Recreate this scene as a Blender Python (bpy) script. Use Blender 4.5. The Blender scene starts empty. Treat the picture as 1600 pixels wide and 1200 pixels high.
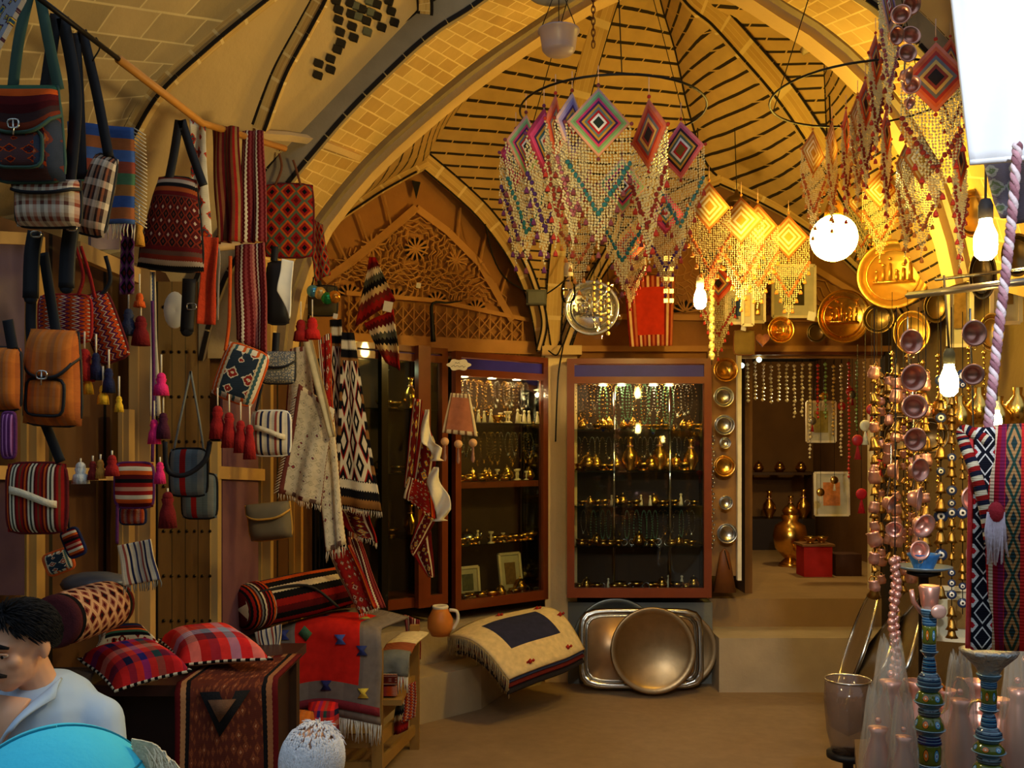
import bpy, math, random
from mathutils import Vector as V, Matrix, Euler
from math import sin, cos, pi, radians as R
random.seed(7)
C = bpy.context.scene.collection
F = 1500.0; HC = 1.8; HY = 700.0
def P(px, py, Y): return V(((px-800)/F*Y, Y, HC+(HY-py)/F*Y))
def lerp(a, b, t): return a+(b-a)*t
def lin(c): return tuple(((x/255)/12.92 if x/255 <= .04045 else ((x/255+.055)/1.055)**2.4) for x in c)+(1,)
# ---------------------------------------------------------------- materials
class NT:
    def __init__(s, name, rough=.85, metal=0, coat=0, spec=.3):
        s.m = bpy.data.materials.new(name); s.m.use_nodes = True
        s.t = s.m.node_tree; s.n = s.t.nodes; s.b = s.n['Principled BSDF']
        s.b.inputs['Roughness'].default_value = rough; s.b.inputs['Metallic'].default_value = metal
        s.b.inputs['Specular IOR Level'].default_value = spec
        if coat: s.b.inputs['Coat Weight'].default_value = coat
    def link(s, a, i):
        if isinstance(a, bpy.types.NodeSocket): s.t.links.new(a, i)
        else: i.default_value = a
    def mth(s, op, a, b=None, c=None):
        n = s.n.new('ShaderNodeMath'); n.operation = op; s.link(a, n.inputs[0])
        if b is not None: s.link(b, n.inputs[1])
        if c is not None: s.link(c, n.inputs[2])
        return n.outputs[0]
    def uv(s):
        if not hasattr(s, '_uv'):
            a = s.n.new('ShaderNodeUVMap'); x = s.n.new('ShaderNodeSeparateXYZ'); s.t.links.new(a.outputs[0], x.inputs[0])
            s._uvv = a.outputs[0]; s._uv = (x.outputs[0], x.outputs[1])
        return s._uv
    def obj(s):
        a = s.n.new('ShaderNodeTexCoord'); x = s.n.new('ShaderNodeSeparateXYZ'); s.t.links.new(a.outputs['Object'], x.inputs[0])
        return a.outputs['Object'], x.outputs
    def geo(s):
        a = s.n.new('ShaderNodeNewGeometry'); x = s.n.new('ShaderNodeSeparateXYZ'); s.t.links.new(a.outputs['Position'], x.inputs[0])
        return a.outputs['Position'], x.outputs
    def ramp(s, f, cols, pos=None, const=True):
        r = s.n.new('ShaderNodeValToRGB'); e = r.color_ramp; e.interpolation = 'CONSTANT' if const else 'LINEAR'
        n = len(cols); pos = pos or [i/n if const else i/max(1, n-1) for i in range(n)]
        while len(e.elements) < n: e.elements.new(.5)
        for i in range(n): e.elements[i].position = pos[i]
        for i in range(n): e.elements[i].color = lin(cols[i])
        s.link(f, r.inputs[0]); return r.outputs[0]
    def mix(s, f, a, b, mode='MIX'):
        n = s.n.new('ShaderNodeMix'); n.data_type = 'RGBA'; n.blend_type = mode
        s.link(f, n.inputs[0]); s.link(a, n.inputs[6]); s.link(b, n.inputs[7]); return n.outputs[2]
    def noise(s, sc, vec=None, det=3, dist=0):
        n = s.n.new('ShaderNodeTexNoise'); n.inputs['Scale'].default_value = sc; n.inputs['Detail'].default_value = det
        n.inputs['Distortion'].default_value = dist
        if vec is not None: s.t.links.new(vec, n.inputs['Vector'])
        return n.outputs[0]
    def vary(s, col, sc=8, lo=.6, hi=1.25, vec=None):
        f = s.noise(sc, vec); f = s.mth('MULTIPLY_ADD', f, hi-lo, lo)
        n = s.n.new('ShaderNodeVectorMath'); n.operation = 'SCALE'; s.link(col, n.inputs[0]) if isinstance(col, bpy.types.NodeSocket) else setattr(n.inputs[0], 'default_value', col[:3])
        s.link(f, n.inputs['Scale']); return n.outputs[0]
    def bump(s, h, st=.3, d=.01):
        b = s.n.new('ShaderNodeBump'); b.inputs['Strength'].default_value = st; b.inputs['Distance'].default_value = d
        s.link(h, b.inputs['Height']); s.t.links.new(b.outputs[0], s.b.inputs['Normal'])
    def out(s, col): s.link(col, s.b.inputs['Base Color']); return s.m
_mc = {}
def plain(c, rough=.8, metal=0, coat=0, var=.25, sc=12, bump=0):
    k = ('p', c, rough, metal, coat, var, sc, bump)
    if k not in _mc:
        n = NT('plain_%02x%02x%02x' % c, rough, metal, coat)
        o, _ = n.obj(); 
        if bump: n.bump(n.noise(sc*3, o, 4), bump)
        _mc[k] = n.out(n.vary(lin(c), sc, 1-var, 1+var, o))
    return _mc[k]
def emit(c, st):
    k = ('e', c, st)
    if k not in _mc:
        m = bpy.data.materials.new('lamp_glow'); m.use_nodes = True; b = m.node_tree.nodes['Principled BSDF']
        b.inputs['Emission Color'].default_value = lin(c); b.inputs['Emission Strength'].default_value = st
        _mc[k] = m
    return _mc[k]
# pattern closures f(n,u,v)->socket
def stripes(cols, n=1, ax=0, zig=0, zn=8, pos=None):
    def f(N, u, v):
        a, b = (u, v) if ax == 0 else (v, u)
        if zig: a = N.mth('ADD', a, N.mth('MULTIPLY', N.mth('PINGPONG', N.mth('MULTIPLY', b, zn), .5), zig))
        return N.ramp(N.mth('FRACT', N.mth('MULTIPLY', a, n)), cols, pos)
    return f
def plaid(c1, c2, n1=2, n2=2):
    a = stripes(c1, n1, 0); b = stripes(c2, n2, 1)
    return lambda N, u, v: N.mix(.5, a(N, u, v), b(N, u, v))
def _tri(N, x, n, off=0): return N.mth('ABSOLUTE', N.mth('SUBTRACT', N.mth('FRACT', N.mth('MULTIPLY_ADD', x, n, off)), .5))
def diam(cols, nu=3, nv=3, q=16):
    def f(N, u, v):
        d = N.mth('ADD', _tri(N, u, nu), _tri(N, v, nv))
        if q: d = N.mth('DIVIDE', N.mth('ROUND', N.mth('MULTIPLY', d, q)), q)
        return N.ramp(d, cols)
    return f
def eye(cols):
    def f(N, u, v):
        d = N.mth('MAXIMUM', N.mth('ABSOLUTE', N.mth('SUBTRACT', u, .5)), N.mth('ABSOLUTE', N.mth('SUBTRACT', v, .5)))
        return N.ramp(N.mth('MULTIPLY', d, 2), cols)
    return f
def frame(inner, border, bu=.15, bv=.1):
    def f(N, u, v):
        a = N.mth('LESS_THAN', N.mth('ABSOLUTE', N.mth('SUBTRACT', u, .5)), .5-bu)
        b = N.mth('LESS_THAN', N.mth('ABSOLUTE', N.mth('SUBTRACT', v, .5)), .5-bv)
        return N.mix(N.mth('MULTIPLY', a, b), border(N, u, v), inner(N, u, v))
    return f
def floral(cols, sx=6, sy=6, pos=None):
    def f(N, u, v):
        c = N.n.new('ShaderNodeCombineXYZ'); N.link(N.mth('MULTIPLY', u, sx), c.inputs[0]); N.link(N.mth('MULTIPLY', v, sy), c.inputs[1])
        w = N.n.new('ShaderNodeTexVoronoi'); w.inputs['Scale'].default_value = 1; w.distance = 'MANHATTAN'; w.inputs['Randomness'].default_value = .5
        N.t.links.new(c.outputs[0], w.inputs['Vector'])
        return N.ramp(N.mth('MULTIPLY_ADD', N.mth('ADD', w.outputs[0], N.mth('MULTIPLY', N.noise(5, c.outputs[0], 1), .35)), 1.5, -.42), cols, pos)
    return f
def solid(c): return lambda N, u, v: lin(c)
def cloth_mat(pat, rough=.95, name='woven_textile', weave=90):
    n = NT(name, rough, spec=.12); u, v = n.uv(); col = pat(n, u, v)
    o, _ = n.obj(); w = n.n.new('ShaderNodeTexWave'); w.inputs['Scale'].default_value = weave; w.bands_direction = 'Z'; n.t.links.new(o, w.inputs[0])
    n.bump(w.outputs[1], .25, .003)
    return n.out(n.vary(col, 25, .65, 1.2, o))
# ---------------------------------------------------------------- mesh builder
class MB:
    def __init__(s): s.v = []; s.f = []; s.u = []
    def grid(s, f, nu, nv, uvs=(0, 0, 1, 1)):
        b = len(s.v)
        for j in range(nv+1):
            for i in range(nu+1): s.v.append(V(f(i/nu, j/nv)))
        for j in range(nv):
            for i in range(nu):
                a = b+j*(nu+1)+i; s.f.append((a, a+1, a+nu+2, a+nu+1))
                for (p, q) in ((i, j), (i+1, j), (i+1, j+1), (i, j+1)): s.u.append((lerp(uvs[0], uvs[2], p/nu), lerp(uvs[1], uvs[3], q/nv)))
        return s
    def poly(s, pts, faces, uv=None):
        b = len(s.v); s.v += [V(p) for p in pts]
        for f in faces:
            s.f.append(tuple(b+i for i in f)); s.u += [(uv[i] if uv else (0, 0)) for i in f]
        return s
    def box(s, c, sz, rot=None, taper=1, bev=0):
        M = (Euler(rot).to_matrix() if rot else Matrix.Identity(3)) if not isinstance(rot, Matrix) else rot
        c = V(c); x, y, z = sz[0]/2, sz[1]/2, sz[2]/2
        pts = [c+M@V((sx*x*(taper if k else 1), sy*y*(taper if k else 1), z if k else -z)) for k in (0, 1) for sx, sy in ((-1, -1), (1, -1), (1, 1), (-1, 1))]
        b = len(s.v); s.v += pts
        for f in ((0, 3, 2, 1), (4, 5, 6, 7), (0, 1, 5, 4), (1, 2, 6, 5), (2, 3, 7, 6), (3, 0, 4, 7)):
            s.f.append(tuple(b+i for i in f)); s.u += [(0, 0), (1, 0), (1, 1), (0, 1)]
        return s
    def tube(s, pts, r, n=6, closed=False, cap=True, flat=1):
        pts = [V(p) for p in pts]; m = len(pts); rr = r if isinstance(r, (list, tuple)) else [r]*m
        b = len(s.v); up = V((0, 0, 1)); prev = None
        for i, p in enumerate(pts):
            t = (pts[(i+1) % m]-pts[i-1]) if closed else (pts[min(i+1, m-1)]-pts[max(i-1, 0)])
            t = t.normalized() if t.length > 1e-9 else V((0, 0, 1))
            if prev is None: a = t.cross(up if abs(t.z) < .95 else V((1, 0, 0))).normalized()
            else: a = (prev-t*prev.dot(t)).normalized()
            prev = a; c = t.cross(a)
            for k in range(n): s.v.append(p+(a*cos(2*pi*k/n)+c*sin(2*pi*k/n)*flat)*rr[i])
        for i in range(m if closed else m-1):
            for k in range(n):
                q = (i+1) % m; s.f.append((b+i*n+k, b+i*n+(k+1) % n, b+q*n+(k+1) % n, b+q*n+k))
                s.u += [(k/n, i/m), ((k+1)/n, i/m), ((k+1)/n, (i+1)/m), (k/n, (i+1)/m)]
        if cap and not closed:
            s.f.append(tuple(b+k for k in reversed(range(n)))); s.u += [(0, 0)]*n
            s.f.append(tuple(b+(m-1)*n+k for k in range(n))); s.u += [(0, 0)]*n
        return s
    def ribbon(s, pts, w, th=.003, side=None):
        pts = [V(p) for p in pts]; m = len(pts); b = len(s.v)
        for i, p in enumerate(pts):
            t = (pts[min(i+1, m-1)]-pts[max(i-1, 0)]).normalized(); sd = V(side) if side else t.cross(V((0, 1, 0))).normalized()
            nn = t.cross(sd).normalized()*th/2; ww = (w[i] if isinstance(w, (list, tuple)) else w)/2
            s.v += [p-sd*ww-nn, p+sd*ww-nn, p+sd*ww+nn, p-sd*ww+nn]
        for i in range(m-1):
            for k in range(4):
                s.f.append((b+i*4+k, b+i*4+(k+1) % 4, b+i*4+4+(k+1) % 4, b+i*4+4+k)); s.u += [(k % 2, i/m), ((k+1) % 2, i/m), ((k+1) % 2, (i+1)/m), (k % 2, (i+1)/m)]
        s.f.append((b+3, b+2, b+1, b)); s.u += [(0, 0)]*4; e = b+4*(m-1); s.f.append((e, e+1, e+2, e+3)); s.u += [(0, 0)]*4
        return s
    def lathe(s, prof, n=20, o=(0, 0, 0), M=None, star=0, sc=(1, 1)):
        b = len(s.v); o = V(o); M = M or Matrix.Identity(3); L = len(prof); zz = [p[1] for p in prof]; z0, z1 = min(zz), max(zz)+1e-9
        for (r, z) in prof:
            for k in range(n):
                q = r*(1+(star if k % 2 else 0)); s.v.append(o+M@V((q*cos(2*pi*k/n)*sc[0], q*sin(2*pi*k/n)*sc[1], z)))
        for i in range(L-1):
            for k in range(n):
                s.f.append((b+i*n+k, b+i*n+(k+1) % n, b+(i+1)*n+(k+1) % n, b+(i+1)*n+k))
                s.u += [(k/n, (prof[i][1]-z0)/(z1-z0)), ((k+1)/n, (prof[i][1]-z0)/(z1-z0)), ((k+1)/n, (prof[i+1][1]-z0)/(z1-z0)), (k/n, (prof[i+1][1]-z0)/(z1-z0))]
        return s
    def ball(s, c, r, n=10, m=6, M=None):
        r = r if isinstance(r, (tuple, list)) else (r, r, r); c = V(c); M = M or Matrix.Identity(3); b = len(s.v)
        for j in range(m+1):
            a = pi*j/m
            for k in range(n): s.v.append(c+M@V((r[0]*sin(a)*cos(2*pi*k/n), r[1]*sin(a)*sin(2*pi*k/n), r[2]*cos(a))))
        for j in range(m):
            for k in range(n):
                s.f.append((b+j*n+k, b+(j+1)*n+k, b+(j+1)*n+(k+1) % n, b+j*n+(k+1) % n)); s.u += [(k/n, j/m), (k/n, (j+1)/m), ((k+1)/n, (j+1)/m), ((k+1)/n, j/m)]
        return s
    def octa(s, c, r):
        c = V(c); b = len(s.v); s.v += [c+V(d)*r for d in ((1, 0, 0), (0, 1, 0), (-1, 0, 0), (0, -1, 0), (0, 0, 1.15), (0, 0, -1.15))]
        for f in ((0, 1, 4), (1, 2, 4), (2, 3, 4), (3, 0, 4), (1, 0, 5), (2, 1, 5), (3, 2, 5), (0, 3, 5)): s.f.append(tuple(b+i for i in f)); s.u += [(0, 0)]*3
        return s
    def prism(s, out, depth, o, ex, ez, ey):   # outline (a,b) in plane ex/ez, extruded along ey
        n = len(out); b = len(s.v); o, ex, ez, ey = V(o), V(ex), V(ez), V(ey)
        for d in (0, depth): s.v += [o+ex*a+ez*c+ey*d for a, c in out]
        s.f.append(tuple(b+i for i in range(n))); s.u += [(0, 0)]*n; s.f.append(tuple(b+n+i for i in reversed(range(n)))); s.u += [(0, 0)]*n
        for i in range(n): s.f.append((b+(i+1) % n, b+i, b+n+i, b+n+(i+1) % n)); s.u += [(0, 0)]*4
        return s
    def build(s, name, mat, parent=None, smooth=True, origin=None, sol=0, weld=False):
        me = bpy.data.meshes.new(name); base = V((0, 0, 0))
        p = parent
        while p is not None: base = base+p.location; p = p.parent
        if parent is None and origin is not None: base = V(origin)
        elif parent is None and s.v:
            mn = V((min(v[k] for v in s.v) for k in range(3))); mx = V((max(v[k] for v in s.v) for k in range(3))); base = V(((mn.x+mx.x)/2, (mn.y+mx.y)/2, mn.z))
        me.from_pydata([tuple(v-base) for v in s.v], [], s.f)
        uv = me.uv_layers.new(name='UVMap'); flat = [x for p in s.u for x in p]
        if len(flat) == 2*len(me.loops): uv.data.foreach_set('uv', flat)
        if smooth: me.polygons.foreach_set('use_smooth', [True]*len(me.polygons))
        me.materials.append(mat); me.update()
        o = bpy.data.objects.new(name, me); C.objects.link(o)
        if parent is None: o.location = base
        else: o.parent = parent
        if sol: m = o.modifiers.new('thickness', 'SOLIDIFY'); m.thickness = sol; m.offset = 0
        if smooth and sol == 0 and False: pass
        return o
def tag(o, label=None, cat=None, group=None, kind=None):
    if label: o['label'] = label
    if cat: o['category'] = cat
    if group: o['group'] = group
    if kind: o['kind'] = kind
    return o
def thing(name, label, cat, loc=(0, 0, 0), group=None):
    o = bpy.data.objects.new(name, None); C.objects.link(o); o.location = V(loc); o.empty_display_size = .05; return tag(o, label, cat, group)
def kids(o): return [c for c in bpy.data.objects if c.parent == o]
_kid = {}
def dup(root, loc, rot=(0, 0, 0), sc=1, label=None, group=None):
    def cp(o, par):
        c = o.copy(); C.objects.link(c); c.parent = par
        if o.name not in _kid: _kid[o.name] = [x.name for x in kids(o)]
        for k in _kid[o.name]: cp(bpy.data.objects[k], c)
        return c
    r = cp(root, None); r.location = V(loc); r.rotation_euler = rot; r.scale = (sc,)*3 if not isinstance(sc, tuple) else sc
    if label: r['label'] = label
    if group: r['group'] = group
    elif 'group' in r.keys() and group is None and label: del r['group']
    return r
class Proto:   # first use moves the prototype itself, later uses copy it
    def __init__(s, root): s.r = root; s.used = False
    def put(s, loc, rot=(0, 0, 0), sc=1, label=None, group=None):
        if not s.used:
            s.used = True; s.first = (V(loc), rot, sc); r = s.r
            # pending: keep prototype untransformed for copies; place copy-first
            s.pending = [(loc, rot, sc, label, group)]; return r
        return dup(s.r, loc, rot, sc, label, group)
    def done(s):
        if s.used:
            loc, rot, sc, label, group = s.pending[0]; s.r.location = V(loc); s.r.rotation_euler = rot; s.r.scale = (sc,)*3 if not isinstance(sc, tuple) else sc
            if label: s.r['label'] = label
            if group: s.r['group'] = group
protos = []
def proto(r): p = Proto(r); protos.append(p); return p
def struct(name, mb, mat, smooth=False, sol=0): return tag(mb.build(name, mat, smooth=smooth, sol=sol), kind='structure')
def crv(pts, n):   # resample polyline with Catmull-Rom
    pts = [V(p) for p in pts]; m = len(pts); o = []
    for i in range(n+1):
        t = i/n*(m-1); k = min(int(t), m-2); t -= k
        p0, p1, p2, p3 = pts[max(k-1, 0)], pts[k], pts[k+1], pts[min(k+2, m-1)]
        o.append(.5*((2*p1)+(p2-p0)*t+(2*p0-5*p1+4*p2-p3)*t*t+(3*p1-p0-3*p2+p3)*t**3))
    return o
def loft(a, b, n=24, m=8, w=1, l=1):
    A, B = crv(a, n), crv(b, n); mb = MB()
    mb.grid(lambda u, v: lerp(A[round(v*n)], B[round(v*n)], u), m, n, (0, 0, w, l)); return mb
def PX(l): return [P(*p) for p in l]
# ================================================================ CAMERA / LIGHT
cam = bpy.data.cameras.new('camera'); co = bpy.data.objects.new('camera', cam); C.objects.link(co)
co.location = (0, 0, HC); co.rotation_euler = (pi/2, 0, 0); cam.sensor_width = 36; cam.lens = 36*F/1600; cam.shift_y = (HY-600)/1600; cam.clip_start = .05
sc = bpy.context.scene; sc.camera = co
sc.view_settings.view_transform = 'Standard'; sc.view_settings.look = 'None'; sc.view_settings.gamma = 1; sc.view_settings.exposure = 0
w = bpy.data.worlds.new('sky'); sc.world = w; w.use_nodes = True
wt = w.node_tree; bg = wt.nodes['Background']; bg.inputs[1].default_value = .8
g_ = wt.nodes.new('ShaderNodeTexCoord'); x_ = wt.nodes.new('ShaderNodeSeparateXYZ'); r_ = wt.nodes.new('ShaderNodeValToRGB'); wt.links.new(g_.outputs['Generated'], x_.inputs[0]); wt.links.new(x_.outputs[2], r_.inputs[0]); wt.links.new(r_.outputs[0], bg.inputs[0])
e_ = r_.color_ramp.elements; e_[0].position = 0; e_[0].color = (.02, .022, .016, 1); e_[1].position = .1; e_[1].color = (.03, .045, .02, 1)   # courtyard ground and trees, then sky
q_ = e_.new(.28); q_.color = (.05, .07, .04, 1); q_ = e_.new(.42); q_.color = (.62, .8, 1, 1)
def lamp(name, loc, e, col, r=.03, typ='POINT', rot=None, **k):
    l = bpy.data.lights.new(name, typ); l.energy = e; l.color = col
    if typ != 'SUN': l.shadow_soft_size = r
    for a, b in k.items(): setattr(l, a, b)
    o = bpy.data.objects.new(name, l); C.objects.link(o); o.location = loc
    if rot: o.rotation_euler = rot
    return o
WARM = (1, .56, .13)
# ================================================================ SHELL
def wallY(px):
    k = (px-800)/F; t = (k*3.2+1.71)/(.64-3*k); return 3.2+3*t
n = NT('floor_stone', .75); o, x = n.geo()
n.bump(n.noise(9, o, 5), .25, .02)
M_floor = n.out(n.vary(n.ramp(n.noise(1.6, o, 5), [(122, 98, 72), (146, 120, 90), (106, 86, 66)], const=False), 14, .8, 1.15, o))
struct('floor', MB().box((.2, 5, -.05), (7.4, 15, .1)), M_floor)
def plaster(c, name='plaster', var=.3, sc=3):
    n = NT(name, .9); o, _ = n.geo(); n.bump(n.noise(30, o, 5), .3, .01)
    return n.out(n.vary(lin(c), sc, 1-var, 1+var, o))
M_dark = plaster((58, 46, 36), 'dark_wall'); M_con = plaster((172, 152, 120), 'concrete', .25, 4); M_pl = plaster((205, 172, 118), 'tan_plaster', .2, 2)
struct('shell_back', MB().box((.4, 12, 2.6), (7, .1, 6)), M_dark)  # outer shell, sides and top: added to block daylight through gaps between patches
struct('shell_right', MB().box((3.75, 7.4, 2.6), (.1, 9.2, 6)), M_dark)
struct('shell_left', MB().box((-3.0, 7.2, 2.6), (.1, 9.6, 6)), M_dark)
struct('shell_top', MB().box((.4, 8.1, 5.7), (7, 8, .1)), M_dark)
# --- materials
def stripe_mat():
    n = NT('banded_brick', .85); o, x = n.geo()
    wz = n.mth('ADD', x[2], n.mth('MULTIPLY', n.noise(3, o, 2), .012))
    line = n.mth('LESS_THAN', n.mth('FRACT', n.mth('DIVIDE', wz, .0655)), .2)
    gap = n.mth('GREATER_THAN', n.mth('FRACT', n.mth('MULTIPLY', n.mth('ADD', x[0], n.mth('MULTIPLY', x[1], .8)), 6.5)), .07)
    br = n.vary(lin((192, 156, 92)), 9, .75, 1.2, o)
    n.bump(n.mth('SUBTRACT', 1, line), .5, .015)
    return n.out(n.mix(n.mth('MULTIPLY', line, gap), br, lin((42, 30, 18))))
M_band = stripe_mat()
def brick_mat(c1, c2, mort, bw=.22, bh=.11, name='brick', rot=0):
    n = NT(name, .9); u, v = n.uv(); b = n.n.new('ShaderNodeTexBrick'); n.t.links.new(n._uvv, b.inputs['Vector'])
    b.inputs['Scale'].default_value = 1; b.inputs['Brick Width'].default_value = bw; b.inputs['Row Height'].default_value = bh
    b.inputs['Mortar Size'].default_value = .007; b.inputs['Mortar Smooth'].default_value = .3; b.inputs['Bias'].default_value = .1
    b.inputs['Color1'].default_value = lin(c1); b.inputs['Color2'].default_value = lin(c2); b.inputs['Mortar'].default_value = lin(mort)
    o, _ = n.geo(); n.bump(n.noise(25, o, 5), .35, .01)
    return n.out(n.vary(b.outputs[0], 5, .75, 1.2, o))
M_brick = brick_mat((214, 180, 112), (186, 148, 84), (226, 200, 140)); M_brickL = brick_mat((196, 168, 118), (160, 138, 98), (212, 190, 140), .34, .17)
M_grey = plaster((140, 124, 98), 'grey_mortar', .3, 8); M_plL = plaster((200, 168, 112), 'vault_plaster', .25, 2.5)
M_tile = plain((26, 18, 12), .9)
def dashes(pts, w, off=V((0, -.012, 0)), step=.11, name='trim', i=[20]):   # dark tile dashes along a curve
    mb = MB(); L = 0; P0 = crv(pts, 120); acc = 0; seg = [P0[0]]
    for a, b in zip(P0, P0[1:]):
        d = (b-a).length; acc += d; seg.append(b)
        if acc > step:
            if len(seg) > 1: mb.ribbon([p+off for p in seg[:]], w, .008)
            acc = 0; seg = [b+(b-a)*.15]
    i[0] += 1; return struct('trim_%d' % i[0], mb, M_tile)
_t = [0]
def rib(pts, w, mat=None, th=.05, off=V((0, -.02, 0)), dash=True, wd=.014):
    _t[0] += 1; A = crv(pts, 30); mb = MB(); mb.ribbon([p+off for p in A], w, th)
    struct('trim_%d' % _t[0], mb, mat or M_brick)
    if dash:
        sd = []
        for i, p in enumerate(A):
            t = (A[min(i+1, 30)]-A[max(i-1, 0)]).normalized(); sd.append(t.cross(V((0, 1, 0))).normalized())
        for s in (-1, 1): dashes([p+sd[i]*s*w*.5 for i, p in enumerate(A)], wd, off+V((0, -.03, 0)))
# --- dome of the niche
C1 = PX([(663, 252, 6.75), (690, 205, 6.6), (747, 138, 6.35), (810, 84, 6.15), (900, 10, 5.9), (990, -110, 5.55)])
RA = PX([(862, 548, 7.4), (866, 470, 7.35), (872, 400, 7.25), (885, 280, 7.0), (905, 160, 6.6), (950, 0, 6.0), (1000, -115, 5.5)])
C2 = PX([(1125, 280, 7.2), (1100, 250, 7.05), (1075, 170, 6.75), (1055, 80, 6.4), (1032, 0, 6.1), (1010, -115, 5.55)])
RB = PX([(1440, 520, 6.6), (1400, 450, 6.5), (1320, 300, 6.3), (1235, 165, 6.1), (1160, 75, 5.95), (1120, 32, 5.85), (1075, -10, 5.7), (1020, -115, 5.5)])
T1r = PX([(850, 548, 7.4), (838, 480, 7.3), (810, 410, 7.15), (765, 345, 7.0), (720, 300, 6.88), (663, 252, 6.75)])
T1l = PX([(470, 520, 6.2), (478, 440, 6.2), (500, 360, 6.3), (570, 305, 6.5), (620, 275, 6.63), (663, 252, 6.75)])
T2l = PX([(880, 548, 7.4), (905, 480, 7.4), (945, 410, 7.35), (1000, 350, 7.3), (1065, 305, 7.22), (1125, 280, 7.2)])
T2r = PX([(1420, 560, 7.3), (1390, 480, 7.3), (1340, 415, 7.28), (1260, 350, 7.25), (1190, 310, 7.22), (1125, 280, 7.2)])
AB = [(440, 560), (452, 470), (475, 400), (500, 345), (560, 270), (615, 215), (690, 150), (760, 95), (840, 40), (890, 8), (960, -30), (1050, -55), (1150, -35), (1215, 5), (1290, 52), (1370, 125), (1430, 210), (1480, 320), (1510, 440)]
AA = [(300, 560), (330, 450), (375, 370), (430, 290), (470, 240), (530, 170), (600, 100), (665, 42), (730, 0), (800, -50), (900, -105), (1050, -150), (1180, -110), (1290, -50), (1390, 15), (1480, 105), (1560, 210), (1620, 340), (1660, 480)]
def vlt(name, a, b, n=30, m=8): return struct(name, loft(a, b, n, m), M_band, smooth=True)
Bl = PX([(x, y, 5.25) for x, y in AB[:11]])
vlt('wall_vault_left', Bl, T1l+C1[1:])
vlt('wall_vault_middle', T1r+C1[1:], RA)
vlt('wall_vault_back', RA, T2l+C2[1:])
vlt('wall_vault_far', T2r+C2[1:], RB)
Br = PX([(x, y, 5.25) for x, y in reversed(AB[11:])])
C3 = PX([(1440, 520, 6.5), (1330, 330, 6.3), (1296, 240, 6.2), (1288, 120, 6.0), (1284, 40, 5.9), (1200, -20, 5.7), (1050, -115, 5.5)])
vlt('wall_vault_right', RB, C3); vlt('wall_vault_front', C3, Br)
rib(RA, .13); rib(RB, .13); rib(T1l, .11, wd=.012); rib(T1r, .11, wd=.012); rib(T2l, .1, wd=.012); rib(T2r, .1, wd=.012)
dashes(C2, .015); dashes(C3, .013)
rib(PX([(882, 548, 7.32), (900, 500, 7.3), (930, 430, 7.2), (960, 370, 7.05), (975, 300, 6.95)]), .05, M_pl)
rib(PX([(842, 548, 7.3), (850, 500, 7.28), (830, 430, 7.15), (805, 380, 7.0)]), .04, M_pl)
# --- great arch
A5 = PX([(x, y, 4.45) for x, y in AA]); B5 = PX([(x, y, 5.2) for x, y in AB])
struct('wall_arch', loft(A5, B5, 60, 6, 1.0, 8.0), M_brick, smooth=True)
A5R = [p for p in crv(A5, 90) if p.x > 1.0]
struct('wall_vault_side', loft(A5R, [V((p.x*1.0+.9, p.y-1.1, p.z+.35)) for p in A5R], 40, 8, 1.4, 5), M_plL, smooth=True)
rib(A5, .12, M_grey, .06, V((0, -.03, 0)), True, .02); rib(B5, .05, M_grey, .06, V((0, -.05, -.0)), False); rib([p+V((0, .1, -.045 if 0 else 0)) for p in B5], .09, M_pl, .14, V((0, .0, 0)), False)
# --- front left vault
def DL(px, py):
    d = (430-px)*.722+(290-py)*.692; return 4.47-.0028*max(0, d)
def vp(name, ca, cb, mat, w=1, l=1, n=24, m=8):
    A = crv([V((x, y, 0)) for x, y in ca], n); B = crv([V((x, y, 0)) for x, y in cb], n); mb = MB()
    def f(u, v):
        q = lerp(A[round(v*n)], B[round(v*n)], u); return P(q.x, q.y, DL(q.x, q.y))
    mb.grid(f, m, n, (0, 0, w, l)); return struct(name, mb, mat, smooth=True)
R1 = [(190, 560), (192, 400), (198, 230), (245, 150), (320, 78), (405, 8), (520, -80)]
R2 = [(380, 560), (390, 400), (408, 205), (440, 120), (480, 45), (508, -10), (545, -110)]
L0 = [(-120, 560), (-120, 400), (-120, 230), (-120, 100), (-80, -80), (60, -130), (200, -200)]
n1 = [(x+30, y+60) for x, y in R1]
def bl(u, v): return None
vp('wall_vault_brick', [(-150, 620), (-150, 300), (-150, 0), (-60, -200)], [(215, 620), (205, 222), (330, 68), (560, -140)], M_brickL, 2.4, 2.6)
vp('wall_vault_plaster', R1, R2, M_plL)
vp('wall_vault_tiled', R2, [(395, 560), (370, 420), (425, 292), (520, 180), (590, 108), (660, 45), (790, -45)], M_plL)
rib([P(x, y, DL(x, y)) for x, y in R1[2:]], .055); rib([P(x, y, DL(x, y)) for x, y in R2[2:]], .06)
struct('trim_90', MB().tube([P(x, y, DL(x, y)-.04) for x, y in ((400, 210), (450, 213), (495, 220))]+[P(560, 245, 5.0)], .022, 4), M_pl)
rib([P(x, y, DL(x, y)) for x, y in ((665, 45), (664, 0), (640, -60))], .06)
mb = MB(); mb2 = MB()
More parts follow.
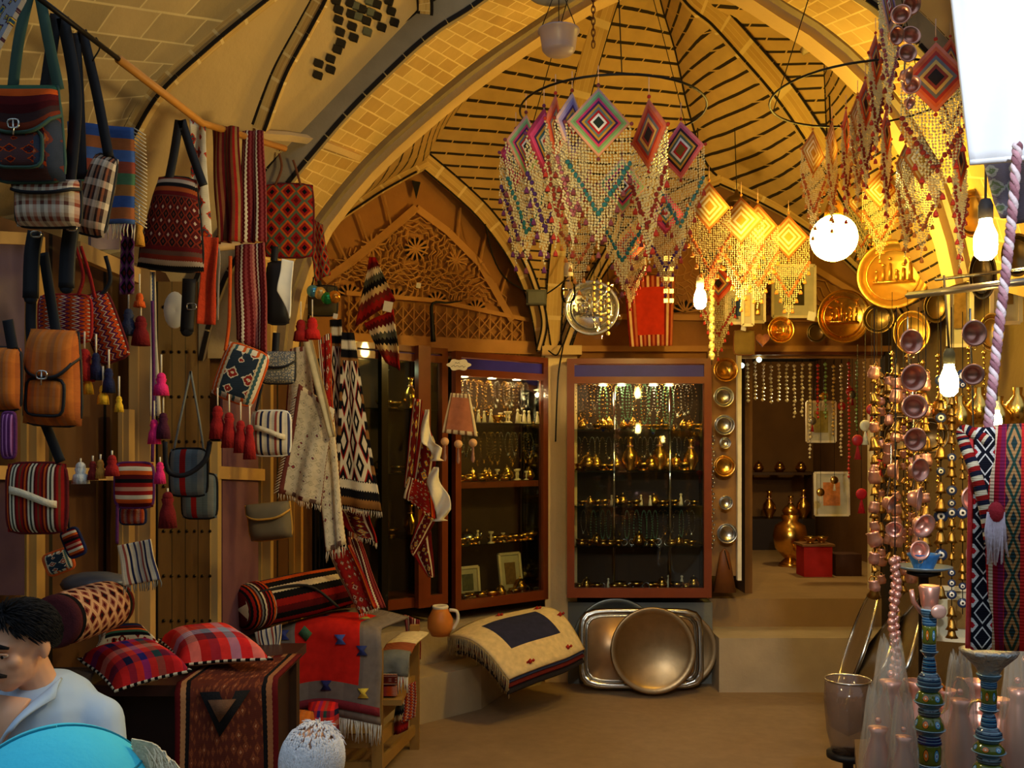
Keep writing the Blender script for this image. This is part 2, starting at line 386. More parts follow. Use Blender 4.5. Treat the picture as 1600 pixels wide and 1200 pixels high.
for i, (cx, cy) in enumerate([(590, 15), (515, 55), (595, 85), (515, 120), (690, 125), (600, 160), (525, 195), (610, 230), (755, 20), (845, 65), (865, 135), (785, 165), (530, 265), (508, 305), (465, 362), (390, 392), (465, 430), (385, 465), (830, 0), (660, 50), (755, 95), (500, 0), (720, 75), (640, 100), (630, 35), (710, 5), (695, 195)]):
    x, y = 400+cx/4, cy/4; q = mb if i < 22 else mb2
    pts = [P(x+a, y+b, DL(x+a, y+b)-.012) for a, b in ((-4.5, -7), (7.5, -3), (4.5, 7), (-7.5, 3))]; bk = [p+V((0, .02, 0)) for p in pts]
    q.poly(pts+bk, [(0, 1, 2, 3), (7, 6, 5, 4), (1, 0, 4, 5), (2, 1, 5, 6), (3, 2, 6, 7), (0, 3, 7, 4)])
struct('trim_91', mb, M_tile); struct('trim_92', mb2, plain((70, 74, 66), .4))
mb = MB(); pts = [P(-60, -60, 2.5), P(50, -60, 2.5), P(38, 0, 2.5), P(-2, 75, 2.5), P(-60, 110, 2.5)]
mb.poly(pts, [(0, 1, 2, 3, 4)], [(0, 0), (1, 0), (1, .5), (.5, 1), (0, 1)])
struct('trim_93', mb, cloth_mat(floral([(30, 60, 110), (40, 90, 100), (190, 160, 60), (60, 30, 60), (150, 150, 160)], 7, 7), .3, 'glazed_tile'), sol=.02)
mb = MB(); mb.ball(P(865, -5, 4.38), (.11, .02, .045), 14, 8); struct('trim_94', mb, M_grey, True)
# --- plane walls of the niche
def facL(px, off=0):   # left diagonal facet
    k = (px-800)/F; A0 = V((.29, 7.5+off, 0)); d = V((-.75, -.6, 0))
    t = (A0.x-k*A0.y)/(.75-.6*k) ; q = A0+d*t; return q.y
def facP(px, py, off=0): return P(px, py, facL(px, off))
NL = V((.625, -.78, 0))
M_lat = plaster((160, 108, 54), 'terracotta_panel', .2, 6); M_latb = plaster((184, 132, 70), 'terracotta_strip', .2, 6); M_hole = plain((22, 16, 12), .9)
def face_patch(pts, f, off, mat, name):
    mb = MB(); q = [f(x, y, off) for x, y in pts]; mb.poly(q, [tuple(range(len(q)))]); return struct(name, mb, mat, sol=.03)
def mkP(Y0): return lambda px, py, off=0: P(px, py, Y0+off)
cenP = mkP(7.42)
face_patch([(440, 560), (478, 440), (500, 362), (570, 308), (663, 255), (720, 303), (765, 348), (810, 412), (838, 480), (856, 560)], facP, .1, M_lat, 'wall_tympanum_left')
face_patch([(876, 560), (905, 480), (945, 410), (1000, 350), (1065, 305), (1125, 282), (1190, 312), (1260, 352), (1340, 417), (1390, 480), (1425, 560)], cenP, .1, M_lat, 'wall_tympanum_middle')
def seg(mb, f, a, b, w, off=0, th=.02):
    mb.ribbon([f(a[0], a[1], off), f(b[0], b[1], off)], w, th)
def lattice(f, cx0, cy0, inside, rosettes, name1, name2, sc=1):
    mb = MB(); hb = MB()
    for (x, y, r, half, dark) in rosettes:
        x *= 1; 
        n = 12
        for k in range(n):
            a = pi*2*k/n+.13
            if half and sin(a) < -.05: continue
            e = (x+cos(a)*r, y-sin(a)*r)
            seg(mb, f, (x, y), e, .011*sc, .03)
            a2 = a+pi/n
            if dark and not (half and (sin(a2) < .05)):
                q = [f(x+cos(a2+d)*rr*r, y-sin(a2+d)*rr*r, .045) for d, rr in ((0, .3), (-.17, .8), (0, 1), (.17, .8))]
                hb.poly(q, [(0, 1, 2, 3)])
            # web around the rosette
            for rr in (1.35, 1.8, 2.3, 2.9):
                a3 = a+2*pi/n; p = (x+cos(a)*r*rr, y-sin(a)*r*rr); q = (x+cos(a3)*r*rr*1.0, y-sin(a3)*r*rr)
                m2 = (x+cos(a2)*r*(rr+.3), y-sin(a2)*r*(rr+.3))
                if inside(*p) and inside(*m2): seg(mb, f, p, m2, .006*sc, .035)
                if inside(*q) and inside(*m2): seg(mb, f, m2, q, .006*sc, .035)
    struct(name1, mb, M_latb); struct(name2, hb, M_hole)
    return mb
def insL(x, y):
    if not (515 < x < 815 and y < 470+(x-660)*.08): return False
    return y > 330+abs(x-650)*(.62 if x < 650 else .8)-6
lattice(facP, 0, 0, insL, [(650, 389, 19, 0, 1), (545, 462, 19, 1, 1), (618, 468, 18, 1, 1), (682, 472, 17, 1, 1), (744, 484, 16, 1, 1), (582, 384, 19, 0, 0), (713, 407, 17, 0, 0)], 'trim_60', 'trim_61')
mb = MB()
for a, b, w in (((505, 440), (545, 412), .05), ((545, 412), (600, 368), .05), ((600, 368), (650, 325), .05), ((650, 325), (700, 362), .05), ((700, 362), (750, 412), .05), ((750, 412), (800, 500), .05), ((540, 458), (680, 470), .03), ((680, 470), (825, 500), .03), ((545, 532), (855, 545), .1)):
    seg(mb, facP, a, b, w, .02, .03)
for x in range(545, 830, 17): seg(mb, facP, (x, 460+(x-540)*.13), (x, 536), .008, .03)
for i, x in enumerate(range(545, 815, 17)):
    for k in range(3):
        y = 468+(x-540)*.13+k*20; seg(mb, facP, (x, y), (x+17, y+20), .006, .035); seg(mb, facP, (x+17, y), (x, y+20), .006, .035)
for x, y in ((520, 360), (560, 335), (600, 305), (720, 325), (760, 365), (795, 420)):  # panels between the frames
    seg(mb, facP, (x, y), (x+(650-x)*.16+6, y+58), .012, .03)
struct('trim_62', mb, M_latb)
mb = MB(); mb.prism([(-.035, 0), (.035, 0), (.0, -.12)], .02, facP(650, 283, .0), (.78, .625, 0), (0, 0, 1), (0, 1, 0)); struct('trim_63', mb, M_hole)
def insC(x, y): return 950 < x < 1380 and 380-(0 if abs(x-1150) > 100 else 20) < y < 545
lattice(cenP, 0, 0, insC, [(1118, 415, 26, 0, 1), (1070, 488, 20, 1, 1), (1160, 488, 20, 1, 1), (1205, 420, 22, 0, 1), (1250, 490, 20, 1, 1), (1000, 470, 20, 1, 1)], 'trim_64', 'trim_65')
mb = MB()
for a, b in (((885, 545), (1425, 545)), ((960, 495), (1400, 500)), ((960, 440), (1125, 330)), ((1125, 330), (1370, 480))): seg(mb, cenP, a, b, .045, .02, .03)
struct('trim_66', mb, M_latb)
# pier between the cabinets
mb = MB(); a, b, c, d = P(856, 0, 7.36), P(898, 0, 7.36), P(898, 0, 7.7), P(856, 0, 7.7)
cx = (a.x+b.x)/2
mb.box((cx, 7.5, 1.27), (b.x-a.x+.04, .25, 2.54)); struct('wall_pier', mb, plaster((236, 206, 150), 'pier_plaster', .12, 3))
mb = MB(); mb.box((cx, 7.42, 2.54), (.3, .35, .07)); struct('trim_67', mb, M_pl)
# steps and plinths
mb = MB(); mb.box((2.5, 7.42, .2), (1.95, .7, .4)); o_ = struct('floor_step_lower', mb, M_con)
mb = MB(); mb.box((2.1, 9.72, .31), (3.4, 4.4, .62)); struct('floor_platform', mb, plaster((150, 118, 76), 'worn_tiles', .25, 4))
mb = MB(); mb.box((.98, 7.47, .31), (1.1, .28, .62)); struct('wall_plinth_middle', mb, plaster((120, 118, 106), 'grey_plinth', .3, 5))
def slab(name, pts, z0, z1, mat):
    mb = MB(); q = [V((x, y, z0)) for x, y in pts]+[V((x, y, z1)) for x, y in pts]; n = len(pts)
    mb.poly(q, [tuple(reversed(range(n))), tuple(range(n, 2*n))]+[(i, (i+1) % n, n+(i+1) % n, n+i) for i in range(n)]); return struct(name, mb, mat)
a = P(630, 0, 6.15); b = P(752, 0, 6.62); c = P(790, 0, 7.0)
slab('floor_plinth_lower', [(-2.9, 5.55), (-1.35, 5.55), (a.x, a.y), (b.x, b.y), (.0, 7.2), (.2, 7.6), (-2.9, 7.6)], 0, .3, M_con)
slab('floor_plinth_upper', [(-2.9, 6.1), (-1.3, 6.05), (-.85, 6.45), (-.5, 6.72), (.22, 7.3), (.3, 7.9), (-2.9, 7.9)], 0, .56, M_con)
# doorway wall pieces
M_wood = plain((96, 46, 20), .45, coat=.3, var=.3, sc=6); M_woodP = plain((190, 152, 92), .6, var=.25, sc=5)
Y0 = 7.42
a = P(1106, 900, Y0); b = P(1156, 545, Y0)
struct('wall_board', MB().box(((a.x+b.x)/2, Y0+.03, (a.z+b.z)/2), (b.x-a.x, .05, b.z-a.z)), plain((150, 106, 54), .6))
struct('trim_68', MB().box(P(1152, 725, 7.36)+V((.012, 0, 0)), (.03, .05, 1.78)), plain((226, 214, 186), .5))
struct('trim_69', MB().box(P(1361, 780, 7.2), (.035, .05, 1.35)), plain((220, 200, 160), .4))
struct('trim_70', MB().box(P(1258, 550, 7.46), (1.2, .06, .05)), M_wood)
struct('wall_shop_right', MB().box((3.12, 7.5, 1.6), (.45, .1, 3.2)), M_dark)
# right display wall, running towards the camera
def wallR(px):
    k = (px-800)/F; return (2.95-.0897*7.4)/(k-.0897)
def RP(px, py, off=0): y = wallR(px)-off; return P(px, py, y)
mb = MB(); mb.grid(lambda u, v: V((lerp(2.95, 2.55, u), lerp(7.4, 2.94, u), 4.2*v)), 6, 6, (0, 0, 4.4, 4.2))
struct('wall_display', mb, plaster((112, 90, 56), 'ochre_wall', .3, 3), sol=.05)
# left shop front : wood panelling
M_plank = NT('dark_plank_door', .6)
def planks(c, name, k=9):
    n = NT(name, .6); u, v = n.uv(); o, _ = n.geo(); l = n.mth('LESS_THAN', n.mth('FRACT', n.mth('MULTIPLY', u, k)), .06)
    g = n.noise(4, n.obj()[0], 6, 2); n.bump(n.mth('SUBTRACT', 1, l), .5, .01)
    return n.out(n.mix(l, n.vary(n.vary(lin(c), 3, .7, 1.2), 30, .8, 1.2), lin((16, 10, 6))))
mb = MB(); mb.grid(lambda u, v: V((lerp(-1.86, -1.30, u), lerp(2.9, 6.15, u), 2.6*v)), 8, 6, (0, 0, 3.2, 2.6))
struct('wall_shopfront', mb, planks((92, 58, 30), 'shopfront_wood', 3), sol=.04)
def WP(px, py, off=0): return P(px, py, wallY(px)-off)
_post = [(52, 368, 1010, 24, (186, 142, 74)), (222, 415, 1010, 34, (188, 150, 92)), (198, 640, 1000, 16, (176, 140, 84)), (333, 690, 1030, 20, (192, 160, 100)), (412, 480, 960, 26, (176, 140, 78)), (462, 640, 960, 20, (170, 122, 52))]
_pl = ['pale wooden shopfront post at the left edge behind the striped bag', 'pale wooden shopfront post behind the pink tassels', 'narrow wooden post just left of the pink tassels', 'pale wooden shopfront post beside the grey totes', 'wooden shopfront post behind the taupe bag', 'ochre wooden post behind the cream patterned rug']
for i, (x, y0, y1, wd, c) in enumerate(_post):
    Y = wallY(x)-.02; s = Y/F; a = P(x, y0, Y); b = P(x, y1, Y); mb = MB(); mb.box((a.x, Y, (a.z+0)/2), (wd*s, .06, a.z)); mb.box((a.x-wd*s*.2, Y-.035, (a.z)/2), (wd*s*.4, .02, a.z))
    tag(mb.build('wooden_post', plain(c, .6, var=.3, sc=4), smooth=False), _pl[i], 'post')
for i, (x0, y0, x1, y1, t, lb) in enumerate([(-30, 370, 52, 374, 20, 'pale wooden rail above the left window pane'), (120, 390, 215, 432, 26, 'sloping pale wooden rail under the plaid satchel'), (-20, 738, 200, 742, 22, 'wooden rail behind the cream tassels at waist height'), (335, 738, 410, 742, 20, 'wooden rail below the red tassels')]):
    a, b = WP(x0, y0, .05), WP(x1, y1, .05); mb = MB(); mb.ribbon([a, b], t*a.y/F, .03, side=(0, 0, 1))
    tag(mb.build('wooden_rail', plain((186, 146, 84), .6), smooth=False), lb, 'rail')
# mauve panels / panes in the shopfront
def pane(name, x0, y0, x1, y1, mat, off, f=WP):
    mb = MB(); mb.poly([f(x0, y0, off), f(x1, y0, off), f(x1, y1, off), f(x0, y1, off)], [(0, 1, 2, 3)], [(0, 0), (1, 0), (1, 1), (0, 1)]); return struct(name, mb, mat, sol=.012)
M_mauve = plain((112, 74, 84), .5); pane('window_1', -40, 380, 36, 620, plain((100, 84, 100), .15, var=.2), .03); pane('window_2', 140, 335, 185, 390, plain((128, 112, 120), .3), .03)
pane('window_3', 346, 600, 402, 1000, M_mauve, .03); pane('window_4', -40, 750, 36, 930, plain((70, 52, 66), .2), .03)
pane('door_1', 244, 440, 326, 1000, planks((84, 58, 28), 'studded_door', 4), .03)
mb = MB()
for x in range(252, 325, 12):
    for y in range(480, 1000, 70): mb.ball(WP(x+4, y, .05), .008, 6, 4)
struct('trim_71', mb, plain((50, 42, 34), .5, 1))
# ================================================================ TEXTILES / BAGS
RED=(150,26,22); MAR=(92,18,20); ORG=(206,84,24); CRM=(222,204,170); NAV=(30,34,66); BLK=(20,18,20); GRN=(52,92,70); TEA=(40,130,140); PNK=(226,40,110); YEL=(226,176,40); BRN=(110,62,34); TAU=(140,116,88); BLU=(66,96,160); PUR=(96,40,90); GRY=(120,120,112); ROSE=(176,70,70)
K = {}
K['patch'] = cloth_mat(frame(floral([(70,24,30), (80,20,24), (56,50,60), MAR, (196,74,24), (90,60,60)], 3, 4), floral([(170,140,120), (190,90,40), (120,60,50), (60,66,80)], 4, 4), .16, .02))
K['plaid'] = cloth_mat(plaid([(220,196,170), (200,110,80), (226,206,180), (90,50,40), (226,206,180), (176,80,50)], [(226,206,180), (200,170,140), (110,70,60), (230,214,190)], 3, 3))
K['plaidb'] = cloth_mat(plaid([(200,170,140), BLK, (190,110,70), (60,40,40), (226,206,180)], [(60,50,50), (226,206,180), (90,60,50)], 3, 4))
K['bluestripe'] = cloth_mat(stripes([BLU, (190,110,60), (90,120,180), (176,84,60), (90,130,90), (180,120,60)], 1.4, 1))
K['orgstripe'] = cloth_mat(plaid([(200,110,40), (214,124,50), (170,96,50), (130,90,60), (206,112,40), (190,120,70)], [(206,110,40), (190,96,36)], 2.5, 2))
K['kilim'] = cloth_mat(frame(diam([(180,150,130), (80,20,20), (70,20,20), (120,40,24), BLK, (100,40,30)], 7, 7), stripes([(120,40,24), (170,150,130), BLK, (150,70,30), MAR, (90,60,50)], 3.5, 1, .02, 30), .02, .24))
K['zig'] = cloth_mat(stripes([ORG, MAR, CRM, RED, PUR, BLK, ORG, RED], 4, 0, .25, 12))
K['redstripe'] = cloth_mat(stripes([RED, MAR, ORG, MAR, CRM, (60,60,50), CRM, MAR, RED, BRN], 3.2, 0, .008, 40))
K['redh'] = cloth_mat(stripes([RED, CRM, ORG, MAR, BLK, RED, (200,140,110)], 1.6, 1))
K['grered'] = cloth_mat(stripes([GRY, (96,108,112), RED, (100,112,116), (90,100,104)], 1.3, 0))
K['lightstripe'] = cloth_mat(stripes([CRM, (190,180,160), (150,70,60), CRM, NAV, CRM, (200,190,170), (60,60,90)], 2, 0, .01, 30))
K['carpet'] = cloth_mat(frame(floral([MAR, RED, CRM, NAV, ORG, MAR, RED], 6, 10), stripes([CRM, MAR, CRM, BLK, ORG, RED], 3, 0), .14, .06))
K['carpetm'] = cloth_mat(stripes([MAR, (150,70,64), (190,120,100), MAR, CRM, MAR, (130,50,50)], 2.2, 0, .05, 26))
K['flor'] = cloth_mat(frame(floral([YEL, CRM, (150,40,30), (150,40,30), CRM, (40,50,60)], 3, 4), stripes([CRM, ORG, (200,180,140), (60,90,90), CRM], 3, 0, .04, 12), .18, .12))
K['orflor'] = cloth_mat(floral([ORG, RED, (60,80,80), (200,60,30), CRM], 2, 9))
K['brstripe'] = cloth_mat(stripes([(120,70,40), MAR, BRN, RED, (150,110,60), MAR], 3, 0))
K['reddiam'] = cloth_mat(diam([BLK, RED, ORG, (90,100,70), RED, MAR], 3, 4))
K['cream'] = cloth_mat(frame(floral([(150,60,50), (70,70,84), CRM, (200,186,150), CRM, (176,160,130), CRM], 6, 15), stripes([(120,60,50), CRM, (120,90,80), CRM], 2, 0, .03, 30), .08, .04))
K['blkcream'] = cloth_mat(frame(diam([CRM, BLK, RED, CRM, BLK, CRM], 3, 4, 12), stripes([BLK, CRM, BLK, (150,100,50)], 5, 1, .02, 20), .1, .16))
K['fold'] = cloth_mat(frame(floral([GRY, RED, YEL, (110,120,110), MAR], 4, 8), stripes([RED, CRM, MAR], 2, 0), .24, .03))
K['pennant'] = cloth_mat(stripes([RED, MAR, CRM, (80,80,70), BLK, (200,170,120), (110,40,30)], 1.2, 1, .12, 8))
K['bolster'] = cloth_mat(frame(diam([BLK, MAR, (196,150,110), (210,160,120), (150,90,70), MAR], 9, 8, 0), stripes([MAR, BLK, CRM, MAR], 5, 0), .09, .0))
K['tartan'] = cloth_mat(plaid([RED, (220,40,40), NAV, (230,60,40), (60,50,140), (226,50,40), GRN], [(226,40,36), NAV, (230,60,50), (240,140,120), RED, (40,40,110)], 1.4, 1.3))
K['tartan2'] = cloth_mat(plaid([(230,40,40), (240,150,130), RED, (60,40,60), (236,60,50), (150,160,180)], [(230,40,36), (120,40,50), (150,170,200), (236,80,60), (230,40,36)], 1.4, 1.2))
K['dkstripe'] = cloth_mat(frame(stripes([NAV, BLK, GRN, ORG, BLK, MAR, NAV], 1.6, 1), floral([CRM, BLK, RED, CRM], 8, 8), .12, .1))
K['saddle'] = cloth_mat(frame(stripes([MAR, BLK, RED, BLK, ORG, MAR, GRY, BLK, CRM], 1.6, 1, .02, 30), diam([CRM, BLK, CRM, MAR], 3, 5), .12, .02))
K['brnrug'] = cloth_mat(frame(floral([(180,120,80), (110,50,30), (124,62,36), (130,66,38), (110,54,30), (90,40,28)], 20, 24), stripes([MAR, (170,120,80), BLK, (150,96,60), MAR], 4, 0, .01, 60), .14, .03))
K['redkilim'] = cloth_mat(frame(frame(solid((210,36,28)), solid((210,36,28)), 0, 0), stripes([(118,106,100), (128,116,108)], 3, 0), .2, .2))
K['whiterug'] = cloth_mat(frame(solid((50,52,84)), solid((232,208,160)), .23, .26))
K['beigepink'] = cloth_mat(solid((210,150,110)))
def FM(c): return cloth_mat(solid(c), name='wool_fringe')
_fm = {}
def wool(c):
    if c not in _fm: _fm[c] = plain(c, .95, var=.3, sc=60, bump=.3)
    return _fm[c]
M_brass = plain((214, 160, 70), .25, 1, var=.25, sc=20); M_copper = plain((222, 158, 136), .33, .75, var=.2, sc=14); M_steel = plain((190, 186, 176), .25, 1, var=.15)
M_iron = plain((30, 26, 24), .5, .6); M_leather = plain((24, 22, 26), .6); M_green = plain((58, 84, 72), .8); M_white = plain((228, 220, 204), .7)
def quadP(q, Y): Y = Y if isinstance(Y, (list, tuple)) else [Y]*4; return [P(x, y, d) for (x, y), d in zip(q, Y)]
def fringe(pts, L, mb, n=None, r=.0022, jit=.25):
    for p in pts:
        l = L*random.uniform(1-jit, 1+jit*.4); d = V((random.uniform(-.12, .12), random.uniform(-.1, .02), -1))*l
        mb.tube([p, p+d*.5+V((random.uniform(-.004, .004), 0, 0)), p+d], [r, r*1.1, r*.6], 4)
def cloth(name, label, cat, q, Y, mat, amp=.015, nf=3, fr=0, frc=CRM, group=None, parent=None, sag=0, nu=18, nv=20, th=.008, top=False, ph=None, uvr=(0, 0, 1, 1), side=0):
    A, B, D, E = quadP(q, Y); ph = random.uniform(0, 6) if ph is None else ph
    def f(u, v):
        p = lerp(lerp(A, B, u), lerp(E, D, u), v)
        w = amp*sin(nf*2*pi*u+ph+v*.8)*(.35+.65*v)+.3*amp*sin(7*v+ph+3*u)
        return p+V((.3*w, -abs(amp)*.5+w, 0))+V((0, 0, -sag*sin(pi*u)*(1-v*.3)))
    root = parent or thing(name, label, cat, lerp(A, B, .5), group)
    mb = MB(); mb.grid(f, nu, nv, uvr); mb.build('woven_panel' if parent is None else name, mat, root, sol=th)
    if fr:
        m = MB(); n = max(6, int((D-E).length/.009)); fringe([f(i/n, 1) for i in range(n+1)], fr, m)
        if side:
            n = max(6, int((D-B).length/.012))
            for i in range(n): p = f(1 if side > 0 else 0, i/n); m.tube([p, p+V((side*fr*.8, -.004, -fr*.5))], .002, 4)
        tag(m.build('fringe', wool(frc), root), kind=None)
    return root
def outline(w, h, n=40, e=4, tilt=0):
    o = []
    for i in range(n):
        a = 2*pi*i/n; c, s = cos(a), sin(a); r = (abs(c)**e+abs(s)**e)**(-1/e); x, z = c*r*w/2, s*r*h/2
        o.append((x*cos(tilt)-z*sin(tilt), x*sin(tilt)+z*cos(tilt)))
    return o
def pillow(mb, c, w, h, d, ex=V((1, 0, 0)), ez=V((0, 0, 1)), n=14, pin=.08, noise=.0, ey=V((0, 1, 0))):
    for s in (-1, 1):
        def f(u, v):
            a, b = 2*u-1, 2*v-1; x = a*(1-pin*b*b*(1 if pin > 0 else -1)) if pin < 0 else a*(1-pin*b*b); z = b*(1-pin*a*a)
            t = max(0, (1-a**4)*(1-b**4))**.6*d/2*(1+noise*sin(5*u+3*v)); return c+ex*(x*w/2)+ez*(-z*h/2)+ey*(s*t)
        mb.grid((lambda u, v: f(u, v)) if s < 0 else (lambda u, v: f(1-u, v)), n, n)
def bag(label, x, y, w, h, Y, mat, pipe=M_leather, strap=None, smat=M_leather, tilt=0, flap=None, cat='bag', d=.09, pocket=False, buckle=False, name='shoulder_bag', group=None, sw=.03, band=None, topw=1, fmat=None):
    s = Y/F; c = P(x, y, Y); W, H = w*s, h*s; ca, sa = cos(tilt), sin(tilt); ex = V((ca, 0, sa)); ez = V((-sa, 0, ca))
    root = thing(name, label, cat, c+ez*H/2, group); 
    def tp(q):
        if topw != 1: q.v = [v+ex*((v-c).dot(ex)*(-(1-topw)*max(0, min(1, (v-c).dot(ez)/H+.5)))) for v in q.v]
        return q
    mb = MB(); pillow(mb, c, W, H, d, ex, ez, pin=.05); tp(mb).build('body', mat, root)
    rim = [c+ex*a+ez*b+V((0, 0, 0)) for a, b in outline(W*.97, H*.97, 36, 6)]; m = MB(); m.tube(rim, .006, 6, closed=True); tp(m).build('piping', pipe, root)
    if flap:
        m = MB(); fh = H*flap
        def f(u, v):
            a = 2*u-1; zz = v*fh*(1-.45*abs(a)**3); t = max(0, (1-a**4))**.5*(1-(1-2*zz/H*.9)**6)*d/2 if zz < H/2 else max(0, (1-a**4))**.5*d/2*(1-(2*zz/H*.9-1)**4)
            return c+ex*(a*W*.5)+ez*(H/2-zz)+V((0, -t-.012, 0))
        m.grid(f, 16, 10, (0, 0, 1, 1 if fmat else flap)); fo = tp(m).build('flap', fmat or mat, root, sol=.006); m = MB(); m.tube([f(0, i/6) for i in range(6)]+[f(i/16, 1) for i in range(17)]+[f(1, 1-i/6) for i in range(1, 7)], .006, 5); tp(m).build('flap_piping', pipe, fo)
    if pocket:
        m = MB(); pc = c-ez*H*.2+V((0, -d*.42, 0)); pillow(m, pc, W*.62, H*.4, .04, ex, ez, 10, .04); po = m.build('pocket', mat, root)
        m = MB(); m.tube([pc+ex*a+ez*b+V((0, -.008, 0)) for a, b in outline(W*.6, H*.38, 30, 5)], .005, 5, closed=True); m.build('pocket_piping', pipe, po)
    if buckle:
        m = MB(); bc = c+ez*H*.02+V((0, -d/2-.025, 0)); m.tube([bc+ex*a+ez*b for a, b in outline(.03, .024, 16, 4)], .003, 5, closed=True); m.tube([bc+ez*.012, bc-ez*.03], .003, 5); m.build('buckle', M_steel, root)
    if band:
        m = MB(); m.ribbon([c+ex*(-W*.42+W*.84*i/8)+ez*(H*.12*cos(i/8*2.5))+V((0, -d/2*max(0, 1-(i/4-1)**4)**.5-.012, 0)) for i in range(9)], .022, .006, side=(0, 0, 1)); m.build('trim_band', wool(band), root)
    if strap:
        for st in strap:
            pts = [P(a, b, Y-.01) for a, b in st]; m = MB(); m.ribbon(crv(pts, 14), sw, .005); m.build('strap', smat, root)
    return root
def tassel_mb(L, r, n=12):
    sk = MB(); sk.lathe([(r*.25, 0), (r*.7, -r*.35), (r*.55, -r*.9), (r*.85, -L*.5), (r*1.05, -L), (r*.3, -L*.97)], n*2, star=-.14); return sk
def tassel(label, x, y, L, Y, col, cord=40, group='wool tassels hanging among the bags', r=None, cc=CRM, tag_only=False):
    s = Y/F; p = P(x, y, Y); L *= s; r = r*s if r else L*.3; root = thing('wool_tassel', label, 'tassel', p+V((0, 0, cord*s)), group)
    m = tassel_mb(L, r); m.v = [v+p for v in m.v]; m.build('tassel_skirt', wool(col), root)
    m = MB(); m.ball(p+V((0, 0, -r*.1)), r*.6, 10, 6); m.build('tassel_head', wool(col), root)
    m = MB(); m.tube([p, p+V((0, 0, cord*s))], .003, 5); m.build('cord', wool(cc), root); return root
# poles carrying the textiles
a, b = P(45, -15, 2.55), P(185, 92, 3.0); c = P(315, 192, 3.6); d = P(445, 232, 4.1)
t = thing('hanging_rail', 'long metal and wood rail carrying the bags at upper left', 'rail', b); MB().tube([a, b], .008, 6).build('metal_rod', M_iron, t); MB().tube([b, c, d], .014, 8).build('wooden_pole', plain((196, 130, 50), .5), t)
mb = MB(); p = P(152, 64, 2.92); mb.tube([p+V((-.004+.012*sin(i*.7), 0, .01-i*.012)) for i in range(7)], .0025, 5); tag(mb.build('metal_hook', M_iron), 'small S shaped iron hook on the upper left rail', 'hook')
t = thing('hanging_rail', 'pale round pole with a white cord wound on its end', 'rail', WP(330, 388, .55)); a, b = WP(318, 388, .55), WP(430, 378, .5); MB().tube([a, b], .018, 8).build('wooden_pole', plain((196, 160, 110), .6), t)
MB().tube(crv([P(215, 413, a.y), P(260, 412, a.y), P(300, 395, a.y), P(325, 382, a.y), P(342, 390, a.y-.02), P(341, 450, a.y-.02), P(340, 500, a.y)], 24), .0045, 6).build('white_cord', M_white, t)
# --- bags, front to back
bag('green trimmed patchwork rucksack hanging at the upper left corner', 45, 212, 122, 150, 2.72, K['patch'], M_green, [[(20, 138), (30, 60), (48, -20)], [(92, 140), (75, 60), (60, -20)]], M_green, flap=.55, pocket=True, buckle=True, d=.12, sw=.03, topw=.8, fmat=cloth_mat(stripes([GRN, ORG, (90, 22, 24), (70, 16, 20), (60, 40, 40), (120, 50, 30)], 1, 1)))
bag('white and rust plaid shoulder bag with black edge and green tabs', 76, 320, 104, 72, 2.78, K['plaid'], M_leather, [[(48, 290), (70, 150), (88, 22)], [(108, 290), (118, 150), (98, 28)]], flap=.35, d=.1, sw=.035)
bag('brown and cream plaid satchel on a long black strap', 152, 305, 56, 130, 2.95, K['plaidb'], M_leather, [[(170, 245), (150, 140), (128, 48)], [(128, 280), (124, 160), (118, 52)]], tilt=-.25, d=.08, topw=.7)
cloth('striped_runner', 'blue orange and green cross striped kilim runner behind the plaid bags', 'textile', [(105, 190), (212, 202), (214, 352), (112, 346)], 3.1, K['bluestripe'], .01, 1.5, .05, side=1)
for lb, pts in (('black padded strap loop with rounded end hanging left of the maroon kilim bag', [(56, 362), (50, 400), (48, 466)]), ('black padded strap loop hanging below the plaid bag', [(112, 352), (106, 400), (104, 450)])):
    t = thing('bag_strap', lb, 'strap', P(pts[0][0], pts[0][1], 2.85)); m = MB(); m.ribbon(crv([P(a, b, 2.85) for a, b in pts], 8), .043, .012); m.ball(P(pts[-1][0], pts[-1][1], 2.85), (.0215, .006, .018), 10, 6); m.build('padding', M_leather, t); m = MB(); m.tube([P(pts[0][0]+a*300, pts[0][1]+4+b*300, 2.83) for a, b in outline(.05, .03, 12, 5)], .003, 5, closed=True); m.build('buckle', M_steel, t)
bag('orange striped satchel with rounded flap and black piping', 85, 592, 98, 150, 2.9, K['orgstripe'], M_leather, [[(50, 540), (48, 500), (50, 440)], [(88, 520), (78, 460), (68, 395)]], flap=.5, topw=.75, pocket=True, buckle=True, d=.11, tilt=-.05)
MB()
bag('narrow brown striped satchel cut by the left picture edge', 8, 592, 52, 100, 2.8, K['orgstripe'], M_leather, [[(20, 545), (12, 500)]], d=.09)
bag('maroon kilim bag with a red handle above the orange satchel', 102, 498, 84, 76, 3.05, K['zig'] , wool(RED), [[(122, 462), (130, 430), (118, 385)], [(148, 465), (140, 430), (126, 385)]], wool(RED), d=.06, sw=.01)
bag('red and orange zigzag woven bag hanging at a slant', 162, 512, 52, 112, 3.15, K['zig'], wool(MAR), [[(150, 470), (172, 440), (165, 400)]], d=.06, tilt=.35, sw=.012)
bag('large dark red kilim saddle bag with diamond field and black straps', 272, 350, 112, 150, 3.45, K['kilim'], wool(BLK), [[(262, 290), (272, 240), (280, 188)], [(318, 290), (300, 240), (284, 188)]], d=.1, tilt=-.08, name='saddle_bag', topw=.55)
cloth('braided_band', 'long dark braided band ending in tassels below the striped runner', 'textile', [(190, 350), (212, 350), (210, 460), (188, 460)], 3.2, cloth_mat(diam([MAR, BLK, PUR, (120, 90, 100)], 2, 5)), .006, 1)
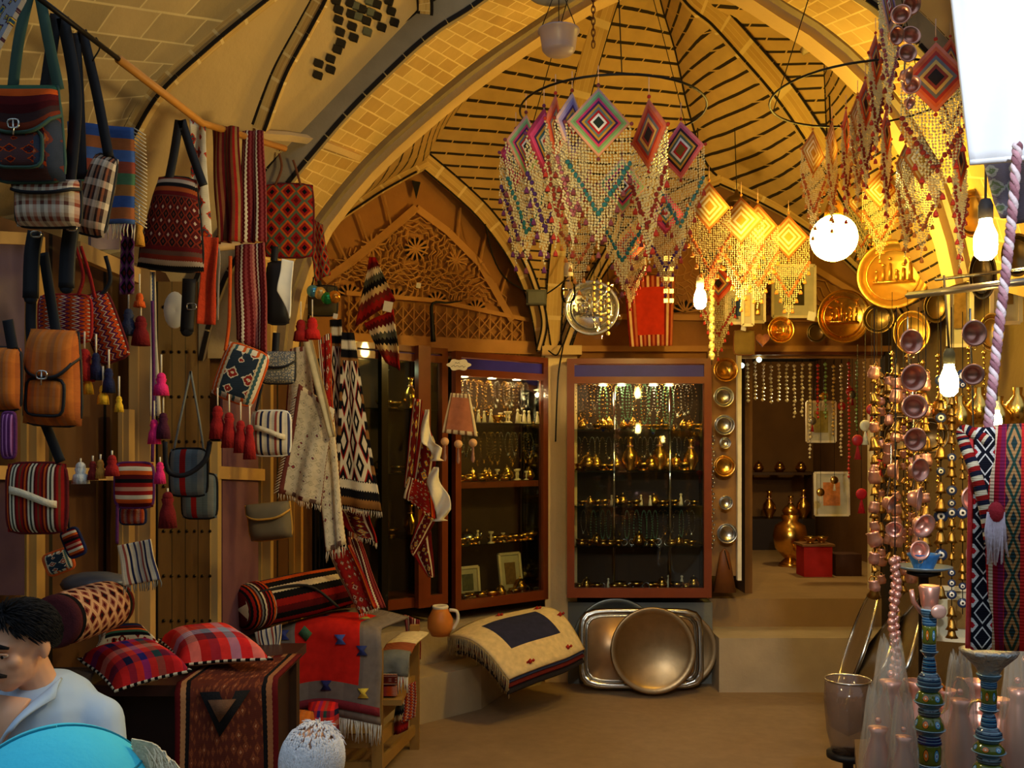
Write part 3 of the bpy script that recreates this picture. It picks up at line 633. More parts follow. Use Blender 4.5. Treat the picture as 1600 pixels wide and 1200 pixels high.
cloth('narrow_kilim', 'narrow orange floral kilim hanging from the pole', 'textile', [(298, 188), (322, 192), (332, 405), (300, 400)], 3.62, K['orflor'], .012, 1)
cloth('narrow_kilim', 'dark brown striped kilim hanging from the pole', 'textile', [(330, 196), (374, 200), (376, 378), (338, 380)], 3.72, K['brstripe'], .02, 2)
cloth('narrow_kilim', 'rose patterned kilim hanging at the right end of the pole', 'textile', [(378, 205), (412, 205), (416, 378), (374, 380)], 3.85, K['carpetm'], .012, 2)
cloth('narrow_kilim', 'long maroon patterned kilim hanging over the pale round pole', 'textile', [(366, 384), (416, 380), (422, 556), (368, 530)], 3.8, K['carpetm'], .015, 1.5, .02)
cloth('red_sash', 'plain red orange sash hanging beside the white cord', 'textile', [(318, 370), (342, 372), (338, 508), (310, 506)], 3.6, wool((196, 60, 24)), .01, 1)
bag('red diamond kilim bag with thin handles hanging by the arch', 452, 345, 78, 118, 4.35, K['reddiam'], wool(MAR), [[(430, 290), (440, 262), (436, 240)], [(470, 290), (462, 262), (458, 250)]], wool(BRN), d=.06, sw=.01, name='kilim_bag')
mb = MB(); p = P(437, 236, 4.35); mb.tube(crv([p, p+V((-.02, 0, .05)), p+V((-.05, 0, .1)), p+V((-.04, 0, .16))], 10), .003, 5); mb.tube([p+V((-.04, 0, .1)), p+V((-.02, 0, .17))], .002, 5); tag(mb.build('metal_hook', M_iron), 'bent wire hook above the red diamond kilim bag', 'hook')
cloth('patterned_strip', 'short dark patterned strip hanging right of the red diamond bag', 'textile', [(485, 340), (505, 352), (516, 430), (492, 440)], 4.5, K['reddiam'], .01, 1)
bag('black zipped bag with a cream side panel beside the maroon kilim', 435, 458, 36, 100, 4.15, M_leather, M_leather, [[(428, 408), (430, 385)]], d=.07)
cloth('cream_strip', 'cream leather strip bent beside the black zipped bag', 'strip', [(442, 405), (458, 408), (452, 498), (434, 455)], 4.0, M_white, .01, .5)
bag('flowered cream kilim bag with a row of red tassels below', 376, 585, 70, 90, 3.7, K['flor'], wool(ORG), [[(352, 548), (358, 500), (360, 400)]], wool(ORG), tilt=-.35, d=.06, sw=.012)
bag('small grey patterned satchel hanging above the light striped bag', 435, 575, 54, 50, 4.1, cloth_mat(floral([GRY, BLK, CRM, (110, 110, 110)], 12, 10)), M_leather, [[(430, 552), (432, 520)]], flap=.5, d=.06)
bag('cream and grey striped bag with a cream band', 424, 677, 62, 72, 4.0, K['lightstripe'], M_white, d=.07, band=CRM, strap=[[(400, 642), (410, 600)]], sw=.01)
bag('taupe felt bag with ochre edge under the light striped bag', 422, 815, 68, 58, 4.1, plain((104, 90, 66), .95), wool((180, 130, 50)), d=.12, tilt=.1, flap=.4)
bag('red vertical striped kilim bag with a cream zip band', 58, 778, 96, 112, 2.95, K['redstripe'], wool(MAR), d=.07, band=CRM, strap=[[(95, 722), (70, 660), (48, 600)]])
bag('small red cross striped purse on a purple cord', 210, 758, 62, 72, 3.35, K['redh'], wool(PUR), [[(184, 725), (183, 850)], [(238, 722), (240, 600), (238, 470)]], wool(PUR), d=.05, sw=.01, name='purse')
bag('tiny blue and orange purse under the red striped purse', 208, 806, 40, 26, 3.4, K['zig'], wool(NAV), d=.04, name='purse')
bag('grey tote bag with red stripes hanging by a grey cord', 295, 738, 60, 76, 3.7, K['grered'], wool(BLK), [[(272, 702), (285, 640), (298, 580)], [(318, 702), (312, 660), (298, 580)]], wool(GRY), d=.05, sw=.008, name='tote_bag')
bag('second grey tote bag tucked behind the first', 312, 775, 56, 72, 3.85, K['grered'], wool(BLK), d=.05, name='tote_bag')
t = thing('bag_strap', 'black sagging strap looped in front of the grey totes', 'strap', P(262, 690, 3.5)); m = MB(); m.ribbon(crv([P(a, b, 3.6) for a, b in ((258, 690), (262, 735), (290, 742), (320, 720), (328, 690))], 16), .018, .006); m.build('webbing', M_leather, t)
cloth('small_kilim', 'white and red striped small kilim with tasselled edge', 'textile', [(186, 852), (236, 842), (252, 905), (196, 915)], 3.4, K['lightstripe'], .008, 1, .03, GRY)
bag('small blue and pink woven pouch dangling at a slant', 115, 848, 28, 44, 3.05, K['redh'], wool(NAV), d=.03, tilt=.4, name='pouch', strap=[[(108, 825), (106, 790)]], sw=.006)
bag('orange embroidered pouch below the red striped bag', 92, 878, 44, 34, 3.1, K['flor'], wool(ORG), d=.04, tilt=.35, name='pouch')
bag('purple striped strap pouch hanging at the left edge', 14, 680, 20, 72, 2.75, cloth_mat(stripes([PUR, (190, 120, 170), PUR], 3, 0)), wool(PUR), d=.03, name='pouch')
t = thing('belt', 'black leather belt with a steel buckle hung in front of the planks', 'belt', P(292, 436, 3.75)); m = MB(); m.ribbon(crv([P(296, 436, 3.75), P(294, 480, 3.75), P(292, 518, 3.75)], 8), .05, .012); m.ball(P(292, 518, 3.75), (.025, .007, .02), 10, 6); m.build('webbing', M_leather, t); m = MB(); m.tube([P(299, 479, 3.73)+V((a, 0, b)) for a, b in outline(.036, .024, 14, 5)], .003, 5, closed=True); m.build('buckle', M_steel, t)
mb = MB(); c = P(274, 485, 3.85); mb.lathe([(0, -.01), (.05, -.01), (.075, .006), (.072, .012), (0, .0)], 20, c, Euler((pi/2, 0, 0)).to_matrix(), sc=(.6, 1)); tag(mb.build('enamel_dish', M_white), 'pale round dish edge showing left of the black belt', 'dish')
cloth('braided_band', 'blue and cream braided band hanging along the pink tassels', 'textile', [(236, 425), (243, 425), (252, 650), (236, 650)], 3.5, cloth_mat(stripes([CRM, BLU, BLU, CRM], 1, 0, .15, 40)), .006, 1)
for lb, x, y, L, c, r in (('orange round tassel at the end of the braided band', 218, 462, 18, ORG, 9), ('slate blue tassel under the orange one', 201, 488, 36, (48, 54, 78), 12), ('dark red tassel largest beside the slate blue one', 220, 500, 40, (110, 16, 18), 14), ('ochre yellow tassel beside the striped runner', 217, 352, 32, (200, 140, 50), 9),
   ('yellow tassel left of its pair by the orange satchel', 137, 588, 28, YEL, 9), ('yellow tassel lower right by the orange satchel', 161, 606, 26, YEL, 9), ('navy tassel above the lower yellow tassel', 170, 580, 34, NAV, 10), ('small yellow tassel farthest right in the navy cluster', 186, 622, 22, YEL, 7), ('red pompom tassel right of the orange satchel flap', 132, 552, 44, RED, 15), ('second navy tassel over the maroon one', 150, 556, 38, NAV, 10),
   ('hot pink tassel at the top of the pink row', 252, 588, 30, PNK, 12), ('hot pink tassel in the middle of the pink row', 241, 660, 34, PNK, 10), ('hot pink tassel low beside the purse', 250, 726, 30, PNK, 9), ('plum tassel right of the middle pink one', 255, 650, 36, (70, 20, 40), 11),
   ('white tassel on the wooden rail', 126, 728, 28, (210, 206, 196), 13), ('maroon tassel on the wooden rail beside the white one', 145, 724, 26, (120, 30, 24), 8), ('ochre tassel on the wooden rail', 157, 722, 26, (190, 130, 50), 8), ('bright red tassel right end of the wooden rail', 175, 716, 28, RED, 11),
   ('dark red tassel first from left under the flowered bag', 340, 640, 46, RED, 13), ('dark red tassel second under the flowered bag', 358, 650, 50, RED, 12), ('dark red tassel third under the flowered bag', 376, 662, 46, RED, 11), ('dark red tassel last and lowest under the flowered bag', 390, 668, 50, RED, 10), ('maroon tassel behind the grey totes', 262, 775, 50, (110, 14, 14), 14),
   ('red pompom tassel over the grey satchel', 470, 505, 28, RED, 12), ('red pompom tassel nearest the glass balls', 488, 502, 28, (190, 30, 24), 13)):
    Y = 3.0 if x < 200 and y > 540 else 3.25 if x < 270 else 3.6 if x < 400 else 4.2
    tassel(lb, x, y, L, Y, c, 34 if y < 700 else 12, r=r)
# twisted carpets further back
def rugstrip(label, q, Y, mat, fr=.03, amp=.02, nf=1.5, name='hanging_rug', **k): return cloth(name, label, 'rug', q, Y, mat, amp, nf, fr, (214, 196, 170), **k)
rugstrip('dark grey rose carpet strip hanging in the bundle behind the cream rug', [(452, 545), (486, 540), (500, 700), (440, 760)], 4.75, K['cream'])
rugstrip('cream patterned rug narrowing to a white fringe at the bottom', [(488, 690), (520, 640), (540, 850), (512, 862)], 4.6, K['cream'], .06)
rugstrip('cream rug fold flaring left with a thick white fringe', [(470, 600), (522, 640), (498, 790), (440, 770)], 4.5, K['cream'], .03, side=-1)
rugstrip('black and cream animal patterned rug hanging as a wedge', [(536, 520), (552, 520), (594, 800), (524, 788)], 4.8, K['blkcream'], .035, amp=.015)
rugstrip('narrow black floral rug strip beside the wedge rug', [(515, 500), (536, 500), (540, 760), (524, 760)], 4.9, K['blkcream'], 0)
rugstrip('long cream strip with a red motif hanging over the rug bundle', [(470, 520), (486, 518), (526, 682), (514, 684)], 4.45, cloth_mat(frame(solid((226, 206, 160)), stripes([CRM, (190, 150, 90)], 4, 0), .1, .0)), 0, amp=.006)
rugstrip('narrow beige carpet strip over the black floral one', [(500, 530), (516, 520), (520, 680), (508, 690)], 4.6, K['carpet'], 0)
rugstrip('blue grey rug end under the wedge rug', [(526, 795), (575, 800), (590, 848), (545, 830)], 4.95, K['fold'], .03)
rugstrip('red and cream rug end curling down towards the saddle bag', [(512, 862), (550, 850), (592, 948), (560, 960)], 4.9, K['carpet'], .02)
rugstrip('dark red carpet strip behind the curling rug end', [(545, 838), (562, 842), (600, 950), (575, 950)], 5.05, K['carpetm'], 0)
rugstrip('small peaked kilim hanging from a nail on the terracotta panel', [(578, 402), (586, 402), (618, 470), (555, 510)], 5.9, K['pennant'], 0, amp=.01, name='peaked_kilim')
rugstrip('folded stepped kilim hanging below the peaked one', [(568, 505), (616, 484), (628, 580), (600, 565)], 5.8, K['pennant'], 0, name='peaked_kilim')
for lb, q, Y, m in (('fringed rug fold at the top left of the twisted rug', [(646, 622), (660, 625), (646, 770), (632, 760)], 6.15, K['fold']), ('grey centred rug panel in the middle of the twisted rug', [(660, 640), (684, 700), (672, 770), (642, 755)], 6.05, K['fold']), ('rug fold turning right across the twisted rug', [(640, 745), (676, 760), (680, 812), (630, 778)], 5.95, K['carpet']), ('rug fold turning back left at the foot of the twisted rug', [(660, 800), (682, 812), (646, 872), (640, 850)], 6.0, K['fold']), ('last hanging point of the twisted rug near the pitcher', [(640, 858), (674, 830), (678, 902), (668, 902)], 6.05, K['fold'])):
    rugstrip(lb, q, Y, m, 0, amp=.012, nf=1, name='twisted_rug')
for lb, pts in (('upper white twisted cloth hanging before the glass', [(668, 640, 6), (664, 665, 12), (668, 690, 18), (680, 700, 22), (682, 720, 6)]), ('lower white twisted cloth hanging before the glass', [(682, 730, 8), (676, 752, 20), (688, 775, 28), (692, 795, 26), (686, 814, 6)])):
    mb = MB(); L = crv([(P(x, y, 5.85))for x, y, w in pts], 16); W = [lerp(pts[min(int(i/4), 3)][2], pts[min(int(i/4)+1, 4)][2], (i % 4)/4)*5.85/F for i in range(17)]
    mb.grid(lambda u, v: L[round(v*16)]+V(((u-.5)*W[round(v*16)], .03*sin(u*5+v*9), 0)), 8, 16); tag(mb.build('white_cloth', M_white, sol=.004), lb, 'cloth')
t = thing('fringed_cushion_cover', 'cream edged dusky pink bell shaped cover with three pompoms hanging before the glass', 'cushion cover', P(718, 612, 5.9)); cloth('cover', None, None, [(704, 614), (734, 616), (746, 682), (690, 676)], 5.9, cloth_mat(frame(solid((190, 120, 90)), stripes([CRM, (120, 80, 60), CRM], 5, 0, .05, 40), .1, .1)), .006, 1, parent=t)
for i, (x, y) in enumerate(((695, 690), (716, 694), (739, 692))):
    m = MB(); p = P(x, y, 5.9); m.ball(p, .026, 12, 8); k = m.build('pompom', wool((214, 170, 130)), t); m = MB(); m.lathe([(.006, 0), (.008, -.05), (.012, -.08), (.006, -.1)], 8, p-V((0, 0, .02))); m.build('tassel_end', wool((150, 110, 100)), k)
for i, (x, y, c) in enumerate(((489, 455, (90, 160, 200)), (500, 458, (220, 190, 120)), (511, 466, (40, 140, 80)), (523, 464, (200, 130, 40)))):
    t = thing('glass_ball', '%s glass ball in the row of four shiny balls by the terracotta panel' % ('sky blue', 'pale gold', 'green', 'amber')[i], 'ball', P(x, y-20, 5.0)); MB().ball(P(x, y, 5.0), .033, 16, 10).build('glass_globe', plain(c, .08, .6), t); MB().tube([P(x, y-8, 5.0), P(x, y-22, 5.0)], .002, 4).build('cord', M_iron, t)
bag('dark shoulder bag hanging behind the glass balls', 505, 470, 46, 48, 5.15, plain((70, 62, 40), .9), M_leather, d=.05, strap=[[(500, 446), (490, 400)]], sw=.02)
mb = MB(); mb.tube(crv([P(722, 470, 6.6), P(700, 473, 6.55), P(676, 474, 6.5), P(675, 500, 6.5), P(677, 534, 6.5)], 14), [.004+.001*i for i in range(15)], 6); tag(mb.build('iron_sickle', M_iron), 'bent black iron tool hanging on the terracotta lattice', 'tool')
# sign cloud
t = thing('cloud_sign', 'small white cloud shaped sign with script above the left cabinet', 'sign', P(717, 562, 6.3)); m = MB(); o = []
for i in range(40):
    a = 2*pi*i/40; o.append((cos(a)*.075*(1+.1*cos(6*a)), sin(a)*.036*(1+.16*cos(6*a))))
m.prism(o, .01, P(717, 570, 6.3), (1, 0, 0), (0, 0, 1), (0, 1, 0)); m.build('sign_board', M_white, t, smooth=False)
m = MB(); p0 = P(717, 570, 6.285)
for dx, dz, w in ((-.01, .012, .03), (-.03, -.008, .045), (.018, -.01, .05)):
    m.tube(crv([p0+V((dx+w*(k/5-.5), 0, dz+.005*sin(k*2.3+dx*90))) for k in range(6)], 18), .0013, 4)
for dx, dz in ((-.03, .0), (.03, -.018), (.005, .022), (.035, .001)): m.octa(p0+V((dx, 0, dz)), .002)
m.build('script_lettering', M_iron, t)
# ---------------- table, cushions, bolster
s = 3.6/F
tt = thing('display_table', 'dark brown wooden table carrying the plaid cushions', 'table', (-1.12, 3.75, 0)); x0, x1 = P(195, 0, 3.75).x, P(418, 0, 3.75).x; zt = P(0, 1068, 3.5).z
m = MB(); m.box(((x0+x1)/2, 3.85, zt-.02), (x1-x0+.1, .75, .04)); m.build('table_top', plain((60, 30, 26), .4), tt, smooth=False)
m = MB(); m.box(((x0+x1)/2, 3.9, zt-.04-.25), (x1-x0, .6, .5)); m.build('apron_box', plain((44, 24, 22), .5), tt, smooth=False)
for a in (x0, x1):
    for b in (3.56, 4.15): m = MB(); m.box((a, b, (zt-.04)/2), (.06, .06, zt-.04), taper=1); m.build('leg', plain((60, 40, 26), .5), tt, smooth=False)
t = thing('table_rug', 'brown floral carpet with a dark corner medallion hanging over the table front', 'rug', P(345, 1045, 3.45))
def rugf(u, v):
    A, B = P(272, 1082, 3.42), P(432, 1035, 3.5); p = lerp(A, B, u); 
    if v < .25: return V((p.x, p.y+.42*(1-v/.25), zt+.012+.004*sin(9*u)))
    return V((p.x+.01*sin(6*u+v*4), p.y-.02+.01*sin(8*u), zt+.01-(v-.25)/.75*.8))
m = MB(); m.grid(rugf, 24, 30); m.build('woven_panel', K['brnrug'], t, sol=.01)
m = MB(); m.poly([rugf(.25, .27)+V((0, -.012, 0)), rugf(.78, .27)+V((0, -.012, 0)), rugf(.5, .42)+V((0, -.012, 0))], [(0, 2, 1)]); m.build('corner_medallion', wool(BLK), t, sol=.004)
m = MB(); m.poly([rugf(.36, .295)+V((0, -.017, 0)), rugf(.66, .295)+V((0, -.017, 0)), rugf(.5, .37)+V((0, -.017, 0))], [(0, 2, 1)]); m.build('medallion_centre', wool((110, 74, 50)), t, sol=.004)
def cushion(label, q, Yn, Yf, th, mat, back, z=None):   # q: NL,NR,FR,FL pixels
    A, B, D, E = P(q[0][0], q[0][1], Yn), P(q[1][0], q[1][1], Yn), P(q[2][0], q[2][1], Yf), P(q[3][0], q[3][1], Yf)
    c = (A+B+D+E)/4; root = thing('cushion', label, 'cushion', V((c.x, c.y, min(A.z, B.z)-.02)))
    for s_, nm, mt in ((1, 'plaid_cover', mat), (-1, 'backing', back)):
        m = MB(); m.grid(lambda u, v: lerp(lerp(A, B, u), lerp(E, D, u), v)*1+(c-lerp(lerp(A, B, u), lerp(E, D, u), v))*(.10*(1-(2*(u if abs(u-.5) < abs(v-.5) else v)-1)**2))+V((0, 0, s_*th*(max(0, (1-(2*u-1)**4)*(1-(2*v-1)**4)))**.55*(1 if s_ > 0 else .35))), 18, 18); m.build(nm, mt, root)
    m = MB(); L = []
    for a, b in ((A, B), (B, D), (D, E), (E, A)): L += [lerp(a, b, i/10)+(c-lerp(a, b, i/10))*.10*(1-(2*i/10-1)**2) for i in range(10)]
    m.tube(L, .006, 6, closed=True); m.build('rope_piping', cloth_mat(stripes([CRM, BLK], 40, 1)), root); return root
cushion('red and navy plaid cushion in front on the table', [(180, 1080), (300, 1048), (240, 1012), (122, 1030)], 3.36, 3.55, .075, K['tartan'], K['lightstripe'])
cushion('red and pink plaid cushion at the right of the table', [(280, 1040), (425, 1030), (360, 988), (248, 1000)], 3.6, 4.0, .08, K['tartan2'], M_white)
cushion('dark striped kilim cushion behind the plaid ones', [(150, 1014), (252, 1008), (225, 985), (155, 990)], 3.62, 3.7, .05, K['dkstripe'], wool(NAV))
t = thing('bolster_cushion', 'brown lattice patterned bolster roll with maroon ends', 'bolster', P(130, 1000, 3.3)); a, b = P(84, 972, 3.12), P(178, 942, 3.5); ax = (b-a).normalized(); M3 = ax.to_track_quat('Z', 'Y').to_matrix(); L = (b-a).length
m = MB(); m.lathe([(.0, 0), (.075, 0), (.085, .01), (.09, .1), (.09, L-.1), (.085, L-.01), (.075, L), (0, L)], 28, a, M3); m.build('cover', cloth_mat(lambda N, u, v: frame(diam([BLK, MAR, (196, 150, 110), (214, 164, 124), (150, 90, 70), MAR], 9, 7, 0), stripes([MAR, BLK, MAR], 5, 1), .0, .12)(N, u, v)), t)
m = MB(); m.lathe([(0, -.004), (.07, -.004), (.086, .0), (.088, .02)], 28, a, M3); m.build('end_cap', wool((70, 22, 28)), t)
t = thing('wooden_bench', 'low bench under the bolster roll behind the seated man', 'bench', (-1.6, 3.3, 0)); m = MB(); m.box((-1.63, 3.36, .96), (.22, .42, .05)); m.build('seat', plain((70, 60, 56), .7), t, smooth=False)
for a in (-1.67, -1.52):
    for b in (3.2, 3.5): m = MB(); m.box((a-.04, b, .4675), (.05, .05, .935)); m.build('leg', plain((70, 50, 36), .7), t, smooth=False)
# plastic wrapped pack above the bolster
mb = MB(); c = P(150, 912, 3.5); mb.ball(c, (.13, .07, .045), 16, 8); tag(mb.build('plastic_bundle', plain((84, 84, 88), .3)), 'grey plastic wrapped bundle lying above the bolster roll', 'bundle')
# saddle bag roll left of the crate
t = thing('saddle_bag', 'large dark kilim saddle bag with white patches lying on the bench by the posts', 'bag', P(470, 985, 4.9)); a, b = V((-1.36, 4.78, 1.0)), V((-.84, 5.3, 1.06)); ax = (b-a).normalized(); M3 = ax.to_track_quat('Z', 'Y').to_matrix(); L = (b-a).length
m = MB(); m.lathe([(0, 0), (.12, 0), (.15, .05), (.155, L*.5), (.14, L-.04), (.1, L), (0, L)], 26, a, M3, sc=(1, .75)); m.build('body', cloth_mat(stripes([MAR, BLK, RED, BLK, (40, 50, 60), ORG, BLK, CRM, BLK, RED], 2, 0, .01, 40)), t)
m = MB(); m.lathe([(0, -.012), (.11, -.012), (.152, .02), (.158, .12)], 26, a, M3, sc=(1, .75)); m.build('end_panel', K['saddle'], t)
m = MB(); m.tube(crv([P(405, 925, 4.75), P(480, 915, 4.9), P(530, 950, 4.95)], 10), .008, 6); m.build('strap', M_leather, t)
t = thing('wooden_stool', 'dark stool under the left end of the large saddle bag', 'stool', (-1.31, 4.8, 0)); zz = .85; m = MB(); m.box((-1.31, 4.8, zz-.03), (.2, .36, .06)); m.build('seat', plain((50, 40, 34), .7), t, smooth=False)
for a in (-1.38, -1.24):
    for b in (4.66, 4.94): m = MB(); m.box((a, b, (zz-.06)/2), (.05, .05, zz-.06)); m.build('leg', plain((60, 44, 30), .7), t, smooth=False)
cloth('rug_edge', 'grey white fringed rug corner beside the red plaid cushion', 'rug', [(398, 988), (440, 975), (436, 1020), (410, 1030)], 4.2, K['lightstripe'], .01, 1, .02, GRY)
# crate with rugs
cr = thing('rug_crate', 'slatted pale wooden crate holding folded rugs', 'crate', (-.8, 5.45, 0)); M_cr = plain((150, 112, 54), .6, var=.3, sc=5)
a, b, e = P(590, 0, 5.05), P(648, 0, 5.75), P(440, 0, 5.05)
for nm, q in (('leg', a), ('leg', b), ('leg', e), ('leg', V((-1.16, 5.3, 0)))):
    m = MB(); m.box((q.x, q.y, .37), (.055, .055, .74)); m.build(nm, M_cr, cr, smooth=False)
for z, h in ((.12, .06), (.26, .07), (.40, .09)):
    m = MB(); m.ribbon([V((a.x, a.y, z)), V((b.x, b.y, z))], h, .02, side=(0, 0, 1)); m.ribbon([V((e.x, e.y, z)), V((a.x, a.y, z))], h, .02, side=(0, 0, 1)); m.build('slat', M_cr, cr, smooth=False)
m = MB(); m.box((-.86, 5.3, .46), (.56, .5, .03)); m.build('shelf', M_cr, cr, smooth=False)
def drape(label, xl, xr, yt, Yf, Yb, zt_, drop, mat, frl, over=.12, tilt=.06, name='draped_rug', arch=.05, sx=0, frc=(205, 200, 188)):
    A = P(xl, 0, Yf).x; B = P(xr, 0, Yf).x; tot = (Yb-Yf)+drop
    def f(u, v):
        d = v*tot; z0 = zt_+arch*sin(pi*u)-tilt*(1-u)*0; x = lerp(A, B, u)+.006*sin(d*14)
        if d < Yb-Yf: y = Yb-d; z = z0-.02*((v*2-.6)**2); return V((x+sx*(y-Yf), y, z))
        q = d-(Yb-Yf); rr = .07
        if q < rr*1.57: return V((x, Yf-rr*sin(q/rr), z0-rr+rr*cos(q/rr)))
        return V((x, Yf-rr-.012*sin(9*u+1), z0-rr-(q-rr*1.57)))
    root = thing(name, label, 'rug', f(.5, .4)); m = MB(); m.grid(f, 20, 34); m.build('woven_panel', mat, root, sol=.012)
    m = MB(); n = int((B-A)/.007); fringe([f(i/n, 1) for i in range(n+1)], frl, m, r=.003); m.build('fringe', wool(frc), root); return root, f
zt2 = P(0, 968, 5.25).z
r_, f_ = drape('red and grey kilim with white fringe draped over the crate', 432, 598, 960, 4.98, 5.35, zt2, .52, K['redkilim'], .11, sx=.25)
m = MB()
M_ = []
for u, v, c, k in ((.3, .52, (70, 110, 80), 0), (.62, .56, (70, 90, 170), 1), (.5, .83, (40, 44, 100), 1), (.85, .84, (220, 190, 70), 1), (.12, .8, (200, 180, 80), 1), (.75, .3, (170, 170, 90), 0), (.4, .3, (60, 60, 90), 1), (.82, .6, (50, 60, 120), 1), (.1, .5, (50, 60, 130), 1)):
    q = f_(u, v)+V((0, -.013, .004)); dn = (f_(u, min(1, v+.03))-f_(u, v)).normalized(); m = MB(); w_ = .035
    m.poly([q+V((w_, 0, 0)), q+dn*w_*1.2, q-V((w_, 0, 0)), q-dn*w_*1.2], [(0, 1, 2, 3)]) if not k else m.poly([q+V((w_*.8, 0, 0))-dn*w_*.7, q+V((w_*.3, 0, 0)), q+V((w_*.8, 0, 0))+dn*w_*.7, q-V((w_*.8, 0, 0))+dn*w_*.7, q-V((w_*.3, 0, 0)), q-V((w_*.8, 0, 0))-dn*w_*.7], [(0, 1, 2, 3, 4, 5)])
    m.build('woven_motif', wool(c), r_, sol=.006)
m = MB(); m.grid(lambda u, v: f_(u, .9+.05*v)+V((0, -.012, 0)), 16, 2); m.build('maroon_band', wool((120, 34, 46)), r_, sol=.004)
r2, f2 = drape('cream end of a folded rug with white fringe hanging at the crate side', 593, 640, 1015, 5.2, 5.75, P(0, 1018, 5.2).z, .16, cloth_mat(stripes([(232, 214, 170), (232, 214, 170), (150, 80, 50), GRY], 1, 1)), .09, arch=.01, sx=.1)
cloth('rug_edge', 'dark rug corner with tassels drooping behind the red kilim', 'rug', [(630, 960), (656, 968), (656, 1030), (640, 1035)], 5.9, K['carpetm'], .02, 1, .03, (190, 170, 130))
for lb, z, c, yy in (('red and black folded kilim in the crate', .56, 'kilim', 5.35), ('orange and navy folded kilim at the bottom of the crate', .50, 'zig', 5.35)):
    m = MB(); m.box((-.86, yy-.05, z+.005), (.5, .44, .05)); m.v = [v+V((0, 0, .01*sin(v.x*9))) for v in m.v]; tag(m.build('folded_kilim', K[c], smooth=False), lb, 'rug')
for lb, x, y, w_, h, Y, c in (('yellow and maroon rolled textile under the crate fringe', 462, 1135, 60, 50, 4.75, 'orgstripe'), ('navy rolled textile beside the yellow one', 505, 1130, 50, 70, 4.85, 'tartan')):
    m = MB(); pillow(m, P(x, y, Y), w_*Y/F, h*Y/F, .2, n=10); tag(m.build('rolled_textile', K[c]), lb, 'textile')
for i, (x, y, h) in enumerate(((640, 1070, 60), (628, 1080, 70))):
    cloth('small_kilim', ('dark red tufted saddle trimming at the crate corner', 'grey and red kilim fold hanging inside the crate side')[i], 'textile', [(x-8, y), (x+10, y-6), (x+8, y+h-10), (x-16, y+h)], 5.3, K[('zig', 'pennant')[i]], .02, 1)
# white and navy folded rug on the ledge
t = thing('folded_rug', 'folded white rug with navy centre slumped over the stone ledge', 'rug', P(800, 1060, 6.6))
rl = [(690, 985), (735, 972), (790, 952), (850, 952), (902, 985), (912, 1040)]
def wr(u, v):
    a = crv([P(700, 995, 6.55), P(745, 975, 6.75), P(800, 962, 6.9), P(845, 950, 7.0)], 20); b = crv([P(795, 1062, 6.15), P(840, 1048, 6.3), P(885, 1032, 6.5), P(912, 1015, 6.75)], 20)
    p = lerp(a[round(u*20)], b[round(u*20)], v); return p+V((0, -.05*sin(pi*v), .1*sin(pi*v)+.02*sin(pi*u)))
m = MB(); m.grid(lambda u, v: wr(u, v), 20, 20); m.build('top_layer', K['whiterug'], t, sol=.02)
for k, (c, dz) in enumerate((((60, 70, 110), .03), ((110, 30, 24), .06), ((40, 34, 40), .1))):
    m = MB(); m.grid(lambda u, v: wr(u, .12+.86*v)+V((.005, .015, -dz-.01)), 20, 10); m.build('under_layer', wool(c), t, sol=.025)
m = MB(); fringe([wr(0, i/60)+V((0, -.01, -.0)) for i in range(61)], .1, m, r=.003); fringe([wr(0, i/60)+V((0, .03, -.03)) for i in range(61)], .1, m, r=.003); m.build('fringe', wool((170, 150, 110)), t)
for u, v in ((.3, .93), (.75, .92), (.93, .5), (.5, .08), (.85, .15)):
    m = MB(); q = wr(u, v)+V((0, -.02, .014)); m.octa(q, .018); m.octa(q+V((.022, 0, .008)), .011); m.octa(q-V((.02, 0, .01)), .011); m.build('woven_motif', wool((170, 40, 30)), t)
# ================================================================ CABINETS
def glass(name, tint=(1, 1, 1), refl=.06, al=.94):
    m = bpy.data.materials.new(name); m.use_nodes = True; t = m.node_tree; t.nodes.clear(); o = t.nodes.new('ShaderNodeOutputMaterial')
    tr = t.nodes.new('ShaderNodeBsdfTransparent'); gl = t.nodes.new('ShaderNodeBsdfGlossy'); gl.inputs['Roughness'].default_value = .03; tr.inputs[0].default_value = tint+(1,) if len(tint) == 3 else tint
    fr = t.nodes.new('ShaderNodeFresnel'); fr.inputs[0].default_value = 1.45; mx = t.nodes.new('ShaderNodeMixShader')
    t.links.new(fr.outputs[0], mx.inputs[0]); t.links.new(tr.outputs[0], mx.inputs[1]); t.links.new(gl.outputs[0], mx.inputs[2]); t.links.new(mx.outputs[0], o.inputs[0]); return m
M_glass = glass('clear_glass', (.93, .96, .93)); M_shelf = glass('shelf_glass', (.7, .82, .72))
M_cab = plain((112, 50, 20), .35, coat=.4, var=.25, sc=8); M_cabin = plain((60, 40, 24), .7); M_blue = plain((44, 34, 150), .5); M_chrome = plain((220, 220, 214), .12, 1, var=.05)
M_gold = plain((226, 176, 84), .22, 1, var=.3, sc=40); M_crm = plain((226, 208, 170), .5)
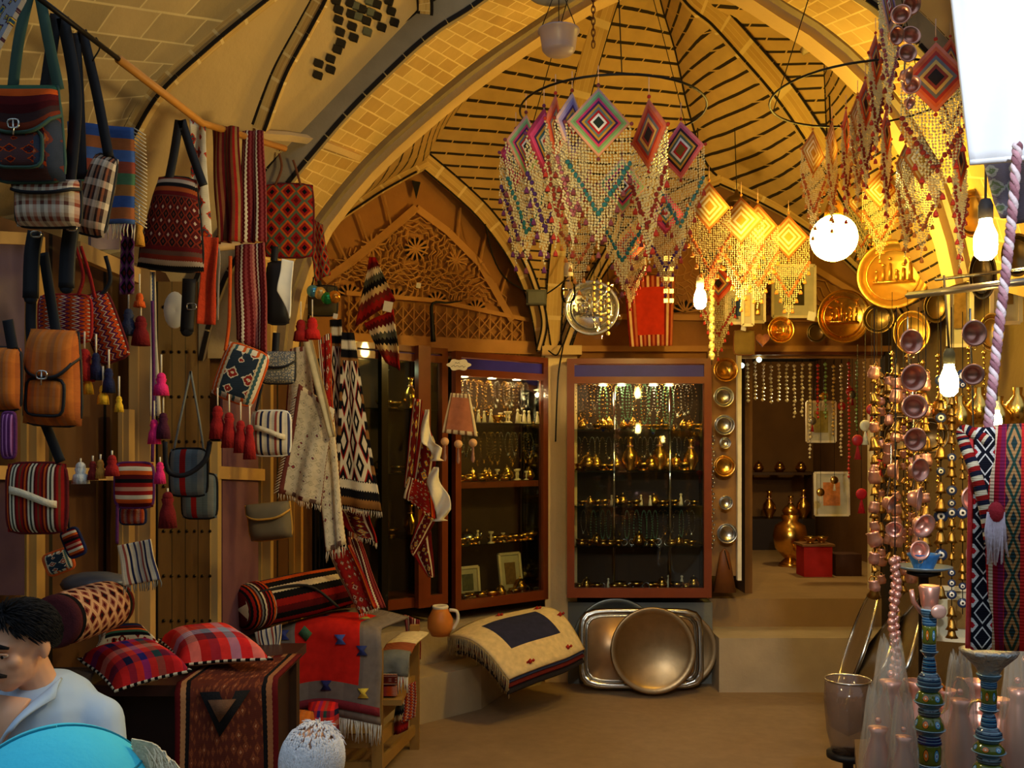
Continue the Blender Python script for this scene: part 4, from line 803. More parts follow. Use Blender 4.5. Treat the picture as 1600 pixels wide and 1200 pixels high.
# small goods, prototypes at origin (base z=0, or hung from z=0)
def P_item(name, cat, parts):
    r = thing(name, 'x', cat)
    for nm, mb, mt in parts: mb.build(nm, mt, r)
    return proto(r)
def lt(prof, n=14, **k): return MB().lathe(prof, n, **k)
beads = lambda L, w, r, k: [V((w*sin(2*pi*i/k), 0, -L/2+L/2*cos(2*pi*i/k))) for i in range(k)]
def nk(L, w, r=.004, k=26):
    m = MB()
    for p in beads(L, w, r, k): m.octa(p, r*1.5)
    return m
I = {}
I['necklace_gold'] = P_item('necklace', 'necklace', [('bead_string', nk(.3, .035), M_gold), ('pendant', MB().octa((0, 0, -.315), .016), M_brass)])
I['necklace_teal'] = P_item('necklace', 'necklace', [('bead_string', nk(.34, .03, .006, 34), plain((76, 112, 84), .3)), ('pendant', MB().octa((0, 0, -.35), .014), plain((40, 40, 110), .3))])
I['necklace_silver'] = P_item('necklace', 'necklace', [('bead_string', nk(.22, .03), M_steel), ('pendant', MB().ball((0, 0, -.235), (.014, .004, .014), 8, 6), M_steel)])
M_gold2 = plain((170, 126, 56), .35, 1, var=.4, sc=40)
I['bowl'] = P_item('brass_bowl', 'bowl', [('bowl_body', lt([(.0, 0), (.025, 0), (.02, .01), (.045, .03), (.055, .05), (.05, .05), (.035, .025), (0, .018)]), M_gold), ('foot_ring', lt([(.028, 0), (.03, .006), (.02, .01)]), M_brass)])
I['candle'] = P_item('candlestick', 'candlestick', [('base', lt([(0, 0), (.022, 0), (.022, .006), (.008, .012)]), M_crm), ('stem', lt([(.007, .01), (.005, .03), (.009, .04), (.005, .06)]), M_crm), ('cup', lt([(.005, .058), (.018, .07), (.018, .08), (0, .078)]), M_crm)])
I['figure'] = P_item('ivory_figurine', 'figurine', [('body', lt([(0, 0), (.02, 0), (.016, .02), (.014, .05), (.008, .075), (.004, .085)]), M_crm), ('head', MB().ball((0, 0, .092), .012, 8, 6), M_crm)])
I['pot'] = P_item('brass_pot', 'pot', [('pot_body', lt([(0, 0), (.03, 0), (.05, .03), (.045, .055), (.03, .07), (.034, .078), (0, .078)]), M_brass), ('lid', lt([(.034, .078), (.02, .092), (.004, .098), (.008, .106), (0, .11)]), M_gold)])
I['box'] = P_item('inlaid_box', 'box', [('box_body', MB().box((0, 0, .02), (.09, .05, .04)), M_gold), ('lid', MB().box((0, 0, .046), (.094, .054, .012)), M_brass)])
I['ring'] = P_item('bangle', 'bangle', [('ring', MB().tube([V((.024*cos(a), 0, .026+.024*sin(a))) for a in [2*pi*k/14 for k in range(14)]], .004, 5, closed=True), M_steel)])
I['vase'] = P_item('tall_vase', 'vase', [('vase_body', lt([(0, 0), (.03, 0), (.022, .012), (.05, .06), (.045, .1), (.016, .14), (.014, .18), (.026, .2), (.02, .2), (0, .15)]), M_brass), ('neck_band', lt([(.0165, .14), (.02, .145), (.0165, .15)]), M_copper)])
I['samovar'] = P_item('samovar', 'samovar', [('base', lt([(0, 0), (.08, 0), (.07, .02), (.035, .05)]), M_gold), ('urn', lt([(.035, .05), (.1, .12), (.115, .2), (.1, .27), (.05, .3), (.06, .34), (0, .34)]), M_gold), ('teapot_ring', lt([(.04, .34), (.055, .37), (.03, .4), (0, .42)]), M_brass), ('tap', MB().tube([(0, -.1, .12), (0, -.16, .12), (0, -.165, .09)], .008, 6), M_brass)])
class Cab:
    def __init__(s, label, A, B, z0, z1, dep, shelves, hdr, mull=None, split=None, name='display_cabinet', st=.05):
        s.A, s.B = V((A.x, A.y, 0)), V((B.x, B.y, 0)); s.e = (s.B-s.A).normalized(); s.n = V((-s.e.y, s.e.x, 0)); s.W = (s.B-s.A).length; s.z0, s.z1 = z0, z1
        s.M = Matrix((s.e, s.n, (0, 0, 1))).transposed(); t = s.t = thing(name, label, 'cabinet', s.at(s.W/2, 0, z0)); W = s.W; dp = dep; s.dep = dep
        def bx(nm, a, d, z, sz, mt, par=None): m = MB(); m.box(s.at(a, d, z), sz, s.M); return m.build(nm, mt, par or t, smooth=False)
        H = z1-z0
        for a in (st/2, W-st/2):
            bx('stile', a, st/2, z0+H/2, (st, st, H), M_cab)
        bx('bottom_rail', W/2, st/2, z0+.035, (W-2*st, st, .07), M_cab); bx('top_rail', W/2, st/2, z1-.02, (W-2*st, st, .04), M_cab); bx('header_rail', W/2, st/2, z1-hdr-.05, (W-2*st, st, .05), M_cab)
        bx('blue_strip', W/2, st/2+.005, z1-.04-hdr/2+.0, (W-2*st, .02, hdr-.015), M_blue)
        bx('back_panel', W/2, dp, z0+H/2, (W, .02, H), M_cabin); bx('side_panel', .01, dp/2, z0+H/2, (.015, dp-st, H), M_glass); bx('side_panel', W-.01, dp/2, z0+H/2, (.015, dp-st, H), M_glass)
        bx('base_board', W/2, dp/2, z0+.03, (W-.02, dp-.02, .03), M_cab); bx('top_board', W/2, dp/2, z1-.02, (W-.02, dp-.02, .03), M_cab)
        for z, solid_ in shelves: bx('shelf', W/2, dp/2+.02, z, (W-2*st if solid_ else W-.06, dp-.08, .045 if solid_ else .008), M_cab if solid_ else M_shelf)
        bx('glass_pane', W/2, st*.6, z0+(H-hdr)/2, (W-2*st, .006, H-hdr-.1), M_glass)
    def at(s, a, d, z): return s.A+s.e*a+s.n*d+V((0, 0, z))
    def light(s, a, d, z, e=1.5):
        m = MB(); m.lathe([(0, -.004), (.028, -.004), (.034, 0), (0, .012)], 14, s.at(a, d, z)); k = m.build('downlight', emit((255, 220, 150), 14), s.t)
        lamp('cabinet_light', s.at(a, d, z-.04), e, (1, .72, .38), .02)
    def row(s, z, kinds, a0, a1, step, d, grp, labs, hang=False, sc=1):
        a = a0
        while a < a1:
            k = random.choice(kinds); I[k].put(s.at(a, d+random.uniform(-.04, .04), z), (0, 0, random.uniform(-.5, .5)), sc*random.uniform(.8, 1.15), labs[k], grp+' '+k.replace('_', ' ')); a += step*random.uniform(.75, 1.25)
def labs(where, extra=''):
    return {'necklace_gold': 'gold beaded necklace hanging '+where, 'necklace_teal': 'green and blue bead necklace hanging '+where, 'necklace_silver': 'silver chain necklace hanging '+where, 'bowl': 'small brass bowl standing '+where, 'candle': 'tiny ivory candlestick standing '+where, 'figure': 'tiny ivory figurine standing '+where, 'pot': 'little lidded brass pot standing '+where, 'box': 'small gilt inlaid box standing '+where, 'ring': 'silver bangle standing '+where, 'vase': 'slim brass vase standing '+where}
yl = facL(714); A = facP(712, 0); B = facP(857, 0); A.y -= .12; B.y -= .12; A.x = (712-800)/F*A.y; B.x = (857-800)/F*B.y
zc0, zc1 = P(0, 955, A.y).z, P(0, 548, A.y).z
cl = Cab('left display cabinet with blue strip, dark red frame and a solid middle rail', A, B, zc0, zc1, .36, [(P(0, 662, 7.0).z, False), (P(0, 758, 7.0).z, True), (P(0, 852, 7.0).z, False)], .1)
for a in (.16, .42, .66): cl.light(a, .12, zc1-.17, 2.2)
W = cl.W; Z = lambda y: P(0, y, 7.05).z
cl.row(Z(592), ['necklace_gold', 'necklace_silver', 'necklace_gold'], .08, W-.06, .026, .2, 'upper left cabinet', labs('in the top bay of the left cabinet'), sc=.8)
cl.row(Z(660), ['candle', 'figure', 'bowl'], .1, W-.06, .05, .08, 'left cabinet top shelf', labs('on the top glass shelf of the left cabinet'), sc=1.0)
cl.row(Z(675), ['necklace_gold', 'necklace_silver'], .08, W-.06, .032, .16, 'left cabinet second bay', labs('in the second bay of the left cabinet'), sc=.7)
cl.row(Z(752), ['bowl', 'box', 'pot', 'candle'], .08, W-.06, .05, .1, 'left cabinet middle rail', labs('on the solid rail of the left cabinet'))
cl.row(Z(850), ['candle', 'figure', 'bowl', 'bowl'], .08, W-.06, .055, .1, 'left cabinet third shelf', labs('on the lower glass shelf of the left cabinet'))
cl.row(zc0+.05, ['bowl', 'ring', 'pot', 'ring'], .08, W-.06, .055, .1, 'left cabinet floor', labs('on the floor of the left cabinet'))
def picture(label, c, w, h, M, col, tilt=.12, name='framed_picture'):
    t = thing(name, label, 'picture', c); T = M@Euler((tilt, 0, 0)).to_matrix()
    m = MB()
    for dx, dz, a, b in ((-w/2, 0, .02, h), (w/2, 0, .02, h), (0, h/2, w, .02), (0, -h/2, w, .02)): m.box(c+T@V((dx, 0, dz+h/2)), (a, .018, b), T)
    m.build('picture_frame', M_crm, t, smooth=False); m = MB(); m.box(c+T@V((0, .006, h/2)), (w, .006, h), T); m.build('mount', plain((190, 180, 150), .8), t, smooth=False); m = MB(); m.box(c+T@V((0, .001, h/2)), (w*.5, .008, h*.55), T); m.build('painted_sheet', plain(col, .8, var=.6, sc=30), t, smooth=False)
picture('small framed picture leaning inside the left cabinet at bottom right', cl.at(W*.74, .16, zc0+.05), .2, .3, cl.M, (120, 90, 50), -.15)
picture('pale framed sheet leaning inside the left cabinet bottom middle', cl.at(W*.3, .2, zc0+.05), .2, .22, cl.M, (90, 90, 70), -.1)
t = thing('teapot', 'glassy teapot on the lower rail of the left cabinet', 'teapot', cl.at(.2, .14, Z(852))); p = cl.at(.2, .14, Z(852)+.006); MB().lathe([(0, 0), (.05, 0), (.075, .03), (.07, .07), (.03, .095), (0, .1)], 18, p).build('pot_body', M_steel, t); MB().ball(p+V((0, 0, .108)), .012).build('lid_knob', M_brass, t); MB().tube([p+V((.06, 0, .04)), p+V((.1, 0, .06)), p+V((.11, 0, .09))], .008, 6).build('spout', M_steel, t)
# centre cabinet
Yc = 7.12; A, B = P(886, 0, Yc), P(1112, 0, Yc); z0, z1 = P(0, 934, Yc).z, P(0, 560, Yc).z
cc = Cab('wide middle display cabinet with bright blue strip and five glass shelves', A, B, z0, z1, .42, [(P(0, y, 7.3).z, False) for y in (672, 736, 790, 852)], .11, st=.055)
for a in (.28, .42, .66, .78): cc.light(a, .14, z1-.19, 1.6)
for a in (.36, .78):
    m = MB(); m.tube([cc.at(a, .1, z0+.03), cc.at(a, .1, z1-.2)], .009, 8); m.build('chrome_post', M_chrome, cc.t)
W = cc.W; Z = lambda y: P(0, y, 7.3).z
cc.row(Z(600), ['necklace_gold', 'necklace_teal', 'necklace_silver', 'necklace_gold', 'necklace_gold', 'necklace_silver'], .1, W-.08, .03, .2, 'middle cabinet top bay', labs('in the top bay of the middle cabinet'), sc=.95)
cc.row(Z(683), ['necklace_gold', 'necklace_silver'], .1, W-.08, .045, .2, 'middle cabinet second bay', labs('under the top glass shelf of the middle cabinet'), sc=.7)
cc.row(Z(736)+.006, ['pot', 'bowl', 'bowl', 'pot', 'box', 'vase'], .12, W-.08, .06, .14, 'middle cabinet second shelf', labs('on the second glass shelf of the middle cabinet'), sc=1.15)
cc.row(Z(672)+.006, ['bowl', 'ring', 'pot'], .12, W-.08, .055, .12, 'middle cabinet top shelf', labs('on the top glass shelf of the middle cabinet'), sc=.8)
cc.row(Z(790)+.006, ['ring', 'bowl', 'figure', 'pot'], .12, W-.08, .05, .12, 'middle cabinet third shelf', labs('on the third glass shelf of the middle cabinet'), sc=.8)
cc.row(Z(798), ['necklace_gold', 'necklace_silver', 'necklace_teal'], .14, W-.08, .04, .22, 'middle cabinet fourth bay', labs('in the fourth bay of the middle cabinet'), sc=.7)
cc.row(Z(852)+.006, ['bowl', 'ring', 'box', 'pot'], .12, W-.08, .05, .12, 'middle cabinet fourth shelf', labs('on the lowest glass shelf of the middle cabinet'), sc=.9)
cc.row(z0+.05, ['bowl', 'ring', 'pot', 'figure', 'box'], .1, W-.08, .045, .12, 'middle cabinet floor', labs('on the floor of the middle cabinet'), sc=.9)
# left glazed shopfront bay
A = P(548, 0, facL(548)-.1); B = P(700, 0, facL(700)-.1)
cb = Cab('narrow glazed shop bay with greenish glass left of the display cabinets', A, B, P(0, 950, 6.6).z, P(0, 540, 6.6).z, .5, [(P(0, 640, 6.7).z, False), (P(0, 740, 6.7).z, False), (P(0, 840, 6.7).z, False)], .03, name='glazed_bay')
m = MB(); m.box(cb.at(cb.W*.3, -.02, (cb.z0+cb.z1)/2), (.05, .05, cb.z1-cb.z0), cb.M); tag(m.build('door_post', plain((20, 18, 14), .15, coat=.5), smooth=False), 'shiny black post in front of the greenish shop bay', 'post')
m = MB(); m.box(cb.at(cb.W*.7, -.03, (cb.z0+cb.z1)/2), (.1, .05, cb.z1-cb.z0), cb.M); tag(m.build('door_post', M_cab, smooth=False), 'dark brown wooden post behind the twisted rug', 'post')
m = MB(); m.box(cb.at(.1, .3, 2.0), (.1, .03, .6), cb.M); tag(m.build('green_curtain', plain((70, 110, 60), .8), smooth=False), 'green cloth hanging inside the narrow shop bay', 'cloth')
for i, y in enumerate((640, 740, 840)): cb.row(P(0, y, 6.7).z+.006, ['pot', 'vase', 'bowl'], .35, cb.W-.08, .11, .2, 'narrow bay shelf %s' % ('top', 'middle', 'low')[i], labs('on the %s shelf of the narrow shop bay' % ('top', 'middle', 'low')[i]))
lamp('cabinet_light', cb.at(.4, .2, cb.z1-.15), .8, (.8, 1, .6), .03)
t = thing('pitcher', 'round orange and white enamel pitcher on the stone ledge', 'pitcher', P(688, 946, 6.35)); p = V((P(688, 0, 6.35).x, 6.35, .585-.02)); z = P(688, 948, 6.35).z; p.z = .56
MB().lathe([(0, 0), (.06, 0), (.085, .05), (.085, .11), (.06, .16), (.05, .18), (0, .178)], 20, p).build('pitcher_body', plain((200, 120, 50), .4), t); MB().lathe([(.05, .178), (.056, .19), (.05, .2), (.042, .19)], 20, p).build('rim', M_white, t); MB().tube(crv([p+V((.06, -.01, .17)), p+V((.11, -.01, .16)), p+V((.115, -.01, .1)), p+V((.08, -.01, .04))], 10), .012, 6).build('handle', M_white, t)
# trays in front of the plinth
def disc_thing(name, label, cat, x, y, r, Y, mat, tilt=(0, 0), prof=None, M2=None, sx=1, group=None, boss=True):
    s = Y/F; c = P(x, y, Y); r *= s; T = Euler((pi/2-tilt[0], 0, tilt[1])).to_matrix()   # axis towards camera (-Y)
    t = thing(name, label, cat, c-V((0, 0, r)), group); m = MB(); pr = prof or [(0, .004), (.8, .004), (.86, .02), (.97, .03), (1, .026), (.98, .018), (.86, .004), (.8, -.006), (0, -.006)]
    T = Euler((pi/2-tilt[0], 0, tilt[1])).to_matrix(); m.lathe([(a*r, b*r*4 if False else b) for a, b in pr], 44, c, T, sc=(sx, 1)); m.build('dish', mat, t)
    return t, c, T, r
M_tray = plain((150, 126, 92), .42, .75, var=.25, sc=6)
def chased(c1, name='chased_tray', rings=12, met=.9, rough=.35, rad=1):
    n = NT(name, rough, met); o, x = n.obj(); d = n.n.new('ShaderNodeVectorMath'); d.operation = 'LENGTH'; n.t.links.new(o, d.inputs[0])
    w = n.noise(40, o, 4); n.bump(n.mth('ADD', n.mth('MULTIPLY', n.mth('SINE', n.mth('MULTIPLY', d.outputs['Value'], 60*rings/6)), .5), w), .22, .0015)
    return n.out(n.vary(lin(c1), 12, .65, 1.2, o))
M_ch = chased((150, 124, 88), rings=5); M_chb = chased((226, 178, 86), rings=16); M_chd = chased((120, 96, 60))
disc_thing('round_tray', 'grey round tray standing behind the rectangular tray at left', 'tray', 962, 1002, 68, 7.18, plain((120, 124, 116), .35, .8), (.06, 0))
disc_thing('round_tray', 'brown round tray edge showing right of the rectangular tray', 'tray', 1062, 1014, 58, 7.2, M_tray, (.06, 0))
t = thing('rectangular_tray', 'large rectangular metal tray with rounded corners leaning on the plinth', 'tray', P(1002, 1073, 7.0)); cT = P(1002, 1013, 7.04); T = Euler((-.12, 0, 0)).to_matrix(); s = 7.04/F
m = MB(); O = [outline(w*s, h*s, 48, 7) for w, h in ((194, 124), (186, 116), (172, 102), (166, 96))]
dz = (0, -.018, .006, .008)
for k in range(3):
    b = len(m.v); a_, b_ = O[k], O[k+1]; N_ = len(a_)
    m.poly([cT+T@V((p[0], dz[k], p[1])) for p in a_]+[cT+T@V((p[0], dz[k+1], p[1])) for p in b_], [(i, (i+1) % N_, N_+(i+1) % N_, N_+i) for i in range(N_)])
m.build('rim', M_steel, t, sol=.004); m = MB(); m.poly([cT+T@V((p[0], .008, p[1])) for p in O[3]], [tuple(range(48))]); m.build('tray_base', plain((176, 140, 100), .4, .7), t, sol=.004)
disc_thing('round_tray', 'round engraved tray with dark scalloped rim leaning in front of the rectangular one', 'tray', 1020, 1016, 67, 6.94, M_ch, (.12, 0))[0]
# ---------------- room behind the doorway
room = [(1175, 1240, 640), (1245, 1350, 640)]
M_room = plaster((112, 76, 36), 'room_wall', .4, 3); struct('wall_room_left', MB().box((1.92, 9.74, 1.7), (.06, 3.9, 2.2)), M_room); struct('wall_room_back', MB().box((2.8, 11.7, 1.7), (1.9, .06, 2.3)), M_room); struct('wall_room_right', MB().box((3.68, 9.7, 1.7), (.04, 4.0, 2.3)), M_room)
lamp('inner_light', P(1290, 575, 9.0), 45, (1, .74, .3), .08); lamp('inner_light', P(1210, 620, 8.4), 9, (1, .75, .4), .05)
t = thing('shop_shelf', 'dark low shelf unit at the back of the inner room', 'shelf', (2.8, 11.3, .62)); MB().box((2.75, 11.3, .8), (1.5, .4, .36)).build('lower_cabinet', plain((40, 26, 16), .6), t, smooth=False); MB().box((2.75, 11.35, 1.5), (1.6, .3, .03)).build('upper_board', plain((70, 44, 20), .6), t, smooth=False)
for a in (1.98, 3.52): MB().box((a, 11.35, 1.07), (.04, .3, .9)).build('side_upright', plain((70, 44, 20), .6), t, smooth=False)
def put(k, p, lb, grp=None, sc=1, rz=0): return I[k].put(p, (0, 0, rz), sc, lb, grp)
t = thing('low_table', 'small red clothed table inside the inner room', 'table', (2.75, 8.95, .62)); c = P(1272, 868, 8.9); MB().box((c.x, 8.9, .62+.14), (.26, .24, .28)).build('red_cloth_box', plain((170, 26, 20), .8), t, smooth=False); MB().box((c.x, 8.9, .62+.29), (.3, .28, .02)).build('table_top', plain((120, 80, 40), .6), t, smooth=False)
m = MB(); m.box((c.x+.3, 8.95, .62+.1), (.24, .22, .2)); tag(m.build('wooden_box', plain((70, 40, 22), .7), smooth=False), 'brown wooden box beside the red clothed table', 'box')
put('bowl', V((c.x-.05, 8.85, .925)), 'white footed bowl left on the red clothed table', sc=1.2); put('bowl', V((c.x+.07, 8.9, .925)), 'brass bowl right on the red clothed table', sc=1.1)
put('samovar', V((c.x-.02, 9.6, .62)), 'large brass samovar standing behind the red clothed table', sc=1.5)
for i, (x, sc_) in enumerate(((2.2, 1.5), (2.42, 1.2), (3.0, 1.6), (3.25, 1.3), (3.4, 1.7))): put('vase', V((x, 11.2, .98)), 'brass vase on the low cabinet in the inner room, %s' % ('farthest left', 'second from the left', 'third from the left', 'fourth from the left', 'farthest right')[i], sc=sc_)
for i, x in enumerate((2.15, 2.4, 2.65, 2.9, 3.15, 3.4)): put('pot', V((x, 11.3, 1.515)), 'small brass pot on the upper board in the inner room', 'pots on the inner room board', sc=1.3)
picture('pale framed sheet standing at the right in the inner room', P(1300, 805, 8.6), .3, .38, Matrix.Identity(3), (200, 120, 60), -.05)
picture('ornate framed mirror hanging high at the right in the inner room', P(1283, 690, 8.2), .24, .34, Matrix.Identity(3), (150, 130, 60), 0)
m = MB(); m.lathe([(.05, 0), (.09, -.3), (.11, -.62), (.1, -.62), (.045, 0)], 16, P(1163, 625, 8.2), sc=(.6, .5)); tag(m.build('hanging_coat', plain((150, 150, 124), .9)), 'pale green coat hanging just inside the doorway at left', 'coat')
cols = [(216, 196, 150), (190, 40, 30), (120, 150, 90), (200, 160, 80)]
for i in range(16):   # bead strands hanging in the doorway
    x = 1168+i*12.2; y0 = 556+random.uniform(0, 8); n = random.choice((7, 9, 12, 15)) if i > 5 else 5
    m = MB(); Yd = 7.62+random.uniform(0, .3); q = P(x, y0, Yd)
    for k in range(n*2): m.octa(q-V((random.uniform(-.004, .004), 0, k*.032+.05)), .013 if k % 3 else .018)
    m2 = MB(); m2.tube([q, q-V((0, 0, n*.064+.04))], .002, 4); t = thing('bead_strand', 'strand of pale beads hanging from the doorway lintel', 'bead strand', q, 'bead strands in the doorway'); m.build('bead_row', plain(cols[i % 4 if i > 8 else 0], .25, coat=.5), t); m2.build('cord', M_iron, t)
for i in range(9):
    x = 1250+random.uniform(0, 110); y = random.uniform(600, 790); q = P(x, y, 7.9+random.uniform(0, .5)); t = thing('hanging_trinket', 'small metal and bead trinket hanging in the right half of the doorway', 'trinket', q, 'trinkets in the doorway')
    MB().ball(q, (.035, .012, .035), 12, 8).build('medallion', (M_gold, M_steel, plain((190, 40, 30), .4))[i % 3], t); MB().tube([q, q+V((0, 0, P(0, 556, 7.9).z-q.z))], .002, 4).build('cord', M_iron, t); MB().lathe([(.004, -.03), (.015, -.09), (.003, -.09)], 8, q).build('tassel', wool(random.choice(((150, 170, 120), RED, CRM))), t)
lw = Matrix.Identity(3)
t = thing('leather_cone', 'brown leather cone leaning at the foot of the board', 'cone', P(1132, 925, 7.3)); MB().lathe([(.0, .34), (.04, .3), (.1, .0), (.0, 0)], 14, P(1132, 925, 7.33), sc=(.9, .5)).build('cone_body', plain((110, 62, 26), .5), t); MB().tube([P(1132, 860, 7.28), P(1140, 890, 7.27)], .004, 5).build('lace', M_iron, t)
# ---------------- items hung on the panels above
def plate_p(label, x, y, r, Y, mat, tilt=(0, 0), name='metal_plate', sx=1, cat='plate', ringmat=None, group=None, rims=True):
    t, c, T, rr = disc_thing(name, label, cat, x, y, r, Y, mat, tilt, sx=sx, group=group)
    m = MB(); m.tube([c+T@V((rr*.72*cos(a)*sx, rr*.72*sin(a), .008)) for a in [2*pi*k/30 for k in range(30)]], .004*max(1, rr*6), 5, closed=True); m.build('chased_ring', ringmat or mat, t); return t, c, T, rr
def scene_plate(label, x, y, r, Y, mat, tilt=(0, 0), wrap=False, sx=1, **k):
    t, c, T, rr = plate_p(label, x, y, r, Y, mat, tilt, sx=sx, **k); m = MB()
    m.tube([c+T@V((-rr*.55*sx, -rr*.2, .02)), c+T@V((rr*.55*sx, -rr*.2, .02))], .05*rr, 6)
    for i in range(6):
        a = (-.45+.18*i)*rr; h = (.3+.18*((i*7) % 3))*rr; m.tube([c+T@V((a*sx, -rr*.2, .02)), c+T@V((a*sx, -rr*.2+h*.8, .03))], [.055*rr, .035*rr], 6); m.ball(c+T@V((a*sx, -rr*.2+h, .03)), .05*rr, 8, 6)
    m.build('relief_figures', mat, t)
    if wrap:
        m = MB(); N_ = 40
        m.grid(lambda u, v: c+T@V(((.15+v*1.0)*rr*cos(2*pi*u)*sx, (.15+v*1.02)*rr*sin(2*pi*u), .045+.02*sin(17*u*3+v*9)*sin(v*11)-.03*v)), 60, 8); m.build('plastic_wrap', glass('clear_wrap', (.97, .97, .97)), t)
    return t, c, T, rr
scene_plate('silver relief plate wrapped in clear plastic hanging left of the red rug', 924, 482, 43, 6.1, M_steel, wrap=True)
cloth('prayer_rug', 'red orange prayer rug with pale border hanging over the middle cabinet', 'rug', [(974, 432), (1054, 430), (1050, 540), (984, 542)], 6.9, cloth_mat(frame(solid((176, 44, 20)), stripes([(110, 24, 14), (200, 160, 110), (120, 30, 16), (170, 90, 50)], 5, 0, .02, 60), .2, .16)), .012, 1.5)
for i, (x, y0) in enumerate(((928, 436), (938, 434), (950, 438))):
    m = MB(); q = P(x, y0, 5.9)
    for k in range(6+i*2): m.ball(q-V((0, 0, .02+k*.034)), .013 if k % 2 else .009, 8, 6)
    t = thing('bead_string', 'string of pale wooden beads hanging over the wrapped silver plate', 'bead string', q, 'wooden bead strings over the silver plate'); m.build('bead_row', plain((226, 196, 110), .4), t); MB().tube([q+V((0, 0, .1)), q-V((0, 0, .3))], .002, 4).build('cord', M_iron, t)
t = thing('cube_bead_string', 'double string of square white beads hanging in front of the red rug', 'bead string', P(1044, 396, 6.0))
for x in (1040, 1049):
    for y in (404, 420, 436, 455, 470): MB().box(P(x, y, 6.0), (.026, .02, .026)).build('cube_bead', plain((236, 214, 150), .4), t, smooth=False)
    MB().tube([P(x, 392, 6.0), P(x, 475, 6.0)], .003, 4).build('cord', M_iron, t)
t = thing('junction_box', 'grey electrical box with cables on the rib above the pier', 'electrical box', P(838, 466, 7.1)); MB().box(P(838, 465, 7.1), (.15, .06, .11)).build('housing', plain((92, 92, 80), .6), t, smooth=False); MB().box(P(838, 465, 7.06), (.12, .02, .085)).build('cover', plain((104, 104, 92), .5), t, smooth=False)
MB().tube(crv([P(822, 455, 7.1), P(790, 435, 7.0), P(770, 400, 6.9), P(758, 350, 6.85)], 14), .006, 5).build('cable', M_iron, t); MB().tube(crv([P(853, 460, 7.1), P(880, 440, 7.05), P(910, 405, 6.9)], 10), .006, 5).build('cable', M_iron, t)
m = MB(); m.tube(crv([P(857, 548, 7.2), P(870, 555, 7.1), P(880, 538, 7.15), P(872, 590, 7.2), P(868, 690, 7.3)], 20), .006, 5); tag(m.build('cable', M_iron), 'black cable running over the capital of the pier', 'cable')
# chain of glittering bowls on the board
for i, (x, y, r) in enumerate(((1133, 578, 19), (1130, 620, 16), (1131, 664, 16), (1132, 692, 9), (1131, 728, 17), (1133, 785, 11), (1135, 833, 16))):
    plate_p('engraved dish on the board by the doorway, %s' % ('topmost', 'second down', 'third down', 'the smallest', 'the brightest', 'second from bottom', 'lowest')[i], x, y, r, 7.3, M_gold if i in (0, 4) else M_steel, name='engraved_dish', cat='dish')
t = thing('glass_bead_chain', 'vertical chain of clear glass beads hanging below the right pendant bulb', 'bead chain', P(1112, 437, 6.2)); m = MB()
for k in range(26): m.ball(P(1112+1.2*sin(k*2.1), 440+k*4.8, 6.2), .013 if k % 3 else .022, 8, 6)
m.build('glass_beads', plain((240, 226, 150), .06, .4), t); MB().tube([P(1112, 437, 6.2), P(1112, 570, 6.2)], .003, 4).build('cord', M_iron, t)
m = MB(); m2 = MB()
for k in range(30): m.ball(P(1114+2*sin(k*1.7), 682+k*6, 7.2), .011, 6, 4)
tag(m.build('silver_chain', M_steel), 'long silver chain hanging beside the engraved dishes', 'chain')
for lb, x, y, w_, h, Y, c in (('small picture of a dish with blue rim hanging right of the glass bead chain', 1150, 480, 30, 50, 6.7, (60, 80, 110)), ('narrow patterned board hanging under the yellow haze', 1168, 478, 16, 60, 6.6, (210, 180, 110)), ('painted board with dark centre medallion above the doorway', 1240, 455, 66, 80, 7.2, (60, 50, 30)), ('small pale picture right of the narrow patterned board', 1182, 480, 24, 46, 6.8, (150, 120, 70))):
    p = P(x, y+h/2, Y); picture(lb, p, w_*Y/F, h*Y/F, Matrix.Identity(3), c, 0, name='framed_picture')
t = thing('heart_ornament', 'red and pale heart shaped ornament above the doorway', 'ornament', P(1192, 548, 7.0)); o = [(.016*16*sin(a)**3/16*3.2, .012*(13*cos(a)-5*cos(2*a)-2*cos(3*a)-cos(4*a))/13*3.6) for a in [2*pi*k/30 for k in range(30)]]
MB().prism(o, .02, P(1192, 530, 7.0), (1, 0, 0), (0, 0, 1), (0, 1, 0)).build('heart_body', plain((196, 120, 90), .5, var=.5, sc=60), t, smooth=False); MB().tube([P(1192, 515, 7.0), P(1192, 490, 7.0)], .002, 4).build('cord', M_iron, t)
scene_plate('round gold plate with relief figures above the doorway', 1219, 516, 21, 6.9, M_gold); scene_plate('large openwork gold plate hanging at the right above the doorway', 1317, 495, 42, 6.6, M_gold)
plate_p('small dark brass dish between the two gold plates', 1275, 520, 16, 6.9, M_chd); bag('olive embroidered pouch hanging beside the heart ornament', 1163, 535, 34, 40, 6.8, plain((120, 96, 46), .9), wool(BRN), d=.05, strap=[[(1163, 515), (1163, 490)]], sw=.01, name='pouch')
for i, (x, y, w_) in enumerate(((654, 446, 7), (606, 479, 14), (524, 494, 7), (1268, 494, 12), (1162, 512, 8))):
    m = MB(); Y = (6.6, 5.7, 5.0, 6.8, 6.7)[i]; m.box(P(x, y, Y), (w_*Y/F, .003, w_*1.15*Y/F), (0, .2, 0)); tag(m.build('paper_tag', M_white, smooth=False), ('tiny white tag on the terracotta lattice', 'white price tag on the peaked kilim', 'white tag hanging below the glass balls', 'tilted pale tag left of the openwork plate', 'pale tag beside the olive pouch')[i], 'tag')
FLOOD = 112
